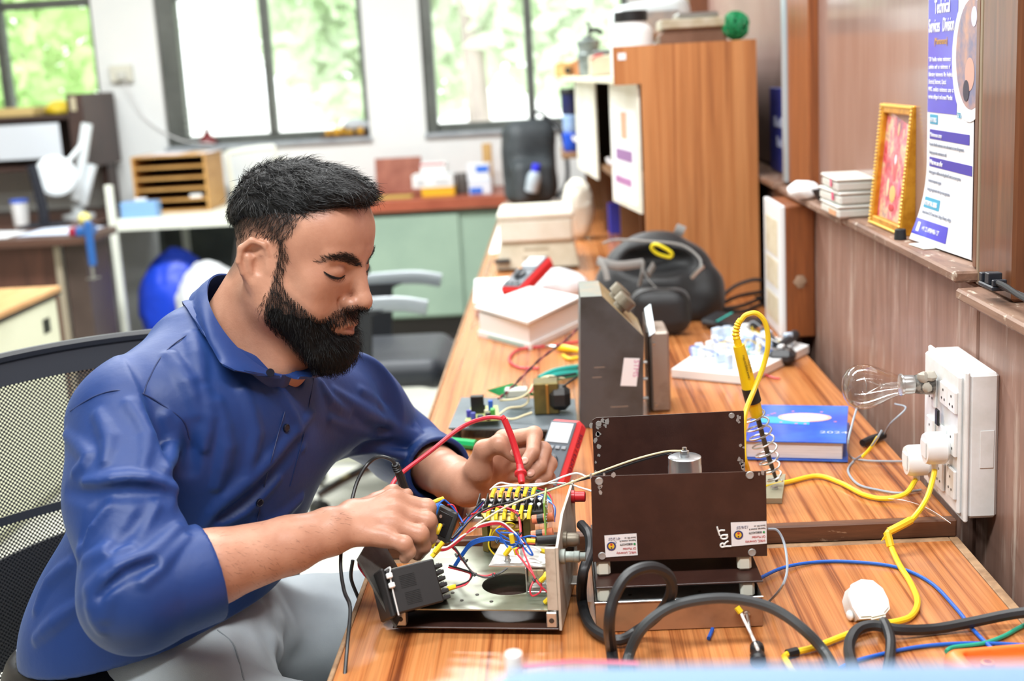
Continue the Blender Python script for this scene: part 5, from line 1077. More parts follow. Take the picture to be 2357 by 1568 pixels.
el = MB(BMx); el.v = []; el.prism([(bw*.56+.042*math.cos(a), bh*.64+.026*math.sin(a), .0002) for a in np.arange(0, 6.28, .25)], (0, 0, .0003)).build('emblem', mat('emblem_peach', (228, 178, 160), .4), cov)
MB(BMx).prism([(bw*.56+.036*math.cos(a), bh*.64+.021*math.sin(a), .0005) for a in np.arange(0, 6.28, .25)], (0, 0, .0003)).build('emblem', mat('emblem_cream', (238, 214, 206), .4), cov)
MB(BMx).prism([(bw*.05, bh*.48, .0002), (bw*.62, bh*.44, .0002), (bw*.62, bh*.60, .0002), (bw*.05, bh*.66, .0002)], (0, 0, .0002)).build('cover_band', mat('band_cyan', (60, 170, 226), .3), cov)
text('lettering', 'DIARY', mat('print_tan', (200, 150, 140), .5), BMx @ Matrix.Translation((bw*.56, bh*.62, .0009)), .014, cov, .0001, 'CENTER'); text('lettering', '2024', mat('print_silver', (196, 206, 232), .4), BMx @ Matrix.Translation((bw*.88, bh*.22, .0004)), .017, cov, .0001, 'CENTER', sx=1.25)
for i in range(9): a = R3.uniform(0, 6.28); MB(BMx).ball((bw*.56+.06*math.cos(a), bh*.64+.038*math.sin(a), .0004), .0028, 6, 4, 0, (1, 1, .1)).build('star', mat('star_pink', (206, 130, 150), .5), cov)
# ================================================================ switchboard on the wall with bulb and plugs
sw = thing('switchboard', 'white wall switchboard with sockets holding the bulb and two plugs', 'switchboard', (.53, 1.68, .757))
X0, X1, Y0, Y1, Z0, Z1 = .500, .5495, 1.602, 1.765, .7615, .955; m_sw = mat('switch_white', (236, 238, 238), .35, 0, (226, 228, 226), 30)
MB().rbox(X0+.012, X1, Y0, Y1, Z0, Z1, .004).build('box', m_sw, sw); MB().rbox(X0+.006, X0+.0118, Y0-.003, Y1+.003, Z0-.004, Z1+.003, .002).build('flange', m_sw, sw); MB().rbox(X0, X0+.0058, Y0+.006, Y1-.004, Z0+.004, Z1-.004, .003).build('plate', m_sw, sw)
MB().rbox(X0+.026, X1-.006, Y0-.0012, Y0-.0002, .83, .88, .0005).build('knockout', m_sw, sw)
for i, (y, z, h) in enumerate(((1.625, .915, .030), (1.660, .915, .030), (1.715, .905, .040), (1.625, .86, .035), (1.665, .855, .030), (1.72, .85, .035), (1.625, .805, .040), (1.675, .80, .040), (1.725, .80, .040))):
    o = MB().rbox(X0-.0045, X0-.0002, y-.016, y+.016, z-h/2, z+h/2, .0015).build('module', m_sw, sw)
    for k in range(3): MB().cyl((X0-.0050, y-.006+.006*k, z-h*.2+(k % 2)*h*.4), (X0-.0044, y-.006+.006*k, z-h*.2+(k % 2)*h*.4), .0018, 8).build('socket_hole', m_dk, o)
MB().rbox(X0-.008, X0-.0046, 1.672, 1.684, .868, .890, .001).build('rocker', m_black, sw)
def plug_round(label, c, r, L):
    t = thing('mains_plug', label, 'plug', c); MB().lathe([(r*.82, 0), (r, .004), (r, L-.006), (r*.9, L-.001), (0, L)], c, (-1, 0, 0), 26).build('body', m_whitep, t); MB().rbox(c.x-L-.0008, c.x-L+.0002, c.y-r*.5, c.y+r*.5, c.z-r*.5, c.z+r*.5, .0004).build('face', m_whitep, t)
    MB().tube([c+V(-L*.5, 0, -r*.9), c+V(-L*.5, 0, -r*1.35)], .0045, 8).build('cord_grip', m_whitep, t); return t
c1 = V(X0-.0047, 1.640, .848); c2_ = V(X0-.0047, 1.722, .806)
pg1 = plug_round('white round plug nearest the camera in the switchboard with the taped yellow cable', c1, .0215, .030); pg2 = plug_round('white round plug lower on the switchboard feeding the soldering iron', c2_, .0215, .032)
wy([c1+V(-.015, 0, -.028), (2148, 1100, 1.63), (2132, 1150, 1.60), (2100, 1195, 1.575), (2070, 1212, 1.56), (2042, 1228, 1.555), (2050, 1256, 1.548), ('z', 2070, 1300, ZL+.007), ('z', 2096, 1342, ZL+.005), ('z', 2112, 1385, ZL+.005), ('z', 2098, 1418, ZL+.005), ('z', 2060, 1432, ZL+.005), ('z', 2010, 1438, ZL+.006), ('z', 1940, 1465, ZL+.005), ('z', 1870, 1492, ZL+.005), ('z', 1810, 1508, ZL+.005), ('z', 1815, 1530, ZL+.005), ('z', 1850, 1580, ZL+.005)], 'cable', pg1)
for (pp, rr) in (([(2096, 1198, 1.573), (2070, 1212, 1.56), (2046, 1224, 1.556)], .0052), ([(2042, 1226, 1.555), (2050, 1258, 1.546)], .0052)): MB().tube([W3(x) for x in pp], rr, 8, 3).build('tape_wrap', mat('tape_yellow', (240, 200, 40), .5), pg1)
MB().tube([P(1812, 1506, z=ZL+.005), P(1835, 1500, z=ZL+.005)], .0052, 8).build('tape_wrap', m_black, pg1)
MB().prism([P(2040, 1240, y=1.55), P(2028, 1246, y=1.55), P(2034, 1236, y=1.55), P(2044, 1230, y=1.55)], (0, .001, 0)).build('tape_end', MATS['tape_yellow'], pg1)
lb_ = thing('light_bulb', 'clear glass light bulb sticking out of the switchboard in a taped holder', 'light bulb', P(1990, 893, y=1.70)); bx_ = X0-.0047; bz, by = .9185, 1.705
MB().lathe([(r_, h_*.87) for r_, h_ in [(.0145, .046), (.0150, .056), (.0185, .066), (.0245, .080), (.0295, .096), (.0310, .108), (.0295, .120), (.0245, .130), (.016, .1365), (.006, .1390), (0, .1393)]], (bx_, by, bz), (-1, 0, 0), 32).build('glass', glassmat('bulb_glass', (.98, .98, .98), .05, .02), lb_)
MB().lathe([(r_, h_*.87) for r_, h_ in [(.0125, .030), (.0130, .034), (.0130, .046), (.0150, .047), (.0150, .050), (.0125, .051)]], (bx_, by, bz), (-1, 0, 0), 22).build('cap', mat('bulb_cap', (206, 208, 206), .3, .8), lb_)
MB().lathe([(r_, h_*.87) for r_, h_ in [(.0150, 0), (.0150, .010), (.0140, .020), (.0120, .031)]], (bx_, by, bz), (-1, 0, 0), 14).build('holder', mat('taped_holder', (70, 68, 64), .5, 0, (150, 146, 136), 60, vr=(.5, .6)), lb_)
for i in range(3): MB().ball((bx_-.006-.005*i, by-.010, bz+.012-.014*(i % 2)), .008, 8, 6, .15).build('putty', mat('putty_grey', (176, 170, 158), .7), lb_)
sg = MB(); sg.lathe([(r_, h_*.87) for r_, h_ in [(.004, .052), (.005, .060), (.003, .078), (.0045, .081), (0, .0815)]], (bx_, by, bz), (-1, 0, 0), 12); sg.build('stem', glassmat('stem_glass', (.92, .94, .94), .12), lb_)
fl = [V(bx_-.070, by, bz)+V(-.022, .013*math.cos(a), .013*math.sin(a)) for a in np.arange(.5, 5.6, .5)]; MB().tube(fl, .00035, 5).build('filament', m_steel, lb_)
for a in (.5, 2, 3.5, 5): MB().tube([V(bx_-.070, by, bz), V(bx_-.090, by+.013*math.cos(a), bz+.013*math.sin(a))], .0003, 5).build('support_wire', m_steel, lb_)
# ================================================================ office chairs
def meshfabric():
    t = NT('chair_mesh'); b = t.b; b.inputs['Base Color'].default_value = lin((30, 31, 34)); b.inputs['Roughness'].default_value = .6
    tc = t.n('ShaderNodeTexCoord'); sp_ = t.n('ShaderNodeSeparateXYZ'); t.l(tc, 'UV', sp_, 0); k = 2*PI/.0062
    def comb(s):
        a = t.n('ShaderNodeMath', _operation='MULTIPLY_ADD'); a.inputs[1].default_value = s; t.l(sp_, 1, a, 0); t.l(sp_, 0, a, 2); m = t.n('ShaderNodeMath', _operation='MULTIPLY'); m.inputs[1].default_value = k; t.l(a, 0, m, 0); c = t.n('ShaderNodeMath', _operation='COSINE'); t.l(m, 0, c, 0); return c
    c1, c2 = comb(1.), comb(-1.); ad = t.n('ShaderNodeMath', _operation='ADD'); t.l(c1, 0, ad, 0); t.l(c2, 0, ad, 1); gt = t.n('ShaderNodeMath', _operation='GREATER_THAN'); gt.inputs[1].default_value = .15; t.l(ad, 0, gt, 0)
    tr = t.n('ShaderNodeBsdfTransparent'); mx = t.n('ShaderNodeMixShader'); t.l(gt, 0, mx, 0); t.l(b, 0, mx, 1); t.l(tr, 0, mx, 2); t.l(mx, 0, t.t.nodes['Material Output'], 0); return t.m
mch = thing('office_chair', 'black mesh-back office chair the man sits on', 'chair', (-.58, 1.64, 0))
scx, fcx = V(.835, .55, 0), V(.55, -.835, 0); CC = V(-.66, 1.793, 0)
def backp(u, v, off=0): # u along the width (m), v height
    z = .455+v; rec = .10*(v/.52)-.02; cv = .035*(u/.25)**2; top = -.012*(u/.25)**2*(v/.52); return CC+scx*u+fcx*(cv-rec+off)+V(0, 0, z+top)
me = bpy.data.meshes.new('mesh_panel'); nu, nv = 20, 20; vv = [tuple(backp(-.24+.48*i/nu, .54*j/nv)-mch.location) for j in range(nv+1) for i in range(nu+1)]
me.from_pydata(vv, [], [(j*(nu+1)+i, j*(nu+1)+i+1, (j+1)*(nu+1)+i+1, (j+1)*(nu+1)+i) for j in range(nv) for i in range(nu)]); uv = me.uv_layers.new(name='UVMap')
for lp in me.loops: i = lp.vertex_index; uv.data[lp.index].uv = ((i % (nu+1))/nu*.48, (i//(nu+1))/nv*.54)
me.materials.append(meshfabric()); me.polygons.foreach_set('use_smooth', [True]*len(me.polygons)); o = bpy.data.objects.new('mesh_panel', me); COL.objects.link(o); o.parent = mch
m_cf = mat('chair_frame', (34, 37, 42), .45); m_ct = mat('chair_trim_grey', (96, 108, 122), .4); m_cs = mat('chair_seat_black', (40, 46, 54), .5, sheen=.2)
rim = [backp(-.245, v, .0) for v in np.linspace(0, .53, 10)]+[backp(u, .545) for u in np.linspace(-.23, .23, 14)]+[backp(.245, v) for v in np.linspace(.53, 0, 10)]+[backp(u, -.005) for u in np.linspace(.23, -.23, 8)]
MB().tube(rim, .009, 8, 2, True).build('rim', m_cf, mch)
MB().sheet(lambda u, w: backp(-.238+.476*u, .507+.032*w, .004), 20, 3, .002).build('top_band', mat('band_dark', (40, 44, 52), .6), mch)
MB().sheet(lambda u, w: backp(-.238+.476*u, .315+.012*w, .003), 20, 2, .002).build('cross_seam', m_cf, mch)
MB().sheet(lambda u, w: backp(-.20+.40*u, .11+.15*w+.02*math.sin(PI*u), -.012), 16, 5, .012).build('lumbar_pad', m_cf, mch)
MB().tube([backp(0, .30, -.03), backp(0, .1, -.045), backp(0, -.06, -.02), CC+fcx*.10+V(0, 0, .40)], .020, 10, 4).build('spine', m_cf, mch)
sc0 = CC+fcx*.235
def seat_fn(p): return bxs(p, sc0+V(0, 0, .430), (.235, .235, .035), axes(scx, fcx, (0, 0, 1)), .034)
sdf_obj('seat', seat_fn, tuple(sc0+V(-.4, -.4, .38)), tuple(sc0+V(.4, .4, .49)), .009, m_cs, mch)
MB().cyl(sc0+V(0, 0, .09), sc0+V(0, 0, .394), .026, 14).build('gas_post', m_cf, mch)
for k in range(5):
    a = 2*PI*k/5+.4; d = V(math.cos(a), math.sin(a), 0); MB().tube([sc0+V(0, 0, .11), sc0+d*.16+V(0, 0, .10), sc0+d*.29+V(0, 0, .075)], lambda t: .022-.008*t, 8, 3).build('base_arm', m_cf, mch)
    MB().cyl(sc0+d*.29+V(-.02*d.y, .02*d.x, .030), sc0+d*.29+V(.02*d.y, -.02*d.x, .030), .029, 14).build('caster', m_black, mch)
# second chair behind the man
ch2 = thing('office_chair', 'empty black office chair with grey armrests behind the man', 'chair', (-.62, 4.12, 0)); q = V(-.60, 4.12, 0)
sdf_obj('seat', lambda p: smin(bxs(p, q+V(0, 0, .455), (.22, .24, .045), None, .044), rc(p, q+V(.19, -.16, .44), q+V(.19, .16, .44), .045, .045), .03), tuple(q+V(-.32, -.34, .36)), tuple(q+V(.34, .34, .56)), .009, m_cs, ch2)
sdf_obj('backrest', lambda p: bxs(p, q+V(-.40, .03, .78), (.03, .21, .22), axes(V(.97, 0, -.22), V(0, 1, 0), V(.22, 0, .97)), .028), tuple(q+V(-.55, -.3, .5)), tuple(q+V(-.25, .35, 1.1)), .009, m_cf, ch2)
MB().tube([q+V(-.38, 0, .62), q+V(-.30, 0, .42), q+V(-.1, 0, .405)], .022, 8, 4).build('spine', mat('chair_tan', (190, 176, 130), .5), ch2)
for s in (-1, 1):
    a = q+V(0, s*.26, 0); ar = MB().prism([a+V(-.10, -.012, .40), a+V(-.0, -.012, .40), a+V(.02, -.012, .655), a+V(.06, -.012, .672), a+V(-.12, -.012, .672), a+V(-.09, -.012, .6)], (0, .024, 0)).build('armrest', m_cf, ch2)
    MB().tube([a+V(-.15, 0, .672), a+V(-.05, 0, .685), a+V(.10, 0, .688), a+V(.19, 0, .672)], .024, 10, 4, flat=.5).build('arm_pad', mat('arm_pad_grey', (150, 160, 166), .35), ar)
MB().cyl(q+V(0, 0, .10), q+V(0, 0, .41), .03, 14).build('gas_post', m_black, ch2)
for k in range(5):
    a = 2*PI*k/5+.2; d = V(math.cos(a), math.sin(a), 0); MB().tube([q+V(0, 0, .115), q+d*.16+V(0, 0, .10), q+d*.31+V(0, 0, .072)], lambda t: .024-.008*t, 8, 3).build('base_arm', m_chrome, ch2); MB().cyl(q+d*.30+V(-.02*d.y, .02*d.x, .030), q+d*.30+V(.02*d.y, -.02*d.x, .030), .029, 14).build('caster', m_black, ch2)
# blurred blue chair back in front of the camera
fc = thing('blue_chair', 'blue padded chair backrest in the near foreground, out of focus', 'chair', (.16, .42, 0)); m_bl = mat('blue_fabric', (106, 134, 164), .7, sheen=.3); m_bk = m_cf
sdf_obj('backrest', lambda p: smax(bxs(p, (.16, .50, .8995), (.215, .03, .208), axes(V(1, 0, -.03).normalized(), V(0, 1, 0), V(.03, 0, 1).normalized()), .03), -(np.abs(p[:, 0])*0+1.), 0), (-.10, .44, .66), (.42, .56, 1.14), .008, m_bl, fc)
MB().tube([(.16, .46, .75), (.16, .44, .55), (.16, .40, .47), (.16, .2, .45)], .02, 8, 4).build('spine', m_bk, fc)
sdf_obj('seat', lambda p: bxs(p, (.16, .17, .46), (.22, .22, .035), None, .034), (-.1, -.12, .38), (.46, .44, .54), .012, m_bl, fc)
MB().cyl((.16, .17, .09), (.16, .17, .424), .026, 12).build('gas_post', m_bk, fc)
for k in range(5):
    a = 2*PI*k/5; d = V(math.cos(a), math.sin(a), 0); c0 = V(.16, .17, 0); MB().tube([c0+V(0, 0, .11), c0+d*.26+V(0, 0, .075)], lambda t: .022-.008*t, 8).build('base_arm', m_bk, fc); MB().cyl(c0+d*.26+V(-.02*d.y, .02*d.x, .029), c0+d*.26+V(.02*d.y, -.02*d.x, .029), .028, 12).build('caster', m_black, fc)
# ================================================================ things on the raised bench
# grey sloped box with two knobs
gb = thing('sloped_box', 'grey worn steel box with sloped top and two knobs', 'instrument', (.08, 2.24, ZU)); m_gs = mat('worn_grey_steel', (92, 94, 96), .45, .35, (72, 70, 66), 9, vr=(.45, .7)); yb0 = 2.12
pr_ = [(.022, ZU+.001), (.129, ZU+.001), (.135, .915), (.068, .987), (.032, .987)]
MB().prism([(x, yb0, z) for x, z in pr_], (0, .003, 0)).build('side_panel', m_gs, gb); MB().prism([(x, yb0+.16, z) for x, z in pr_], (0, .003, 0)).build('side_panel', m_gs, gb)
m_bro = mat('worn_bronze', (150, 128, 92), .5, .3, (176, 156, 116), 14)
MB().prism([(.032, yb0+.003, .987), (.068, yb0+.003, .987), (.068, yb0+.16, .987), (.032, yb0+.16, .987)], (0, 0, -.002)).build('top_panel', mat('worn_top', (128, 132, 124), .5, .2, (170, 140, 110), 16, vr=(.5, .7)), gb)
sl = MB().prism([(.068, yb0+.003, .987), (.135, yb0+.003, .915), (.135, yb0+.16, .915), (.068, yb0+.16, .987)], (-.0015, 0, -.0014)).build('sloped_panel', m_bro, gb)
MB().prism([(.022, yb0+.003, ZU+.001), (.022, yb0+.16, ZU+.001), (.032, yb0+.16, .985), (.032, yb0+.003, .985)], (.002, 0, 0)).build('rear_panel', m_gs, gb); MB().prism([(.129, yb0+.003, ZU+.001), (.129, yb0+.16, ZU+.001), (.135, yb0+.16, .913), (.135, yb0+.003, .913)], (-.002, 0, 0)).build('front_panel', m_gs, gb)
nx = V(.072, 0, .067).normalized()
for (t, yy) in ((.42, .045), (.36, .115)):
    c = V(.068+.067*t, yb0+yy, .987-.072*t); MB().lathe([(.012, 0), (.012, .007), (.0185, .008), (.0185, .024), (.016, .026), (0, .026)], c, nx, 20).build('knob', mat('knob_bronze', (118, 110, 94), .45, .4), gb)
MB().prism([(.109+x, yb0-.0004, .856+z) for x, z in ((-.016, -.024), (.011, -.026), (.018, .022), (-.008, .024))], (0, -.0006, 0)).build('label', m_paper, gb); text('handwriting', 'STMS', mat('pen_pink', (206, 130, 170), .6), mframe(V(.118, yb0-.0012, .876), V(-.12, 0, -1), V(1, 0, -.12)), .013, gb, .0001)
for (x, z, L) in ((.050, .865, .018), (.046, .848, .016), (.075, .795, .030)): MB().box(x, x+L, yb0-.0002, yb0, z, z+.001).build('scratch', mat('scratch_pale', (168, 150, 132), .5), gb, smooth=0)
# bracket box
br = thing('steel_bracket_box', 'tall narrow steel bracket box beside the grey sloped box', 'metal box', (.163, 2.25, ZU)); m_bs = mat('bare_steel', (168, 158, 148), .4, .55, (132, 120, 108), 16, vr=(.5, .7))
MB().rbox(.150, .184, 2.20, 2.30, ZU+.001, .905, .004).build('case', m_bs, br); MB().prism([(.1475, 2.20, ZU+.001), (.1475, 2.29, ZU+.001), (.1475, 2.29, .925), (.1475, 2.20, .905)], (-.002, 0, 0)).build('plate', m_dk, br)
MB().prism([(.149, 2.198, .897), (.149, 2.29, .930), (.160, 2.29, .938), (.160, 2.198, .905)], (0, -.001, .001)).build('flap', mat('zinc_flap', (196, 204, 208), .4, .5), br)
for z in (.775, .885): MB().lathe([(.003, 0), (.003, .001), (0, .0015)], (.158, 2.1998, z), (0, -1, 0), 8).build('rivet', m_steel, br)
for z in (.785, .82, .85): MB().cyl((.1360, 2.21, z), (.1452, 2.21, z), .003, 8).build('spacer', m_steel, br)
# dark plate with boards and transformer
pt = thing('test_plate', 'dark grey metal plate carrying a small circuit board and transformer', 'circuit assembly', (-.09, 2.16, ZU)); m_pl = mat('blue_grey_plate', (104, 114, 120), .45, .3, (86, 96, 102), 10)
c = [P(1032, 985, z=.782), P(1332, 990, z=.782), P(1332, 918, z=.782), P(1062, 915, z=.782)]; c[1].x = c[2].x = .016
MB().prism(c, (0, 0, -.003)).build('plate', m_pl, pt)
for p in c: MB().cyl((p.x+(.012 if p.x < -.1 else -.014), p.y+(.012 if p.y < 2.15 else -.012), ZU+.0005), (p.x+(.012 if p.x < -.1 else -.014), p.y+(.012 if p.y < 2.15 else -.012), .7788), .008, 10).build('foot', m_blackr, pt)
pb = MB().prism([P(1070, 972, z=.793), P(1150, 968, z=.793), P(1146, 935, z=.793), P(1084, 938, z=.793)], (0, 0, .0016)).build('circuit_board', mat('pcb_olive', (170, 180, 110), .5), pt)
zb_ = .7948
def comp_box(px_, py_, w, d, h, col, nm): q = P(px_, py_, z=zb_); return MB().rbox(q.x-w/2, q.x+w/2, q.y-d/2, q.y+d/2, zb_, zb_+h, .001).build(nm, mat('comp_%02x%02x%02x' % col, col, .4), pb)
comp_box(1100, 950, .022, .014, .030, (20, 20, 22), 'heatsink'); comp_box(1130, 945, .008, .008, .018, (40, 90, 190), 'trimmer'); comp_box(1135, 962, .008, .014, .016, (70, 160, 70), 'terminal'); comp_box(1106, 966, .010, .008, .008, (60, 70, 84), 'chip'); comp_box(1120, 955, .007, .007, .009, (200, 196, 170), 'relay')
for (x, y, col) in ((1080, 960, (60, 56, 150)), (1112, 948, (30, 30, 40)), (1090, 966, (70, 80, 160)), (1124, 966, (40, 44, 50))): q = P(x, y, z=zb_); MB().lathe([(.0045, 0), (.0045, .011), (.004, .012), (0, .012)], q, (0, 0, 1), 10).build('capacitor', mat('cap_%d_%d' % (col[0], col[2]), col, .4), pb)
gq = [P(1122, 900, z=.80), P(1165, 918, z=.795), P(1232, 910, z=.80), P(1180, 884, z=.82)]
gp = MB().prism(gq, (0, .0, .0016)).build('circuit_board', mat('pcb_bright', (40, 150, 84), .4, 0, (60, 170, 100), 40), pt)
q = P(1188, 902, z=.812); MB().rbox(q.x-.020, q.x+.020, q.y-.012, q.y+.016, .8035, .818, .002).build('display', mat('grey_display', (190, 194, 186), .5), gp)
q = P(1272, 955, z=.782); ty_ = q.y; tf2 = MB().rbox(q.x-.031, q.x+.012, ty_, ty_+.045, .7825, .838, .002).build('transformer', mat('olive_core', (116, 104, 56), .45, .4, (92, 82, 44), 30), pt); MB().rbox(q.x-.006, q.x+.032, ty_-.008, ty_+.04, .7885, .828, .010).build('coil', mat('coil_black', (36, 34, 32), .45), tf2); MB().rbox(q.x-.010, q.x-.005, ty_-.0025, ty_, .784, .836, .001).build('core_edge', mat('copper_edge', (176, 128, 60), .4, .5), tf2)
for (cc_, pts) in (('cream', [(1148, 955, 2.12), (1170, 940, 2.13), (1200, 936, 2.15), (1215, 925, 2.18), (1222, 895, 2.2), (1255, 868, 2.2), (1275, 880, 2.17)]), ('cream', [(1150, 960, 2.11), (1180, 965, 2.10), (1210, 955, 2.1), (1225, 950, 2.1)]), ('cream', [(1150, 922, 2.16), (1190, 918, 2.16), (1215, 905, 2.18), (1232, 880, 2.2), (1262, 866, 2.2), (1300, 872, 2.2)]),
                   ('black', [(1262, 870, 2.18), (1290, 866, 2.19), (1326, 860, 2.2)]), ('black', [(1296, 890, 2.14), (1310, 880, 2.16), (1328, 868, 2.18)]), ('red', [(1218, 905, 2.18), (1240, 880, 2.2), (1262, 868, 2.2)])): wire(cc_, .0018, pts, pt)
a = [W3(p) for p in ((1148, 918, 2.15), (1180, 890, 2.2), (1240, 830, 2.3), (1300, 785, 2.42), (1331, 755, 2.5))]; ap = smooth_path(a, 10)
for s in (0, 1): MB().tube([p+V(.0015*math.cos(i*.9+PI*s), 0, .0015*math.sin(i*.9+PI*s)) for i, p in enumerate(ap)], .0015, 6).build('twisted_wire', wm('black') if s else mat('wire_maroon', (130, 44, 56), .4), pt)
# teal pliers, yellow screwdriver, red clip lead, green screwdriver
pw = thing('pliers', 'teal-handled pliers lying behind the small transformer', 'pliers', P(1290, 870, z=ZU)); m_teal = mat('teal_grip', (34, 166, 156), .4)
for (u0, u1) in (((1240, 872), (1332, 846)), ((1246, 880), (1332, 860))):
    a, b_ = P(*u0, z=ZU+.010), P(*u1, z=ZU+.010); MB().tube([a, a.lerp(b_, .4)+V(0, .004, .003), b_], lambda t: .0065+.002*math.sin(3*t), 10, 4, flat=.7).build('handle', m_teal, pw)
b_ = P(1332, 853, z=ZU+.010); MB().tube([b_, b_+V(.02, .01, 0), b_+V(.05, .02, 0)], lambda t: .010-.006*t, 8, 3, flat=.6).build('jaw', m_dk, pw)
sd = thing('screwdriver', 'yellow-handled screwdriver lying beside the white box', 'screwdriver', P(1290, 800, z=ZU)); a, b_ = P(1286, 800, z=ZU+.009), P(1338, 808, z=ZU+.009)
MB().tube([a, a.lerp(b_, .5), b_], lambda t: .0075+.001*math.sin(6*t), 10, 3).build('handle', m_yel, sd); MB().cyl(P(1256, 796, z=ZU+.009), a, .0028, 8).build('shaft', m_steel, sd)
rl_ = tag(MB().tube([W3(p) for p in (('z', 1335, 786, ZU+.004), ('z', 1270, 796, ZU+.004), ('z', 1195, 805, ZU+.004), ('z', 1172, 828, ZU+.004), ('z', 1195, 846, ZU+.004), ('z', 1240, 848, ZU+.004))], .0028, 8, 6).build('clip_lead', wm('red')), 'red lead looping on the bench in front of the white box', 'lead')
yl_ = tag(MB().tube([W3(p) for p in (('z', 1296, 818, ZU+.004), ('z', 1310, 826, ZU+.004), ('z', 1338, 822, ZU+.004))], .0035, 8, 4).build('clip_lead', wm('yellow')), 'short yellow clip lead under the screwdriver', 'lead')
gs = thing('screwdriver', 'green-handled screwdriver behind the far wrist', 'screwdriver', P(1085, 1025, z=ZU)); a, b_ = P(1040, 1018, z=ZU+.009), P(1096, 1024, z=ZU+.009); MB().tube([a, a.lerp(b_, .8), b_], lambda t: .0085, 8, 2).build('handle', mat('green_handle', (30, 170, 96), .25, coat=.3), gs); MB().cyl(b_, P(1150, 1030, z=ZU+.009), .0022, 8).build('shaft', m_steel, gs)
# white box with tray lid
wbx = thing('white_box', 'white cardboard box with a white tray lid on the bench', 'box', (-.07, 2.95, ZU)); k0, k1, k2 = V(-.074, 2.775, ZU+.001), V(-.193, 2.946, ZU+.001), V(.042, 3.02, ZU+.001); m_wb = mat('white_card', (236, 237, 236), .55)
MB().prism([k0, k1, k1+(k2-k0), k2], (0, 0, .056)).build('box', m_wb, wbx); nb_ = (k2-k0).normalized(); e1_ = (k1-k0).normalized()
MB().prism([k0-nb_*.004-e1_*.006, k1-nb_*.004+e1_*.006, k1+(k2-k0)+e1_*.006, k2-e1_*.006], (0, 0, .012)).build('base_rim', m_wb, wbx)
MB().prism([k0+V(0, 0, .060)-nb_*.015-e1_*.01, k1+V(-.01, .01, .064), k1+(k2-k0)+V(0, 0, .066), k2+V(.005, 0, .064)], (0, 0, .006)).build('lid', m_wb, wbx); lid_ = wbx.children[-1]
for (u, w_) in ((.35, .3), (.65, .3), (.4, .7), (.75, .72)): p = k0+(k2-k0)*u+(k1-k0)*w_+V(0, 0, .069); MB().rbox(p.x-.02, p.x+.02, p.y-.02, p.y+.02, p.z-.004, p.z+.0035, .002).build('recess_shade', mat('tray_shadow', (214, 216, 214), .5), lid_)  # greyer pads: shade of the lid's hollows put into the colour
MB().prism([k0+e1_*.02-nb_*.005+V(0, 0, .004), k0+e1_*.17-nb_*.005+V(0, 0, .004), k0+e1_*.17-nb_*.005+V(0, 0, .008), k0+e1_*.02-nb_*.005+V(0, 0, .008)], -nb_*.0006).build('stripe', mat('teal_stripe', (120, 190, 186), .5), wbx)
# crumpled white bag and second multimeter
def crump(name, label, cat, c, r, m, sq=(1, 1, .7), seed=1, h=.008, amp=.25, cut=ZU, group=None):
    c = N3(c)
    def fn(p):
        q = (p-c)/np.array(sq, dtype=f4); d = np.sqrt((q*q).sum(1))-r*(1+amp*vnoise(p, 1.6/r, seed)+amp*.6*np.abs(vnoise(p, 4/r, seed+1))); return np.maximum(d*.7, cut+.001-p[:, 2])
    lo = c-np.array(sq)*r*1.5; hi = c+np.array(sq)*r*1.5; lo[2] = max(lo[2], cut-.01); v, f = sdf_mesh(fn, lo, hi, h, 2, 2.2); return tag(mesh_np(name, v, f, m), label, cat, group)
crump('plastic_bag', 'crumpled white plastic bag behind the second multimeter', 'bag', (-.03, 3.42, ZU+.03), .09, mat('white_film', (236, 238, 242), .4), (1.1, 1, .55), 4)
M2 = mframe(P(1182, 690, z=.80), V(.75, -.62, .05), V(.55, .68, .42)); meter('red multimeter leaning on the crumpled bag beside the cream instrument', M2, 1.0, (176, 190, 194))
tag(MB().tube([W3(p) for p in (('z', 1170, 672, ZU+.01), ('z', 1150, 690, ZU+.004), ('z', 1105, 712, ZU+.004), ('z', 1098, 725, ZU+.004), ('z', 1120, 735, ZU+.004))], .0022, 6, 5).build('meter_lead', mat('wire_maroon', (130, 44, 56), .4)), 'dark red lead trailing off the bench edge beside the white box', 'lead')
# cream instrument with white lidded box on top
ci = thing('cream_instrument', 'cream sloped instrument with vents under the white lidded box', 'instrument', (-.06, 4.05, ZU)); m_ci = mat('aged_cream', (214, 206, 184), .5, 0, (196, 186, 160), 10)
MB().prism([(-.196, 3.93, ZU+.008), (.060, 3.93, ZU+.008), (.060, 4.25, ZU+.008), (-.196, 4.25, ZU+.008), ], (0, 0, .001)).add([(-.196, 3.93, ZU+.009), (.060, 3.93, ZU+.009), (.060, 4.25, ZU+.009), (-.196, 4.25, ZU+.009), (-.18, 3.96, .845), (.045, 3.96, .845), (.045, 4.24, .845), (-.18, 4.24, .845)], [(0, 1, 5, 4), (1, 2, 6, 5), (2, 3, 7, 6), (3, 0, 4, 7), (4, 5, 6, 7)]).build('case', m_ci, ci)
for z in (.795, .82): MB().rbox(-.11+(z-.8)*.1, -.03, 3.93+(z-.769)*.4-.003, 3.93+(z-.769)*.4+.001, z, z+.006, .001).build('vent', mat('vent_tan', (176, 164, 138), .6), ci)
MB().rbox(-.2, -.15, 3.905, 3.93, .79, .80, .002).build('latch', m_black, ci); MB().cyl((-.18, 3.95, ZU+.0005), (-.18, 3.95, ZU+.0078), .012, 10).build('foot', m_black, ci); MB().cyl((.04, 3.95, ZU+.0005), (.04, 3.95, ZU+.0078), .012, 10).build('foot', m_black, ci)
wl = thing('lidded_box', 'white plastic lidded box stacked on the cream instrument', 'box', (-.065, 4.05, .846)); m_wl = mat('ivory_box', (230, 226, 214), .4, 0, (220, 214, 198), 12)
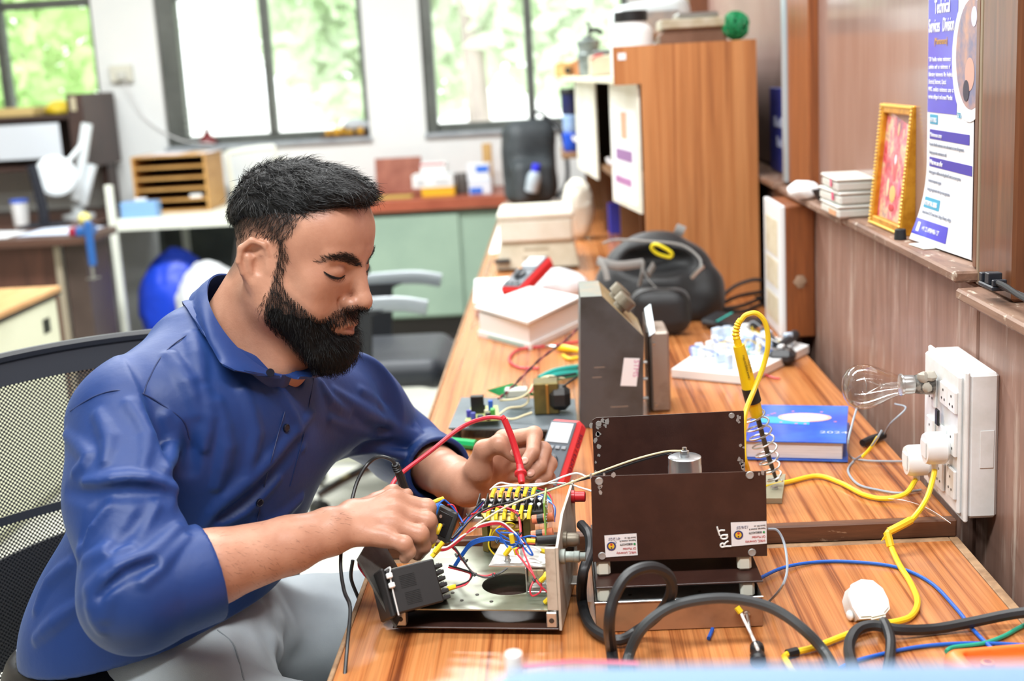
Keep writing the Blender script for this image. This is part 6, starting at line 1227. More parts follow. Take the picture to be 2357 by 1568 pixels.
MB().rbox(-.18, .045, 3.94, 4.22, .847, .915, .006).build('box', m_wl, wl); MB().rbox(-.186, .051, 3.935, 4.226, .9155, .938, .006).build('lid', m_wl, wl); MB().box(-.12, -.02, 4.02, 4.14, .9382, .9388).build('lid_label', mat('label_ivory', (214, 210, 180), .5), wl, smooth=0)
# white sheets along the far bench edge
for i, (x0_, y0_, y1_, rz, lab) in enumerate(((-.235, 3.40, 3.80, .05, 'white paper sheet on the bench edge in front of the cream instrument'), (-.238, 4.35, 5.30, 0, 'long white paper sheet on the far bench edge behind the lidded box'))): tag(MB(Rz(rz, (x0_, y0_, ZU+.0008))).sheet(lambda u, w: (u*.12, w*(y1_-y0_), .002*math.sin(5*u+4*w)**2), 6, 8, .0006).build('paper_sheet', m_paper), lab, 'paper')
# open black backpack and pouch
def bag_fn(p):
    R_ = axes(V(.985, -.17, 0), V(.17, .985, 0), V(0, 0, 1)); d = ell(p, (.235, 3.10, .80), (.155, .10, .165), R_); d = smin(d, bxs(p, (.25, 3.10, .81), (.135, .085, .05), R_, .04), .05)
    d = smax(d, -ell(p, (.225, 3.00, .905), (.115, .085, .040), R_), .012); d += vnoise(p, 22, 6)*.012; return smax(d, -pl(p, (0, 0, ZU+.002), (0, 0, 1)), .01)
bp = thing('backpack', 'open black backpack with grey webbing and yellow clip lying on the bench', 'backpack', (.24, 3.1, ZU)); m_bp = mat('black_nylon', (26, 28, 31), .55, 0, (20, 21, 24), 12, bump=.25, bscale=500, sheen=.2)
sdf_obj('body', bag_fn, (.03, 2.90, .75), (.45, 3.30, 1.0), .0055, m_bp, bp); m_web = mat('grey_webbing', (150, 150, 148), .7)
for pts in ([(1378, 598, 2.985), (1392, 620, 2.965), (1398, 645, 2.96)], [(1482, 605, 2.975), (1478, 630, 2.955), (1472, 658, 2.955)], [(1505, 610, 2.98), (1492, 632, 2.958)], [(1375, 600, 2.99), (1420, 612, 2.97), (1480, 606, 2.975)]): MB().tube([W3(p) for p in pts], .011, 8, 3, flat=.25).build('webbing', m_web, bp)
MB().tube([W3(p) for p in ((1388, 560, 3.0), (1420, 552, 3.02), (1500, 556, 3.02), (1570, 565, 3.02), (1610, 595, 3.0), (1612, 620, 2.98))], .0028, 6, 5).build('zip', m_web, bp); MB().tube([W3(p) for p in ((1592, 640, 2.97), (1605, 625, 2.965), (1620, 612, 2.96))], .005, 8, 2).build('zip_pull', m_steel, bp)
MB().tube([W3(p) for p in ((1500, 572, 2.99), (1505, 563, 2.985), (1520, 566, 2.98), (1545, 582, 2.98), (1542, 592, 2.985), (1515, 585, 2.99))], .0042, 8, 5, True).build('carabiner', mat('clip_yellow', (238, 222, 40), .35), bp); MB().tube([W3(p) for p in ((1555, 525, 3.12), (1575, 533, 3.12))], .012, 8, flat=.3).build('loop', m_web, bp)
MB().tube([W3(p) for p in ((1478, 600, 2.97), (1484, 630, 2.95), (1500, 652, 2.94), (1520, 672, 2.93))], .0012, 6, 4).build('cord', m_web, bp)
def pouch_fn(p): R_ = axes(V(.99, -.1, 0), V(.1, .99, 0), V(0, 0, 1)); d = bxs(p, (.222, 2.87, .815), (.068, .035, .053), R_, .034); return smax(d+vnoise(p, 30, 9)*.004, -pl(p, (0, 0, ZU+.002), (0, 0, 1)), .006)
po = thing('pouch', 'small black zipped pouch standing in front of the backpack', 'pouch', (.222, 2.87, ZU)); sdf_obj('body', pouch_fn, (.13, 2.80, .75), (.32, 2.94, .90), .0045, m_bp, po)
MB().tube([V(.15, 2.84, .79), V(.158, 2.845, .845), V(.19, 2.848, .866), V(.25, 2.842, .866), V(.282, 2.835, .845), V(.287, 2.832, .80)], .0022, 6, 4).build('zip', m_black, po)
pk_ = thing('power_bank', 'black power bank with a teal mark lying by the pouch', 'power bank', P(1640, 745, z=ZU)); PM = mframe(P(1612, 752, z=ZU+.004), V(.62, -.78, .0), V(.78, .62, .25)); MB(PM).rbox(0, .15, 0, .06, 0, .018, .006).build('case', mat('bank_black', (28, 30, 34), .3), pk_); MB(PM).box(.05, .056, .004, .056, .0182, .0188).build('mark', m_teal, pk_, smooth=0)
# black cables heaped beside the cabinet
for i, pts in enumerate((((1655, 690), (1690, 660), (1730, 645), (1752, 645)), ((1660, 700), (1700, 682), (1752, 672)), ((1650, 712), (1705, 705), (1752, 686)), ((1662, 718), (1712, 716), (1752, 700)))):
    tag(MB().tube([P(x, y, y=3.20-.03*i) if i == 0 else P(x, y, z=ZU+.008+.012*(3-i)) for x, y in pts], .0048, 8, 6).build('black_cable', m_blackr), ['topmost black cable arching beside the backpack', 'second black cable down beside the backpack', 'third black cable down beside the backpack', 'lowest black cable lying on the bench beside the backpack'][i], 'cable', 'black cables beside the cabinet')
# dismantled white switch plate with terminals
sp2 = thing('switch_plate', 'dismantled white switch plate covered in wired terminals lying face down', 'switch plate', (.36, 2.6, ZU)); cs = [P(1540, 858, z=.778), P(1718, 866, z=.778), P(1862, 795, z=.778), P(1700, 738, z=.778)]; cs[0], cs[3] = P(1545, 850, z=.778), P(1690, 752, z=.778)
MB().prism(cs, (0, 0, -.016)).build('plate', m_whitep, sp2); RR = random.Random(12); m_bw = mat('terminal_bluewhite', (196, 214, 234), .4)
for k in range(34):
    u, w_ = RR.uniform(.06, .94), RR.uniform(.08, .92); p = (cs[0]*(1-u)+cs[1]*u)*(1-w_)+(cs[3]*(1-u)+cs[2]*u)*w_; s_ = RR.uniform(.006, .012); h_ = RR.uniform(.012, .034)
    MB(Rz(RR.uniform(0, 1.5), p)).rbox(-s_, s_, -s_*.7, s_*.7, .0003, h_, .002).build('terminal', m_bw if RR.random() < .5 else m_whitep, sp2)
for k in range(16):
    u, w_ = RR.uniform(.08, .8), RR.uniform(.08, .8); p = (cs[0]*(1-u)+cs[1]*u)*(1-w_)+(cs[3]*(1-u)+cs[2]*u)*w_; cc_ = RR.choice(['blue', 'green', 'white', 'blue', 'grey', 'yellow'])
    wire(cc_, .0013, [p+V(0, 0, .012), p+V(RR.uniform(-.02, .03), RR.uniform(-.02, .03), RR.uniform(.02, .035)), p+V(RR.uniform(.0, .05), RR.uniform(-.02, .04), RR.uniform(.012, .03)), p+V(RR.uniform(.02, .06), RR.uniform(-.03, .03), .010)], sp2)
ad = thing('plug_adaptor', 'black three-pin adaptor lying near the switch plate and wall', 'adaptor', P(1790, 832, z=ZU)); q = P(1800, 838, z=ZU+.002)
MB(Rz(-.3, q)).rbox(-.026, .026, -.022, .030, 0, .030, .010).build('body', mat('adaptor_black', (40, 42, 46), .45), ad)
for (x, y) in ((-.012, -.004), (.012, -.004), (0, .016)): MB(Rz(-.3, q)).lathe([(.0055, .0302), (.0055, .0312), (.003, .0314), (.003, .0306), (0, .0306)], (x, y, 0), (0, 0, 1), 12).build('socket', m_steel, ad)
for i, (a, b_) in enumerate((((1795, 800), (1830, 770)), ((1780, 790), (1760, 762)))): MB().cyl(P(*a, z=ZU+.030), P(*b_, z=ZU+.035), .010, 10).build('pin_block', MATS['adaptor_black'], ad)
# keyboard, tan block, blue box, far grey backpack
kb = thing('keyboard', 'pale blue-grey keyboard near the far backpack', 'keyboard', (.05, 5.0, ZU)); MB().rbox(-.08, .10, 4.86, 5.25, ZU+.022, ZU+.036, .004).build('case', mat('keyboard_grey', (150, 166, 182), .5), kb); MB().rbox(-.03, .105, 4.90, 5.1, ZU+.0005, ZU+.0215, .002).build('riser', mat('tan_block', (206, 150, 112), .5), kb)
for i in range(4):
    for j in range(9): MB().rbox(-.07+.042*i, -.036+.042*i, 4.875+.04*j, 4.905+.04*j, ZU+.0362, ZU+.041, .002).build('key', mat('key_grey', (176, 188, 200), .5), kb)
tag(MB().rbox(.188, .229, 4.70, 4.72, ZU+.001, ZU+.115, .002).rbox(.188, .229, 4.7205, 4.76, ZU+.001, ZU+.110, .002).build('blue_carton', mat('carton_blue', (64, 72, 206), .45)), 'blue carton standing at the mouth of a cubbyhole', 'carton')
crump('white_bundle', 'white cloth bundle hanging out of a cubbyhole of the shelf cabinet', 'cloth', (.075, 4.62, .87), .075, mat('white_cloth', (226, 222, 210), .8), (.7, .7, 1.5), 9, .007, .3)
def fbag(p):
    R_ = axes(V(.93, .36, 0), V(-.36, .93, 0), V(0, 0, 1)); d = bxs(p, (-.115, 5.93, .955), (.125, .085, .195), R_, .075); d = smin(d, bxs(p, (-.10, 5.83, .87), (.095, .04, .10), R_, .04), .03); return smax(d+vnoise(p, 14, 3)*.01, -pl(p, (0, 0, ZU+.002), (0, 0, 1)), .008)
fbg = thing('backpack', 'dark grey backpack standing at the far end of the bench', 'backpack', (-.11, 5.93, ZU)); sdf_obj('body', fbag, (-.30, 5.70, .75), (.10, 6.12, 1.20), .008, mat('charcoal_nylon', (62, 68, 72), .6, 0, (50, 56, 60), 8), fbg)
MB().tube([(-.03, 5.95, 1.15), (.03, 5.9, 1.10), (.055, 5.86, .97), (.05, 5.84, .86), (.0, 5.84, .79)], .014, 8, 5, flat=.4).build('strap', m_bp, fbg); MB().tube([(-.09, 5.93, 1.145), (-.085, 5.93, 1.175), (-.045, 5.94, 1.175), (-.035, 5.94, 1.14)], .009, 8, 4).build('grab_handle', m_bp, fbg); MB().tube([(-.20, 5.80, 1.10), (-.225, 5.77, 1.0), (-.20, 5.76, .9)], .004, 6, 4).build('zip', m_black, fbg)
q = P(1232, 395, y=5.74); bt = thing('water_bottle', 'small clear bottle with blue cap in the far backpack\'s pocket', 'bottle', q); MB().lathe([(.03, -.09), (.032, -.05), (.032, -.025), (.024, -.004), (.015, .002)], q, (.25, -.1, 1), 16).build('bottle', mat('bottle_grey', (176, 190, 200), .2), bt); MB().lathe([(.018, .0022), (.019, .03), (.017, .034), (0, .034)], q, (.25, -.1, 1), 14).build('cap', mat('cap_blue', (48, 52, 214), .4), bt)
# ================================================================ things on the ledge and partition
m_gold = mat('gilt_frame', (222, 160, 48), .35, .35, (196, 132, 30), 60); LZ = 1.0712
a0, a1 = P(1994, 514, z=LZ), P(2064, 545, z=LZ); a0.x = .538; a1.x = .541; ex_ = (a1-a0); fwid = ex_.length; ex_.normalize(); upv = V(.10, .0, 1).normalized()
FM = mframe(a0, ex_, upv); fh = .205; pf = thing('picture_frame', 'gilt picture frame with a red devotional print leaning on the ledge', 'picture frame', (a0+a1)/2); t_ = .016; dz = .024
nrm_ = FM.to_3x3() @ V(0, 0, 1); sg_ = 1 if nrm_.x < 0 else -1; z0_, z1_ = (0, -dz) if sg_ > 0 else (0, dz)
def fb_(x0, x1, y0, y1, za, zb, nm, m, r=.002, par=None): return MB(FM).rbox(x0, x1, y0, y1, min(za, zb), max(za, zb), r).build(nm, m, par or pf)
fb_(0, t_, 0, fh, z0_, z1_, 'moulding', m_gold); fb_(fwid-t_, fwid, 0, fh, z0_, z1_, 'moulding', m_gold); fb_(t_, fwid-t_, 0, t_, z0_, z1_, 'moulding', m_gold); fb_(t_, fwid-t_, fh-t_, fh, z0_, z1_, 'moulding', m_gold)
bd = mat('gilt_bead', (246, 206, 110), .3, .4); f_ = .0008*sg_
for k in range(34):
    for x in (.004, fwid-.004): MB(FM).ball((x, fh*(k+.5)/34, f_), .0028, 6, 4).build('bead', bd, pf)
for k in range(22):
    for y in (.004, fh-.004): MB(FM).ball((fwid*(k+.5)/22, y, f_), .0028, 6, 4).build('bead', bd, pf)
def printmat():
    t = NT('devotional_print'); co = t.coord((1, 1, 1)); n1 = t.noise(co, 26, 3, .55); r = t.ramp(n1, 0, [(.28, (90, 50, 84)), (.42, (196, 60, 84)), (.52, (226, 120, 130)), (.6, (230, 190, 150)), (.72, (120, 90, 120))]); t.l(r, 0, t.b, 'Base Color'); t.b.inputs['Roughness'].default_value = .2; return t.m
pic = fb_(t_, fwid-t_, t_, fh-t_, z1_*.35, z1_*.45, 'print', printmat(), .0003); zf = z1_*.34
for (u, w_, r1, r2, col) in ((.5, .5, .016, .030, (226, 96, 104)), (.5, .55, .012, .018, (196, 214, 226)), (.5, .52, .007, .020, (232, 190, 150)), (.5, .25, .022, .018, (214, 180, 110)), (.3, .3, .008, .02, (228, 206, 170)), (.72, .32, .009, .018, (224, 120, 150)), (.5, .12, .020, .008, (200, 60, 70)), (.3, .82, .007, .012, (214, 176, 160)), (.7, .82, .007, .012, (214, 176, 160)), (.5, .86, .007, .014, (220, 186, 150))):
    MB(FM).ball((t_+(fwid-2*t_)*u, t_+(fh-2*t_)*w_, zf), 1, 12, 6, 0, (r1*.8, r2*.8, .0005)).build('print_shape', mat('pr_%d_%d_%d' % col, col, .4), pic)
# poster
m_pw = mat('poster_white', (240, 243, 248), .35); m_pb = mat('poster_blue', (72, 66, 206), .3, 0, (60, 52, 186), 6, coat=.3); m_pd = mat('poster_indigo', (62, 52, 170), .35); m_pt = mat('poster_teal', (52, 160, 196), .35); m_pg = mat('poster_grey', (150, 156, 170), .5); m_po = mat('poster_gold', (206, 160, 90), .5)
ps = thing('poster', 'blue and white Technical Services Division poster behind the ledge', 'poster', (.56, 1.88, 1.075)); PYL, PYR, PZ0 = 1.985, 1.768, 1.074; pw_ = PYL-PYR
def pp(u, w, off=0):   # u 0..1 from the far to the near edge, w metres above the bottom
    u_ = min(max(u, 0), 1); c_ = max(0, 1-w/.12)**2*(1-u_); return V(.5635-.020*c_-off, PYL-pw_*u+.022*c_, PZ0+w)
MB().sheet(lambda u, w: pp(u, w*.44), 12, 26, .0006).build('sheet', m_pw, ps)
def pq(u0, u1, w0, w1, m, nm='print_block', off=.0006, n=6): return MB().sheet(lambda a, b_: pp(u0+(u1-u0)*a, w0+(w1-w0)*b_, off), n, n, .0002).build(nm, m, ps)
pq(0.012, .66, .194, .436, m_pb); pq(.0, .60, .010, .034, m_pb, off=.0007)
def pdisc(u, w, r, m, off, nm='print_disc'): MB().prism([pp(u+r*math.cos(a)/pw_, w+r*1.1*math.sin(a), off) for a in np.arange(0, 6.28, .2)], (-.0002, 0, 0)).build(nm, m, ps)
pdisc(.92, .272, .078, m_pw, .0010); pdisc(.95, .276, .066, mat('poster_photo', (120, 120, 150), .35, 0, (196, 150, 130), 22), .0014); pdisc(.93, .25, .020, mat('photo_skin', (206, 160, 146), .4), .0018); pdisc(.87, .228, .013, mat('photo_dark', (50, 48, 70), .4), .0021); pdisc(1.0, .325, .012, mat('photo_lilac', (206, 204, 226), .4), .0019)
pq(.86, .99, .190, .212, m_pt); pq(.07, .93, .155, .169, m_pd); pq(.07, .99, .114, .128, m_pd); pq(.07, .25, .177, .191, m_pt); pq(.06, .38, .052, .068, m_pt)
def ptext(s, u, w, size, m, sx=1.0, bold=0, off=.0011, shear=0):
    o = pp(u, w, off); X = (pp(u+.2, w, off)-o).normalized(); Y = (pp(u, w+.02, off)-o).normalized(); text('lettering', s, m, mframe(o, X, Y), size, ps, .0002, 'LEFT', sx, shear, bold)
ptext('Technical', .16, .336, .027, m_pw, .72, .0004); ptext('Services', .03, .310, .027, m_pw, .62, .0004); ptext('Division', .34, .310, .027, m_pw, .62, .0004, shear=.2); ptext('(Maintenance)', .16, .292, .014, m_po, .8)
for i, s in enumerate(('TSD  handles  various  maintenance', 'activities  such  as  maintenance  of', 'laboratory  instruments  like  Analytical,', 'Electrical, Electronic, Optical.', 'WRIC  conducts  maintenance  camp  at', 'various colleges in and around Mumbai.')): ptext(s, .04, .268-.0108*i, .0092, m_pw, .80)
ptext('TSD', .68, .190, .011, m_pt); ptext('FEATURES', .085, .180, .0095, m_pw, .75); ptext('Maintenance camp', .09, .1585, .009, m_pw, .85); ptext('What we can offer', .09, .1175, .0098, m_pw, .85, .0002); ptext('POTENTIAL USERS', .075, .056, .0098, m_pw, .72, .0002)
for s, w in (('To provide affordable maintenance service with minimal cost across all departments', .145), ('Training on preventive maintenance to staff', .133), ('Training support to staff from and colleges/Nodal Centres as resource person', .104), ('Customized components support', .091), ('Creating job opportunities there by revenue generation.', .078), ('Students from UG, PG, from Science Colleges, Pharmacy colleges', .043)): ptext(s, .07, w, .0078, m_pg, .62)
ptext('+91 22 69984406 / 27', .16, .018, .010, m_pw, .8); pq(.06, .11, .015, .029, m_pw, 'phone_icon', .0012, 3)
# plastic boxes, green ring, bowl, crumpled paper, stopper, cable clip
m_cl = mat('cloudy_plastic', (222, 224, 218), .3, 0, (206, 208, 200), 8)
for i, (lab, tilt) in enumerate((('lowest cloudy plastic box of the stack on the ledge', 0), ('middle cloudy plastic box of the stack with pink clip', .04), ('topmost cloudy plastic box of the stack on the ledge', -.03))):
    t = thing('plastic_box', lab, 'plastic box', (.532, 2.40, LZ+.024*i), 'plastic boxes on the ledge'); M = Rz(tilt, (.533, 2.39, LZ+.0003+.0242*i)); MB(M).rbox(-.032, .034, -.075, .075, 0, .017, .004).build('tray', m_cl, t); MB(M).rbox(-.034, .036, -.077, .077, .0172, .0236, .003).build('lid', m_cl, t)
    MB(M).rbox(-.0352, -.0342, -.04, -.028, .006, .020, .0004).build('clip', mat('pink_clip', (226, 60, 120), .4), t) if i else MB(M).rbox(-.033, -.0322, -.06, .0, .003, .013, .0003).build('paper_label', mat('label_orange', (214, 160, 120), .6), t)
q = P(1888, 476, z=LZ); MB(Matrix.Translation(V(.545, 2.53, LZ+.0005))); tag(MB().lathe([(.020, 0), (.022, .001), (.022, .017), (.020, .018), (.016, .018), (.016, 0)], (.541, 2.53, LZ+.0005), (0, 0, 1), 22).build('tape_ring', mat('lime_plastic', (130, 240, 60), .35)), 'lime green plastic ring on the ledge beside the plastic boxes', 'ring')
tag(MB().lathe([(.012, 0), (.024, .020), (.025, .022), (.022, .021), (.011, .003), (0, .003)], (.541, 2.63, LZ+.0005), (0, 0, 1), 20).build('bowl', m_black), 'small black bowl on the ledge beside the crumpled paper', 'bowl')
crump('crumpled_paper', 'crumpled white paper on top of the small wall cabinet', 'paper', (.520, 2.73, 1.085), .030, m_paper, (1, 1.4, .6), 21, .0035, .35, 1.068)
tag(MB().lathe([(.0095, 0), (.0085, .015), (.0075, .016), (.003, .016), (.003, .013), (0, .013)], (.534, 2.022, LZ+.0005), (0, 0, 1), 18).build('rubber_stopper', m_blackr), 'black rubber stopper on the ledge between the gilt frame and poster', 'stopper')
tag(MB(Rz(.1, (.545, 1.93, LZ))).rbox(-.012, .010, -.03, .03, .0004, .0022, .0005).build('plastic_scrap', m_cl), 'flat clear plastic scrap on the ledge below the poster', 'scrap')
cc = thing('cable_clip', 'black plastic cable clip with cable on the near ledge', 'cable clip', (.53, 1.60, 1.0675)); LM = mframe(V(.522, 1.610, 1.0674), V(.02, -1, 0), V(0, 0, 1)); m_nb = mat('navy_black', (34, 38, 46), .4)
MB(LM).rbox(0, .050, 0, .006, -.020, 0, .0015).rbox(.0, .010, .006, .017, -.018, -.001, .001).rbox(.020, .034, .006, .020, -.018, -.001, .001).rbox(.044, .050, .006, .014, -.018, -.001, .001).build('clip', m_nb, cc); MB().tube([(.530, 1.566, 1.078), (.530, 1.53, 1.078), (.532, 1.47, 1.073), (.532, 1.3, 1.072)], .0035, 8, 4).build('cable', m_blackr, cc); MB().tube([(.533, 1.566, 1.074), (.536, 1.52, 1.073), (.540, 1.45, 1.0725), (.540, 1.3, 1.072)], .0035, 8, 4).build('cable', m_blackr, cc)
# small wall cabinet beside the tall one
uc = thing('wall_cabinet', 'narrow white-fronted wall cabinet with brown wooden side', 'cabinet', (.51, 2.86, ZU)); MB().rbox(.486, .5485, 2.76, 2.97, ZU+.002, 1.048, .003).build('carcass', m_postr, uc); f_ = MB().rbox(.474, .4858, 2.76, 2.972, ZU+.002, 1.05, .002).build('front', mat('front_white', (232, 236, 238), .4), uc)
for (z0, z1) in ((.935, 1.015), (.865, .925), (.785, .845)): MB().rbox(.4728, .4738, 2.79, 2.94, z0, z1, .0004).build('panel', mat('panel_ivory', (222, 214, 190), .5, 0, (206, 196, 168), 40), f_)
MB().ball((.516, 2.7588, .885), .014, 8, 6, .2, (1, .2, 1)).build('worn_patch', mat('worn_patch', (156, 128, 104), .7), uc)
# navy sign standing behind the pane
sg = thing('navy_sign', 'navy blue sign board with two white lines behind the tall cabinet', 'sign', (.585, 3.3, 1.07)); MB().rbox(.578, .584, 3.13, 3.50, 1.069, 1.285, .004).build('board', mat('sign_navy', (62, 66, 150), .35, 0, (74, 78, 168), 5), sg)
for (z, y0_, y1_) in ((1.185, 3.15, 3.44), (1.135, 3.17, 3.40)):
    for k in range(6): w_ = (y1_-y0_)/6; MB().rbox(.5768, .5778, y0_+w_*k+.006, y0_+w_*(k+1)-.006, z, z+.018+.008*(k % 2), .0004).build('lettering', mat('sign_white', (210, 214, 240), .5), sg)
tag(MB().rbox(.574, .5775, 3.11, 3.22, 1.068, 1.10, .0005).build('yellow_tag', mat('tag_yellow', (220, 214, 90), .5)), 'small yellow tag in front of the navy sign', 'tag')
# ================================================================ things on and in the tall cabinet
jr = thing('plastic_jar', 'white plastic jar with black screw lid on the cabinet shelf', 'jar', (.215, 3.45, 1.333)); MB().lathe([(.052, 0), (.056, .004), (.056, .11), (.050, .124), (.040, .132), (.040, .138)], (.213, 3.42, 1.3328), (0, 0, 1), 26).build('jar', m_whitep, jr); MB().lathe([(.043, .1382), (.043, .162), (.040, .165), (0, .165)], (.213, 3.42, 1.3328), (0, 0, 1), 24).build('lid', m_black, jr)
tb_ = thing('lidded_tin', 'brown tin with a grey metal lid on top of the tall cabinet', 'tin', (.37, 3.45, 1.409)); MB().prism([(.285, 3.40, 1.4085), (.455, 3.40, 1.4085), (.455, 3.40, 1.445), (.300, 3.40, 1.445), (.285, 3.40, 1.430)], (0, .14, 0)).build('body', mat('tin_brown', (128, 96, 78), .5, .2, (108, 78, 60), 12), tb_); MB().rbox(.288, .452, 3.39, 3.55, 1.4455, 1.470, .003).build('lid', mat('tin_lid', (196, 190, 172), .45, .2, (170, 158, 130), 14), tb_); MB().rbox(.33, .44, 3.42, 3.54, 1.4705, 1.486, .006).build('tray', m_steel, tb_)
gs_ = thing('scouring_pad', 'tangled green scouring pad on top of the tall cabinet', 'scouring pad', (.478, 3.40, 1.4085)); mb = MB(); Rg = random.Random(4)
for k in range(60):
    pts = []; d0 = Vector((Rg.gauss(0, 1), Rg.gauss(0, 1), Rg.gauss(0, 1))).normalized(); d1 = frame_of(d0)[0]
    for i in range(10): a = i*.6; pts.append(V(.478, 3.40, 1.446)+(d0*math.cos(a)+d1*math.sin(a)+d0.cross(d1)*.3*math.sin(2*a+k))*(.034+Rg.uniform(-.006, .002)))
    mb.tube(pts, .0012, 4, 2)
mb.build('strands', mat('scour_green', (24, 150, 92), .5), gs_)['kind'] = 'stuff'; MB().ball((.478, 3.40, 1.444), .020, 10, 8, .12).build('core', mat('scour_core', (20, 120, 76), .6), gs_)
ga = thing('grey_appliance', 'rounded pale grey appliance behind the white jar', 'appliance', (.30, 4.2, 1.409)); sdf_obj('body', lambda p: bxs(p, (.32, 4.2, 1.492), (.125, .12, .064), axes(V(1, 0, .12), V(0, 1, 0), V(-.12, 0, 1)), .045), (.1, 4.0, 1.38), (.52, 4.4, 1.58), .010, mat('appliance_grey', (206, 216, 218), .35), ga); MB().rbox(.30, .40, 4.06, 4.075, 1.45, 1.52, .003).build('panel', mat('panel_steel', (170, 170, 170), .3, .6, (200, 190, 180), 20), ga)
MB().prism([(.205, 4.06, 1.475), (.24, 4.06, 1.475), (.22, 4.06, 1.515)], (0, -.006, 0)).build('red_mark', mat('mark_red', (236, 60, 84), .4), ga)
for (lab, x0_, x1_, y_, z1_, m) in (('small wooden box at the far end of the cabinet shelf', .02, .085, 5.3, 1.385, m_tan), ('wooden box beside the cream box on the cabinet shelf', .092, .14, 4.8, 1.392, m_lamv)):
    t = thing('wooden_box', lab, 'box', ((x0_+x1_)/2, y_, 1.333), 'wooden boxes on the cabinet shelf'); MB().rbox(x0_, x1_, y_, y_+.12, 1.3328, z1_-.008, .002).build('box', m, t); MB().rbox(x0_-.002, x1_+.002, y_-.002, y_+.122, z1_-.0078, z1_, .002).build('lid', m, t)
    if y_ > 5: MB().lathe([(.012, 0), (.014, .004), (.010, .010), (0, .011)], (.07, y_-.003, 1.355), (0, -1, 0), 14).build('knob', m_black, t)
cb = thing('cream_box', 'cream box with a coloured arc on the cabinet shelf beside the jar', 'box', (.157, 4.2, 1.333)); MB().rbox(.126, .20, 4.2, 4.3, 1.3328, 1.398, .004).build('box', m_ci, cb); MB().tube([(.132, 4.198, 1.385), (.145, 4.198, 1.396), (.17, 4.198, 1.399)], .003, 6, 4).build('arc', mat('arc_red', (206, 60, 70), .5), cb); MB().rbox(.14, .195, 4.21, 4.29, 1.3985, 1.415, .005).build('cap', mat('cap_grey', (110, 112, 112), .5), cb)
gg = thing('gauge_unit', 'grey finned gauge unit with a valve on the cabinet shelf', 'gauge', (.135, 4.55, 1.333)); q = V(.135, 4.58, 1.333)
MB().lathe([(.035, 0), (.036, .03), (.036, .055), (.040, .06), (.040, .075), (.036, .08), (.036, .10), (.040, .105), (.040, .12), (.02, .125), (.02, .135)], q, (0, 0, 1), 18).build('body', mat('gauge_grey', (140, 150, 148), .45, .2, (90, 100, 98), 30), gg); MB().tube([q+V(0, 0, .13), q+V(.01, 0, .16), q+V(.0, 0, .185)], .005, 8, 3).build('valve', m_dk, gg); MB().tube([q+V(.0, -.01, .15), q+V(.03, -.01, .155), q+V(.05, -.01, .14)], .008, 8, 3).build('pipe', m_black, gg); MB().ball(q+V(.035, -.03, .05), .022, 12, 8).build('dial', m_black, gg)
for i, (lab, z, h, r, col) in enumerate((('blue tub at the bottom of the stack on the middle cabinet shelf', 1.0368, .075, .040, (30, 80, 200)), ('pale blue tub in the middle of the stack on the cabinet shelf', 1.1125, .07, .038, (150, 180, 222)), ('black and navy can on top of the tub stack on the cabinet shelf', 1.1830, .105, .042, (30, 36, 84)))):
    t = thing('tub', lab, 'tub', (.078, 5.25, z), 'tubs on the cabinet shelf'); MB().lathe([(r*.9, 0), (r, .006), (r, h*.75)], (.078, 5.25, z), (0, 0, 1), 20).build('tub', mat('tub_%d' % i, col, .35), t); MB().lathe([(r*1.06, h*.752), (r*1.06, h*.93), (r*.98, h*.98), (0, h*.98)], (.078, 5.25, z), (0, 0, 1), 20).build('lid', m_black if i == 2 else MATS['tub_%d' % i], t)
tag(MB().rbox(.096, .118, 5.12, 5.15, 1.0368, 1.12, .004).build('tan_bottle', mat('tan_bottle', (190, 150, 100), .5)), 'small tan bottle in front of the tub stack', 'bottle')
# ================================================================ lower bench: cables, plug, spray can and odds
def floorwire(name, label, cat, c, r, pts, z=None, sm=7, m=None):
    z = ZL if z is None else z; pp_ = [P(p[0], p[1], z=z+r+.0006+(p[2] if len(p) > 2 else 0)) for p in pts]; return tag(MB().tube(pp_, r, 8, sm).build(name, m or wm(c)), label, cat)
m_cab = mat('cable_dark_grey', (62, 66, 68), .45); m_cabk = mat('cable_black', (34, 35, 37), .45)
# cable leaving the chassis and looping in front of the tray
lp = [(1338, 1208, 1.47), (1356, 1232, 1.44), (1358, 1270, 1.42), (1342, 1320, 1.39), ('z', 1340, 1385, ZL+.012), ('z', 1362, 1445, ZL+.009), ('z', 1420, 1474, ZL+.009), ('z', 1468, 1452, ZL+.014), (1520, 1410, 1.30), (1546, 1360, 1.285), (1535, 1322, 1.275), (1495, 1306, 1.265), (1445, 1325, 1.255), (1412, 1380, 1.245), (1402, 1440, 1.24), ('z', 1408, 1500, ZL+.016), ('z', 1418, 1575, ZL+.008)]
tag(MB().tube([W3(p) for p in lp], .0062, 10, 8).build('power_cable', m_cabk), 'thick black power cable from the chassis curling up in front of the tray', 'cable')
tag(MB().tube([W3(p) for p in (('z', 1442, 1580, ZL+.008), ('z', 1446, 1515, ZL+.010), (1478, 1448, 1.27), (1540, 1400, 1.28), (1620, 1380, 1.285), (1700, 1380, 1.29), (1780, 1402, 1.285), (1850, 1450, 1.27), ('z', 1900, 1505, ZL+.010), ('z', 1935, 1575, ZL+.008))], .0058, 10, 8).build('power_cable', m_cab), 'dark grey power cable arching across the front of the rusty tray', 'cable')
floorwire('power_cable', 'black power cable running off the bench at the picture\'s right edge', 'cable', 'black', .0062, [(2420, 1404, .02), (2330, 1414, .012), (2240, 1432, .004), (2150, 1448), (2070, 1450, .004), (2010, 1440, .008), (1972, 1452, .006), (1954, 1490), (1966, 1545), (1990, 1600)], m=m_cabk)
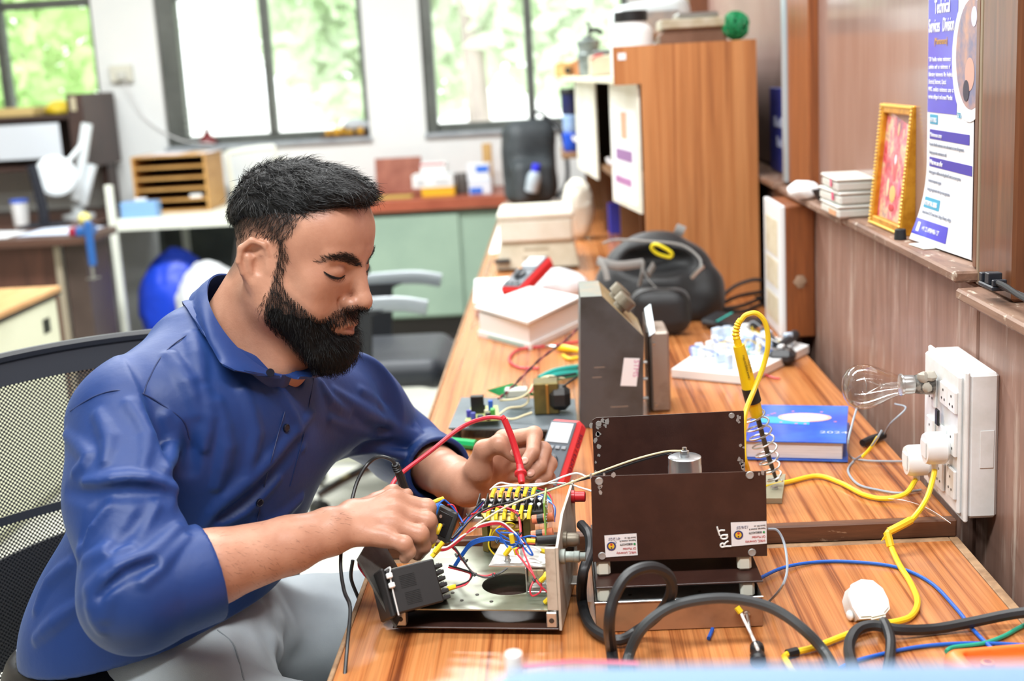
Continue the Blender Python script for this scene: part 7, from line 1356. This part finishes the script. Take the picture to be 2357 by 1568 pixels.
floorwire('blue_wire', 'blue wire arching from the tray across the right of the front bench', 'wire', 'blue', .0022, [(1740, 1336, .004), (1800, 1308, .003), (1870, 1295), (1950, 1293), (2060, 1305), (2140, 1340), (2200, 1400), (2240, 1450), (2285, 1495)])
floorwire('blue_wire', 'blue wire snaking along the front edge below the white plug', 'wire', 'blue', .0022, [(1920, 1545), (1960, 1525), (2030, 1506), (2110, 1490), (2200, 1482), (2290, 1482), (2400, 1488)])
floorwire('green_wire', 'green wire with bared end beside the orange casing', 'wire', 'green', .0024, [(2178, 1500), (2196, 1490), (2260, 1482), (2310, 1465), (2357, 1440), (2420, 1420)])
tag(MB().tube([W3(p) for p in ((1768, 1218, 1.42), (1790, 1222, 1.42), (1806, 1255, 1.41), (1812, 1310, 1.38), (1800, 1350, 1.36), ('z', 1770, 1385, ZL+.003), ('z', 1745, 1398, ZL+.006))], .0015, 6, 7).build('grey_wire', wm('grey')), 'thin pale grey twisted wire hanging from behind the brown box', 'wire')
floorwire('blue_wire_stub', 'short blue wire stub poking out from under the rusty tray', 'wire', 'blue', .0022, [(1640, 1448), (1636, 1458), (1631, 1470)])
bn = thing('banana_plug', 'black banana plug with white wire lying in front of the tray', 'plug', P(1745, 1500, z=ZL)); a, b_ = P(1742, 1488, z=ZL+.008), P(1746, 1535, z=ZL+.008)
MB().lathe([(.004, 0), (.0075, .002), (.0078, .010), (.0055, .013), (.0055, .018), (.0082, .024), (.0085, .034), (.006, .037)], a, b_-a, 14).build('body', m_black, bn); MB().tube([P(1740, 1482, z=ZL+.010), a], .0025, 8).build('pin', m_steel, bn)
MB().tube([W3(p) for p in ((1704, 1408, 1.345), (1714, 1430, 1.335), (1728, 1458, 1.32), ('z', 1744, 1495, ZL+.018))], .0018, 6, 5).build('wire', wm('white'), bn); MB().cyl(P(1696, 1398, y=1.346), P(1705, 1410, y=1.344), .0036, 8).build('sleeve', m_lug, bn)
# white three-pin plug
wp = thing('mains_plug', 'white three-pin plug lying on the front bench with thick black cord', 'plug', P(1995, 1420, z=ZL)); WM = mframe(P(1994, 1380, z=ZL+.022), V(.955, .29, .05), V(-.16, .62, .77))
pro = [(-.019, -.021), (-.006, -.023), (-.006, -.0245), (.012, -.0245), (.012, -.022), (.020, -.017), (.0225, -.006), (.021, .007), (.013, .018), (.0, .022), (-.013, .019), (-.021, .008), (-.0225, -.006)]
MB(WM).prism([(x, y, .002) for x, y in pro], (0, 0, .004)).prism([(x*.9, y*.9, .006) for x, y in pro], (0, 0, .0016)).build('cover', m_whitep, wp)
MB(WM).prism([(x*.96, y*.93, -.018) for x, y in pro], (0, 0, .0198)).build('base', mat('plug_grey', (222, 222, 218), .4), wp)
for x in (-.0225, .0225): MB(WM).ball((x, -.012, -.007), .006, 10, 8, 0, (.6, 1, 1)).build('side_lug', m_whitep, wp)
MB(WM).lathe([(.0068, 0), (.0066, .004), (.0058, .007)], (.003, -.0225, -.004), (0, -1, 0), 14).build('cord_grip', m_whitep, wp)
for (x, y) in ((-.010, -.010), (.011, -.010), (0, .010)): MB(WM).box(x-.003, x+.003, y-.002, y+.002, -.026, -.0182).build('pin', m_dk, wp, smooth=0)
q = WM @ V(.003, -.028, -.004); q2_ = WM @ V(.004, -.042, -.004); MB().tube([q, q2_, P(2034, 1432, z=ZL+.016), P(2049, 1470, z=ZL+.012), P(2048, 1515, z=ZL+.008), P(2036, 1580, z=ZL+.008)], .0056, 10, 7).build('cord', m_cabk, wp)
# orange casing
oc = thing('orange_casing', 'orange plastic tool casing at the front bench\'s right corner', 'casing', P(2310, 1560, z=ZL)); OM = mframe(P(2312, 1566, z=ZL), V(1, .10, 0), V(-.1, 1, 0)); m_or = mat('orange_plastic', (238, 128, 54), .38)
sdf_obj('shell', lambda p: smax(smax(bxs(p, OM @ V(.01, -.01, .012), (.065, .040, .016), axes(V(.995, .1, 0), V(-.1, .995, 0), V(0, 0, 1)), .014), -bxs(p, OM @ V(.01, -.008, .026), (.048, .024, .012), axes(V(.995, .1, 0), V(-.1, .995, 0), V(0, 0, 1)), .008), .003), ZL+.0006-p[:, 2], .002), tuple(OM @ V(-.1, -.09, -.002)), tuple(OM @ V(.11, .08, .05)), .0028, m_or, oc)
for (x, y) in ((-.02, -.005), (.045, -.02)): MB(OM).lathe([(.007, .014), (.007, .024), (.004, .025), (.004, .016)], (x, y, 0), (0, 0, 1), 14).build('boss', m_or, oc)
# spray can with straw
cn = V(P(1182, 1508, y=.85).x, .85, ZL); sp_ = thing('spray_can', 'spray can with white nozzle and pink straw at the bottom of the picture', 'spray can', cn); hz_ = P(1182, 1504, y=.85).z-ZL
MB().lathe([(.024, .001), (.0255, .003), (.0255, hz_-.045), (.0245, hz_-.040), (.019, hz_-.030), (.013, hz_-.026), (.011, hz_-.022)], cn, (0, 0, 1), 26).build('can', mat('can_blue', (110, 160, 210), .3, .3), sp_); MB().lathe([(.0062, hz_-.022), (.0060, hz_-.004), (.0054, hz_), (0, hz_+.0005)], cn, (0, 0, 1), 18).build('nozzle', m_whitep, sp_)
MB().tube([cn+V(.006, 0, hz_-.010), P(1320, 1522, y=.85), P(1470, 1527, y=.85)], .0012, 8).build('straw', mat('straw_pink', (236, 84, 110), .4), sp_)
# ================================================================ raised bench near the switchboard
tg = tag(MB().sheet(lambda u, w: P(2045, 1148, z=ZU+.006)*(1-u)+P(2140, 1182, z=ZU+.004)*u+V(.012*w, -.050*w*(.25+.75*u), .006*math.sin(3*u)+.003*w), 10, 4, .0005).build('paper_tag', m_paper), 'crumpled printed paper tag on the yellow cable', 'tag')
tag(MB().tube([W3(p) for p in ((1972, 940, 1.90), (1962, 975, 1.86), (1952, 1020, 1.83), ('z', 1958, 1052, ZU+.003), ('z', 1990, 1060, ZU+.003), ('z', 2040, 1062, ZU+.003), ('z', 2078, 1062, ZU+.003))], .0016, 6, 6).build('grey_wire', wm('grey')), 'grey wire draped over the corner of the blue diary', 'wire')
tag(MB().tube([W3(p) for p in ((2030, 990, 1.80), (2018, 1010, 1.80), (1995, 1040, 1.82), ('z', 1965, 1062, ZU+.003), ('z', 1952, 1085, ZU+.003), ('z', 1975, 1115, ZU+.003), ('z', 2020, 1128, ZU+.003), ('z', 2070, 1135, ZU+.003), ('z', 2120, 1128, ZU+.003))], .0017, 6, 6).build('grey_wire', wm('grey')), 'grey wire with a yellow end curling round the bench corner', 'wire')
tag(MB().tube([W3(p) for p in ((1985, 1052, 1.815), (2005, 1030, 1.81), (2020, 1006, 1.80))], .0024, 8, 4).build('yellow_sleeve', m_lug), 'yellow sleeve on the grey wire beside the diary', 'sleeve')
jc = thing('jack_plug', 'black jack plug with grey wire lying behind the diary corner', 'plug', P(2005, 1010, z=ZU)); MB().tube([P(1985, 1020, z=ZU+.007), P(2010, 1010, z=ZU+.007), P(2035, 1002, z=ZU+.007)], lambda t: .0055+.001*math.sin(3*t), 10, 3).build('body', m_black, jc); MB().tube([W3(p) for p in (('z', 2035, 1002, ZU+.007), (2050, 975, 1.90), (2085, 940, 1.90), (2060, 930, 1.95))], .0014, 6, 5).build('wire', wm('grey'), jc)
tag(MB().tube([W3(p) for p in (('z', 1745, 855, ZU+.003), ('z', 1775, 868, ZU+.003), ('z', 1795, 872, ZU+.003))], .0018, 6, 4).build('red_wire', wm('red')), 'short red wire on the bench behind the soldering iron', 'wire')
# ================================================================ back counter, sill and wall
cb_ = tag(MB(mframe(V(-.965, 6.93, .7575), V(1, 0, 0), V(0, .10, 1))).rbox(0, .25, 0, .19, -.012, 0, .002).build('brown_board', mat('copper_board', (150, 88, 70), .5, 0, (176, 112, 92), 12)), 'reddish brown board leaning on the wall on the counter', 'board')
def carton(lab, x0, x1, y0, y1, z0, z1, col, nm='carton', bands=()):
    t = thing(nm, lab, 'box', ((x0+x1)/2, (y0+y1)/2, z0), 'cartons on the back counter'); MB().rbox(x0, x1, y0, y1, z0+.0005, z1-.010, .002).build('box', mat('ct_%d_%d_%d' % col, col, .5), t); MB().rbox(x0-.002, x1+.002, y0-.002, y1+.002, z1-.0095, z1, .002).build('lid', mat('ct_%d_%d_%d' % col, col, .5), t)
    for (u0, u1, w0, w1, c) in bands: MB().box(x0+(x1-x0)*u0, x0+(x1-x0)*u1, y0-.0034, y0-.0022, z0+(z1-z0)*w0, z0+(z1-z0)*w1).build('print', mat('cp_%d_%d_%d' % c, c, .5), t, smooth=0)
carton('yellow carton at the bottom of the stack on the back counter', -.69, -.52, 6.62, 6.78, .757, .802, (240, 186, 40)); carton('white carton in the middle of the stack on the back counter', -.735, -.525, 6.62, 6.80, .8025, .868, (236, 240, 240), bands=((.1, .3, .3, .6, (190, 196, 200)), (.55, .9, .3, .6, (200, 206, 210)))); carton('small white carton with red lid strip on top of the stack', -.69, -.56, 6.64, 6.78, .8685, .925, (240, 242, 242), bands=((.0, .95, .82, .98, (210, 60, 70)),))
carton('blue and white carton lower of two beside the far backpack', -.445, -.33, 6.60, 6.75, .757, .83, (226, 232, 240), bands=((.05, .6, .1, .5, (40, 110, 220)),)); carton('blue and white carton upper of two beside the far backpack', -.45, -.335, 6.61, 6.75, .8305, .91, (230, 234, 240), bands=((.4, .95, .5, .9, (40, 110, 220)),))
tag(MB().lathe([(.030, 0), (.032, .005), (.032, .10), (.028, .108), (0, .108)], (-.485, 6.70, .7575), (0, 0, 1), 16).build('dark_tin', mat('tin_dark', (90, 84, 80), .5)), 'dark tin beside the carton stack on the counter', 'tin')
tag(MB().rbox(-1.0, -.74, 6.60, 6.72, .7575, .766, .002).build('yellow_rule', mat('rule_yellow', (196, 170, 80), .5)), 'flat yellow folder on the counter edge', 'folder')
tag(MB().rbox(-.38, -.33, 6.85, 6.90, .7575, 1.0, .003).build('cardboard_tube', m_tan), 'upright cardboard carton beside the far backpack', 'carton')
st_ = thing('sill_tray', 'brown tray of yellow parts on the middle window sill', 'tray', (-1.14, 7.10, 1.06)); MB().rbox(-1.27, -1.015, 7.075, 7.155, 1.0605, 1.078, .003).build('tray', mat('tray_brown', (90, 66, 50), .6), st_)
for k in range(12): x, y = -1.25+.22*rnd.random(), 7.085+.06*rnd.random(); MB(Rz(rnd.random()*3, (x, y, 1.0785))).rbox(-.02, .02, -.010, .010, 0, .02+.03*rnd.random(), .003).build('part', mat('part_yellow', (222, 170, 50), .4) if k % 3 else mat('part_dark', (70, 60, 50), .4), st_)
crump('clear_bag', 'rumpled translucent bag lying over the sill tray', 'bag', (-1.08, 7.115, 1.125), .055, mat('hazy_film', (190, 198, 204), .25), (1.3, .6, .6), 31, .008, .3, 1.085)
rb = thing('red_bottle', 'dark red bottle at the foot of the middle window\'s frame', 'bottle', (-1.93, 7.09, 1.06)); MB().lathe([(.045, .0), (.048, .004), (.046, .03), (.03, .05), (.018, .06), (.018, .075), (0, .076)], (-1.90, 7.11, 1.0605), (0, 0, 1), 18).build('body', mat('bottle_red', (120, 30, 36), .3), rb); MB().lathe([(.02, .0765), (.02, .095), (0, .096)], (-1.90, 7.11, 1.0605), (0, 0, 1), 14).build('cap', m_whitep, rb)
ws = thing('wall_socket', 'cream wall socket box between the windows with a plug', 'wall socket', (-2.32, 7.09, 1.42)); MB().rbox(-2.385, -2.265, 7.06, 7.0985, 1.425, 1.515, .004).build('box', mat('socket_cream', (222, 222, 208), .5), ws); MB().rbox(-2.34, -2.29, 7.035, 7.0595, 1.435, 1.48, .006).build('plug', mat('plug_ivory', (210, 212, 204), .5), ws); MB().tube([(-2.31, 7.05, 1.43), (-2.27, 7.06, 1.33), (-2.22, 7.08, 1.22), (-2.05, 7.08, 1.10), (-1.85, 7.05, 1.065)], .004, 6, 6).build('cord', m_whitep, ws)
# ================================================================ left side: organiser, lamp, papers, vise, bags
og = thing('drawer_organiser', 'pale wooden pigeonhole organiser on the white rack table', 'organiser', (-1.93, 6.68, .757)); x0, x1, y0, y1, z0, z1 = -2.14, -1.76, 6.50, 6.84, .7575, 1.045; m_og = mat('organiser_ply', (206, 158, 92), .5, 0, (190, 142, 78), 8, stretch=(1, 1, 4))
MB().rbox(x0, x0+.012, y0, y1, z0, z1, .002).build('side', m_og, og); MB().rbox(x1-.012, x1, y0, y1, z0, z1, .002).build('side', m_og, og); MB().box(x0+.012, x1-.012, y1-.008, y1, z0, z1).build('back', mat('organiser_dark', (70, 62, 60), .7), og, smooth=0)
for k in range(6): MB().rbox(x0+.0122, x1-.0122, y0, y1-.0085, z0+.0555*k, z0+.0555*k+.010, .001).build('shelf', m_og, og)
MB().rbox(x1-.10, x1-.04, y0+.01, y0+.10, z0+.068, z0+.085, .001).build('card', m_paper, og)
tag(MB().sheet(lambda u, w: (-2.1+.36*u, 6.52+.28*w, 1.0462+.002*math.sin(7*u)), 8, 6, .001).build('paper_sheet', mat('paper_pinkish', (236, 228, 232), .7)), 'loose papers on top of the wooden organiser', 'paper')
bx = thing('tissue_box', 'light blue box on the front of the white rack table', 'box', (-2.06, 6.34, .757)); MB().rbox(-2.155, -1.975, 6.30, 6.39, .7575, .835, .004).build('box', mat('box_skyblue', (134, 178, 226), .5), bx); MB().rbox(-2.09, -2.03, 6.33, 6.36, .8352, .85, .004).build('tissue', m_paper, bx)
lm_ = thing('magnifier_lamp', 'white magnifier lamp with round head and folded arm on the dark desk', 'lamp', (-2.40, 6.3, .76)); c = P(128, 405, y=6.2)
MB().lathe([(.085, -.015), (.098, -.008), (.098, .012), (.080, .020), (.076, .012)], c, (.45, -.9, .1), 30).build('head', mat('lamp_white', (226, 234, 238), .35), lm_); MB().lathe([(.0775, .004), (.06, .010), (0, .013)], c, (.45, -.9, .1), 28).build('lens', mat('lens_pale', (206, 226, 236), .1), lm_)
MB().tube([P(200, 285, y=6.35), P(175, 460, y=6.35)], .028, 10).build('arm', MATS['lamp_white'], lm_); MB().tube([P(212, 380, y=6.38), P(190, 470, y=6.38)], .026, 10).build('arm', MATS['lamp_white'], lm_); p = P(178, 472, y=6.4); MB().lathe([(.08, .001), (.08, .02), (.03, .03), (.03, p.z-.76)], (p.x, p.y, .76), (0, 0, 1), 20).build('base', MATS['lamp_white'], lm_); MB().tube([P(190, 330, y=6.33), P(150, 380, y=6.25), c+V(.0, .02, .0)], .012, 8, 3).build('neck', MATS['lamp_white'], lm_)
mn = thing('monitor_stand', 'black curved monitor arm on the dark desk', 'monitor stand', P(100, 500, y=6.1)); MB().tube([P(72, 380, y=6.1), P(86, 430, y=6.1), P(98, 480, y=6.1), V(P(100, 495, y=6.1).x, 6.1, .775)], .026, 10, 4, flat=.5).build('arm', mat('arm_navy', (30, 34, 44), .4), mn); q = P(100, 500, y=6.1); MB().rbox(q.x-.10, q.x+.10, 6.02, 6.2, .7605, .772, .005).build('base', MATS['arm_navy'], mn)
for i, (x0_, y0_, rz, col, lab) in enumerate(((-2.75, 5.62, .05, (236, 240, 244), 'white papers spread on the dark desk\'s front'), (-2.42, 5.66, -.06, (214, 226, 246), 'bluish paper sheet beside the vise on the desk'))): tag(MB(Rz(rz, (x0_, y0_, .7632+.002*i))).sheet(lambda u, w: (u*.30, w*.28, .004*math.sin(4*u)*w), 6, 5, .0015).build('paper_sheet', mat('pap_%d' % i, col, .7)), lab, 'paper')
cu_ = thing('blue_cup', 'blue-lidded white cup on the dark desk', 'cup', (-2.62, 6.25, .76)); MB().lathe([(.035, .0006), (.042, .11), (.040, .11), (.034, .003)], (-2.62, 6.22, .76), (0, 0, 1), 18).build('cup', m_whitep, cu_); MB().lathe([(.044, .1102), (.044, .125), (0, .128)], (-2.62, 6.22, .76), (0, 0, 1), 18).build('lid', mat('lid_blue', (70, 110, 216), .4), cu_)
vs_ = thing('bench_vise', 'small blue bench vise with red jaw clamped to the desk corner', 'vise', (-2.06, 5.56, .72)); q = V(-2.075, 5.55, .7605); m_vb = mat('vise_blue', (40, 92, 160), .4); MB().rbox(q.x-.035, q.x+.035, q.y+.004, q.y+.09, .7606, .80, .006).build('body', m_vb, vs_); MB().rbox(q.x+.018, q.x+.05, q.y-.03, q.y+.002, .63, .83, .008).build('clamp', m_vb, vs_); MB().rbox(q.x-.065, q.x-.0355, q.y-.0, q.y+.07, .762, .80, .008).build('jaw', mat('vise_red', (150, 34, 54), .4), vs_); MB().ball((q.x+.005, q.y+.03, .835), .028, 12, 8).build('knob', mat('vise_yellow', (214, 204, 120), .5), vs_); MB().tube([(q.x+.03, q.y-.015, .63), (q.x+.03, q.y-.015, .57)], .007, 8).build('screw', m_steel, vs_); MB().tube([(q.x+.0, q.y-.015, .575), (q.x+.06, q.y-.015, .58)], .004, 6).build('bar', m_steel, vs_)
for i, (x0_, x1_, z0_, z1_, lab) in enumerate(((-2.86, -2.52, 1.06, 1.235, 'white notice sheets pinned under the hutch shelf'),)): tag(MB().sheet(lambda u, w: (x0_+(x1_-x0_)*u, 6.597-.012*w*math.sin(3*u), z0_+(z1_-z0_)*w), 6, 6, .0015).build('notice_sheet', mat('notice_pale', (222, 230, 238), .7)), lab, 'paper')
tag(MB().rbox(-3.05, -2.66, 6.64, 6.92, 1.2755, 1.32, .003).build('tan_case', mat('case_tan', (206, 180, 120), .5)), 'flat tan case on top of the hutch', 'case')
crump('yellow_bag', 'yellow bag on top of the hutch beside the tan case', 'bag', (-2.56, 6.75, 1.30), .06, mat('bag_yellow', (226, 196, 40), .45), (1.4, 1, .7), 41, .008, .25, 1.2755)
crump('blue_sack', 'blue plastic sack under the white rack table', 'sack', (-1.97, 6.50, .26), .24, mat('sack_blue', (30, 70, 210), .4), (.85, .7, 1.25), 51, .014, .18, 0)
crump('white_sack', 'white plastic sack in front of the blue sack under the rack table', 'sack', (-1.73, 6.24, .27), .21, mat('sack_white', (232, 236, 240), .45), (.85, .7, 1.25), 61, .014, .18, 0)
tag(MB().rbox(-2.15, -2.02, 3.50, 3.86, .7105, .90, .01).build('grey_case', mat('case_slate', (120, 136, 148), .5)), 'slate grey equipment case on the cream cupboard', 'case')
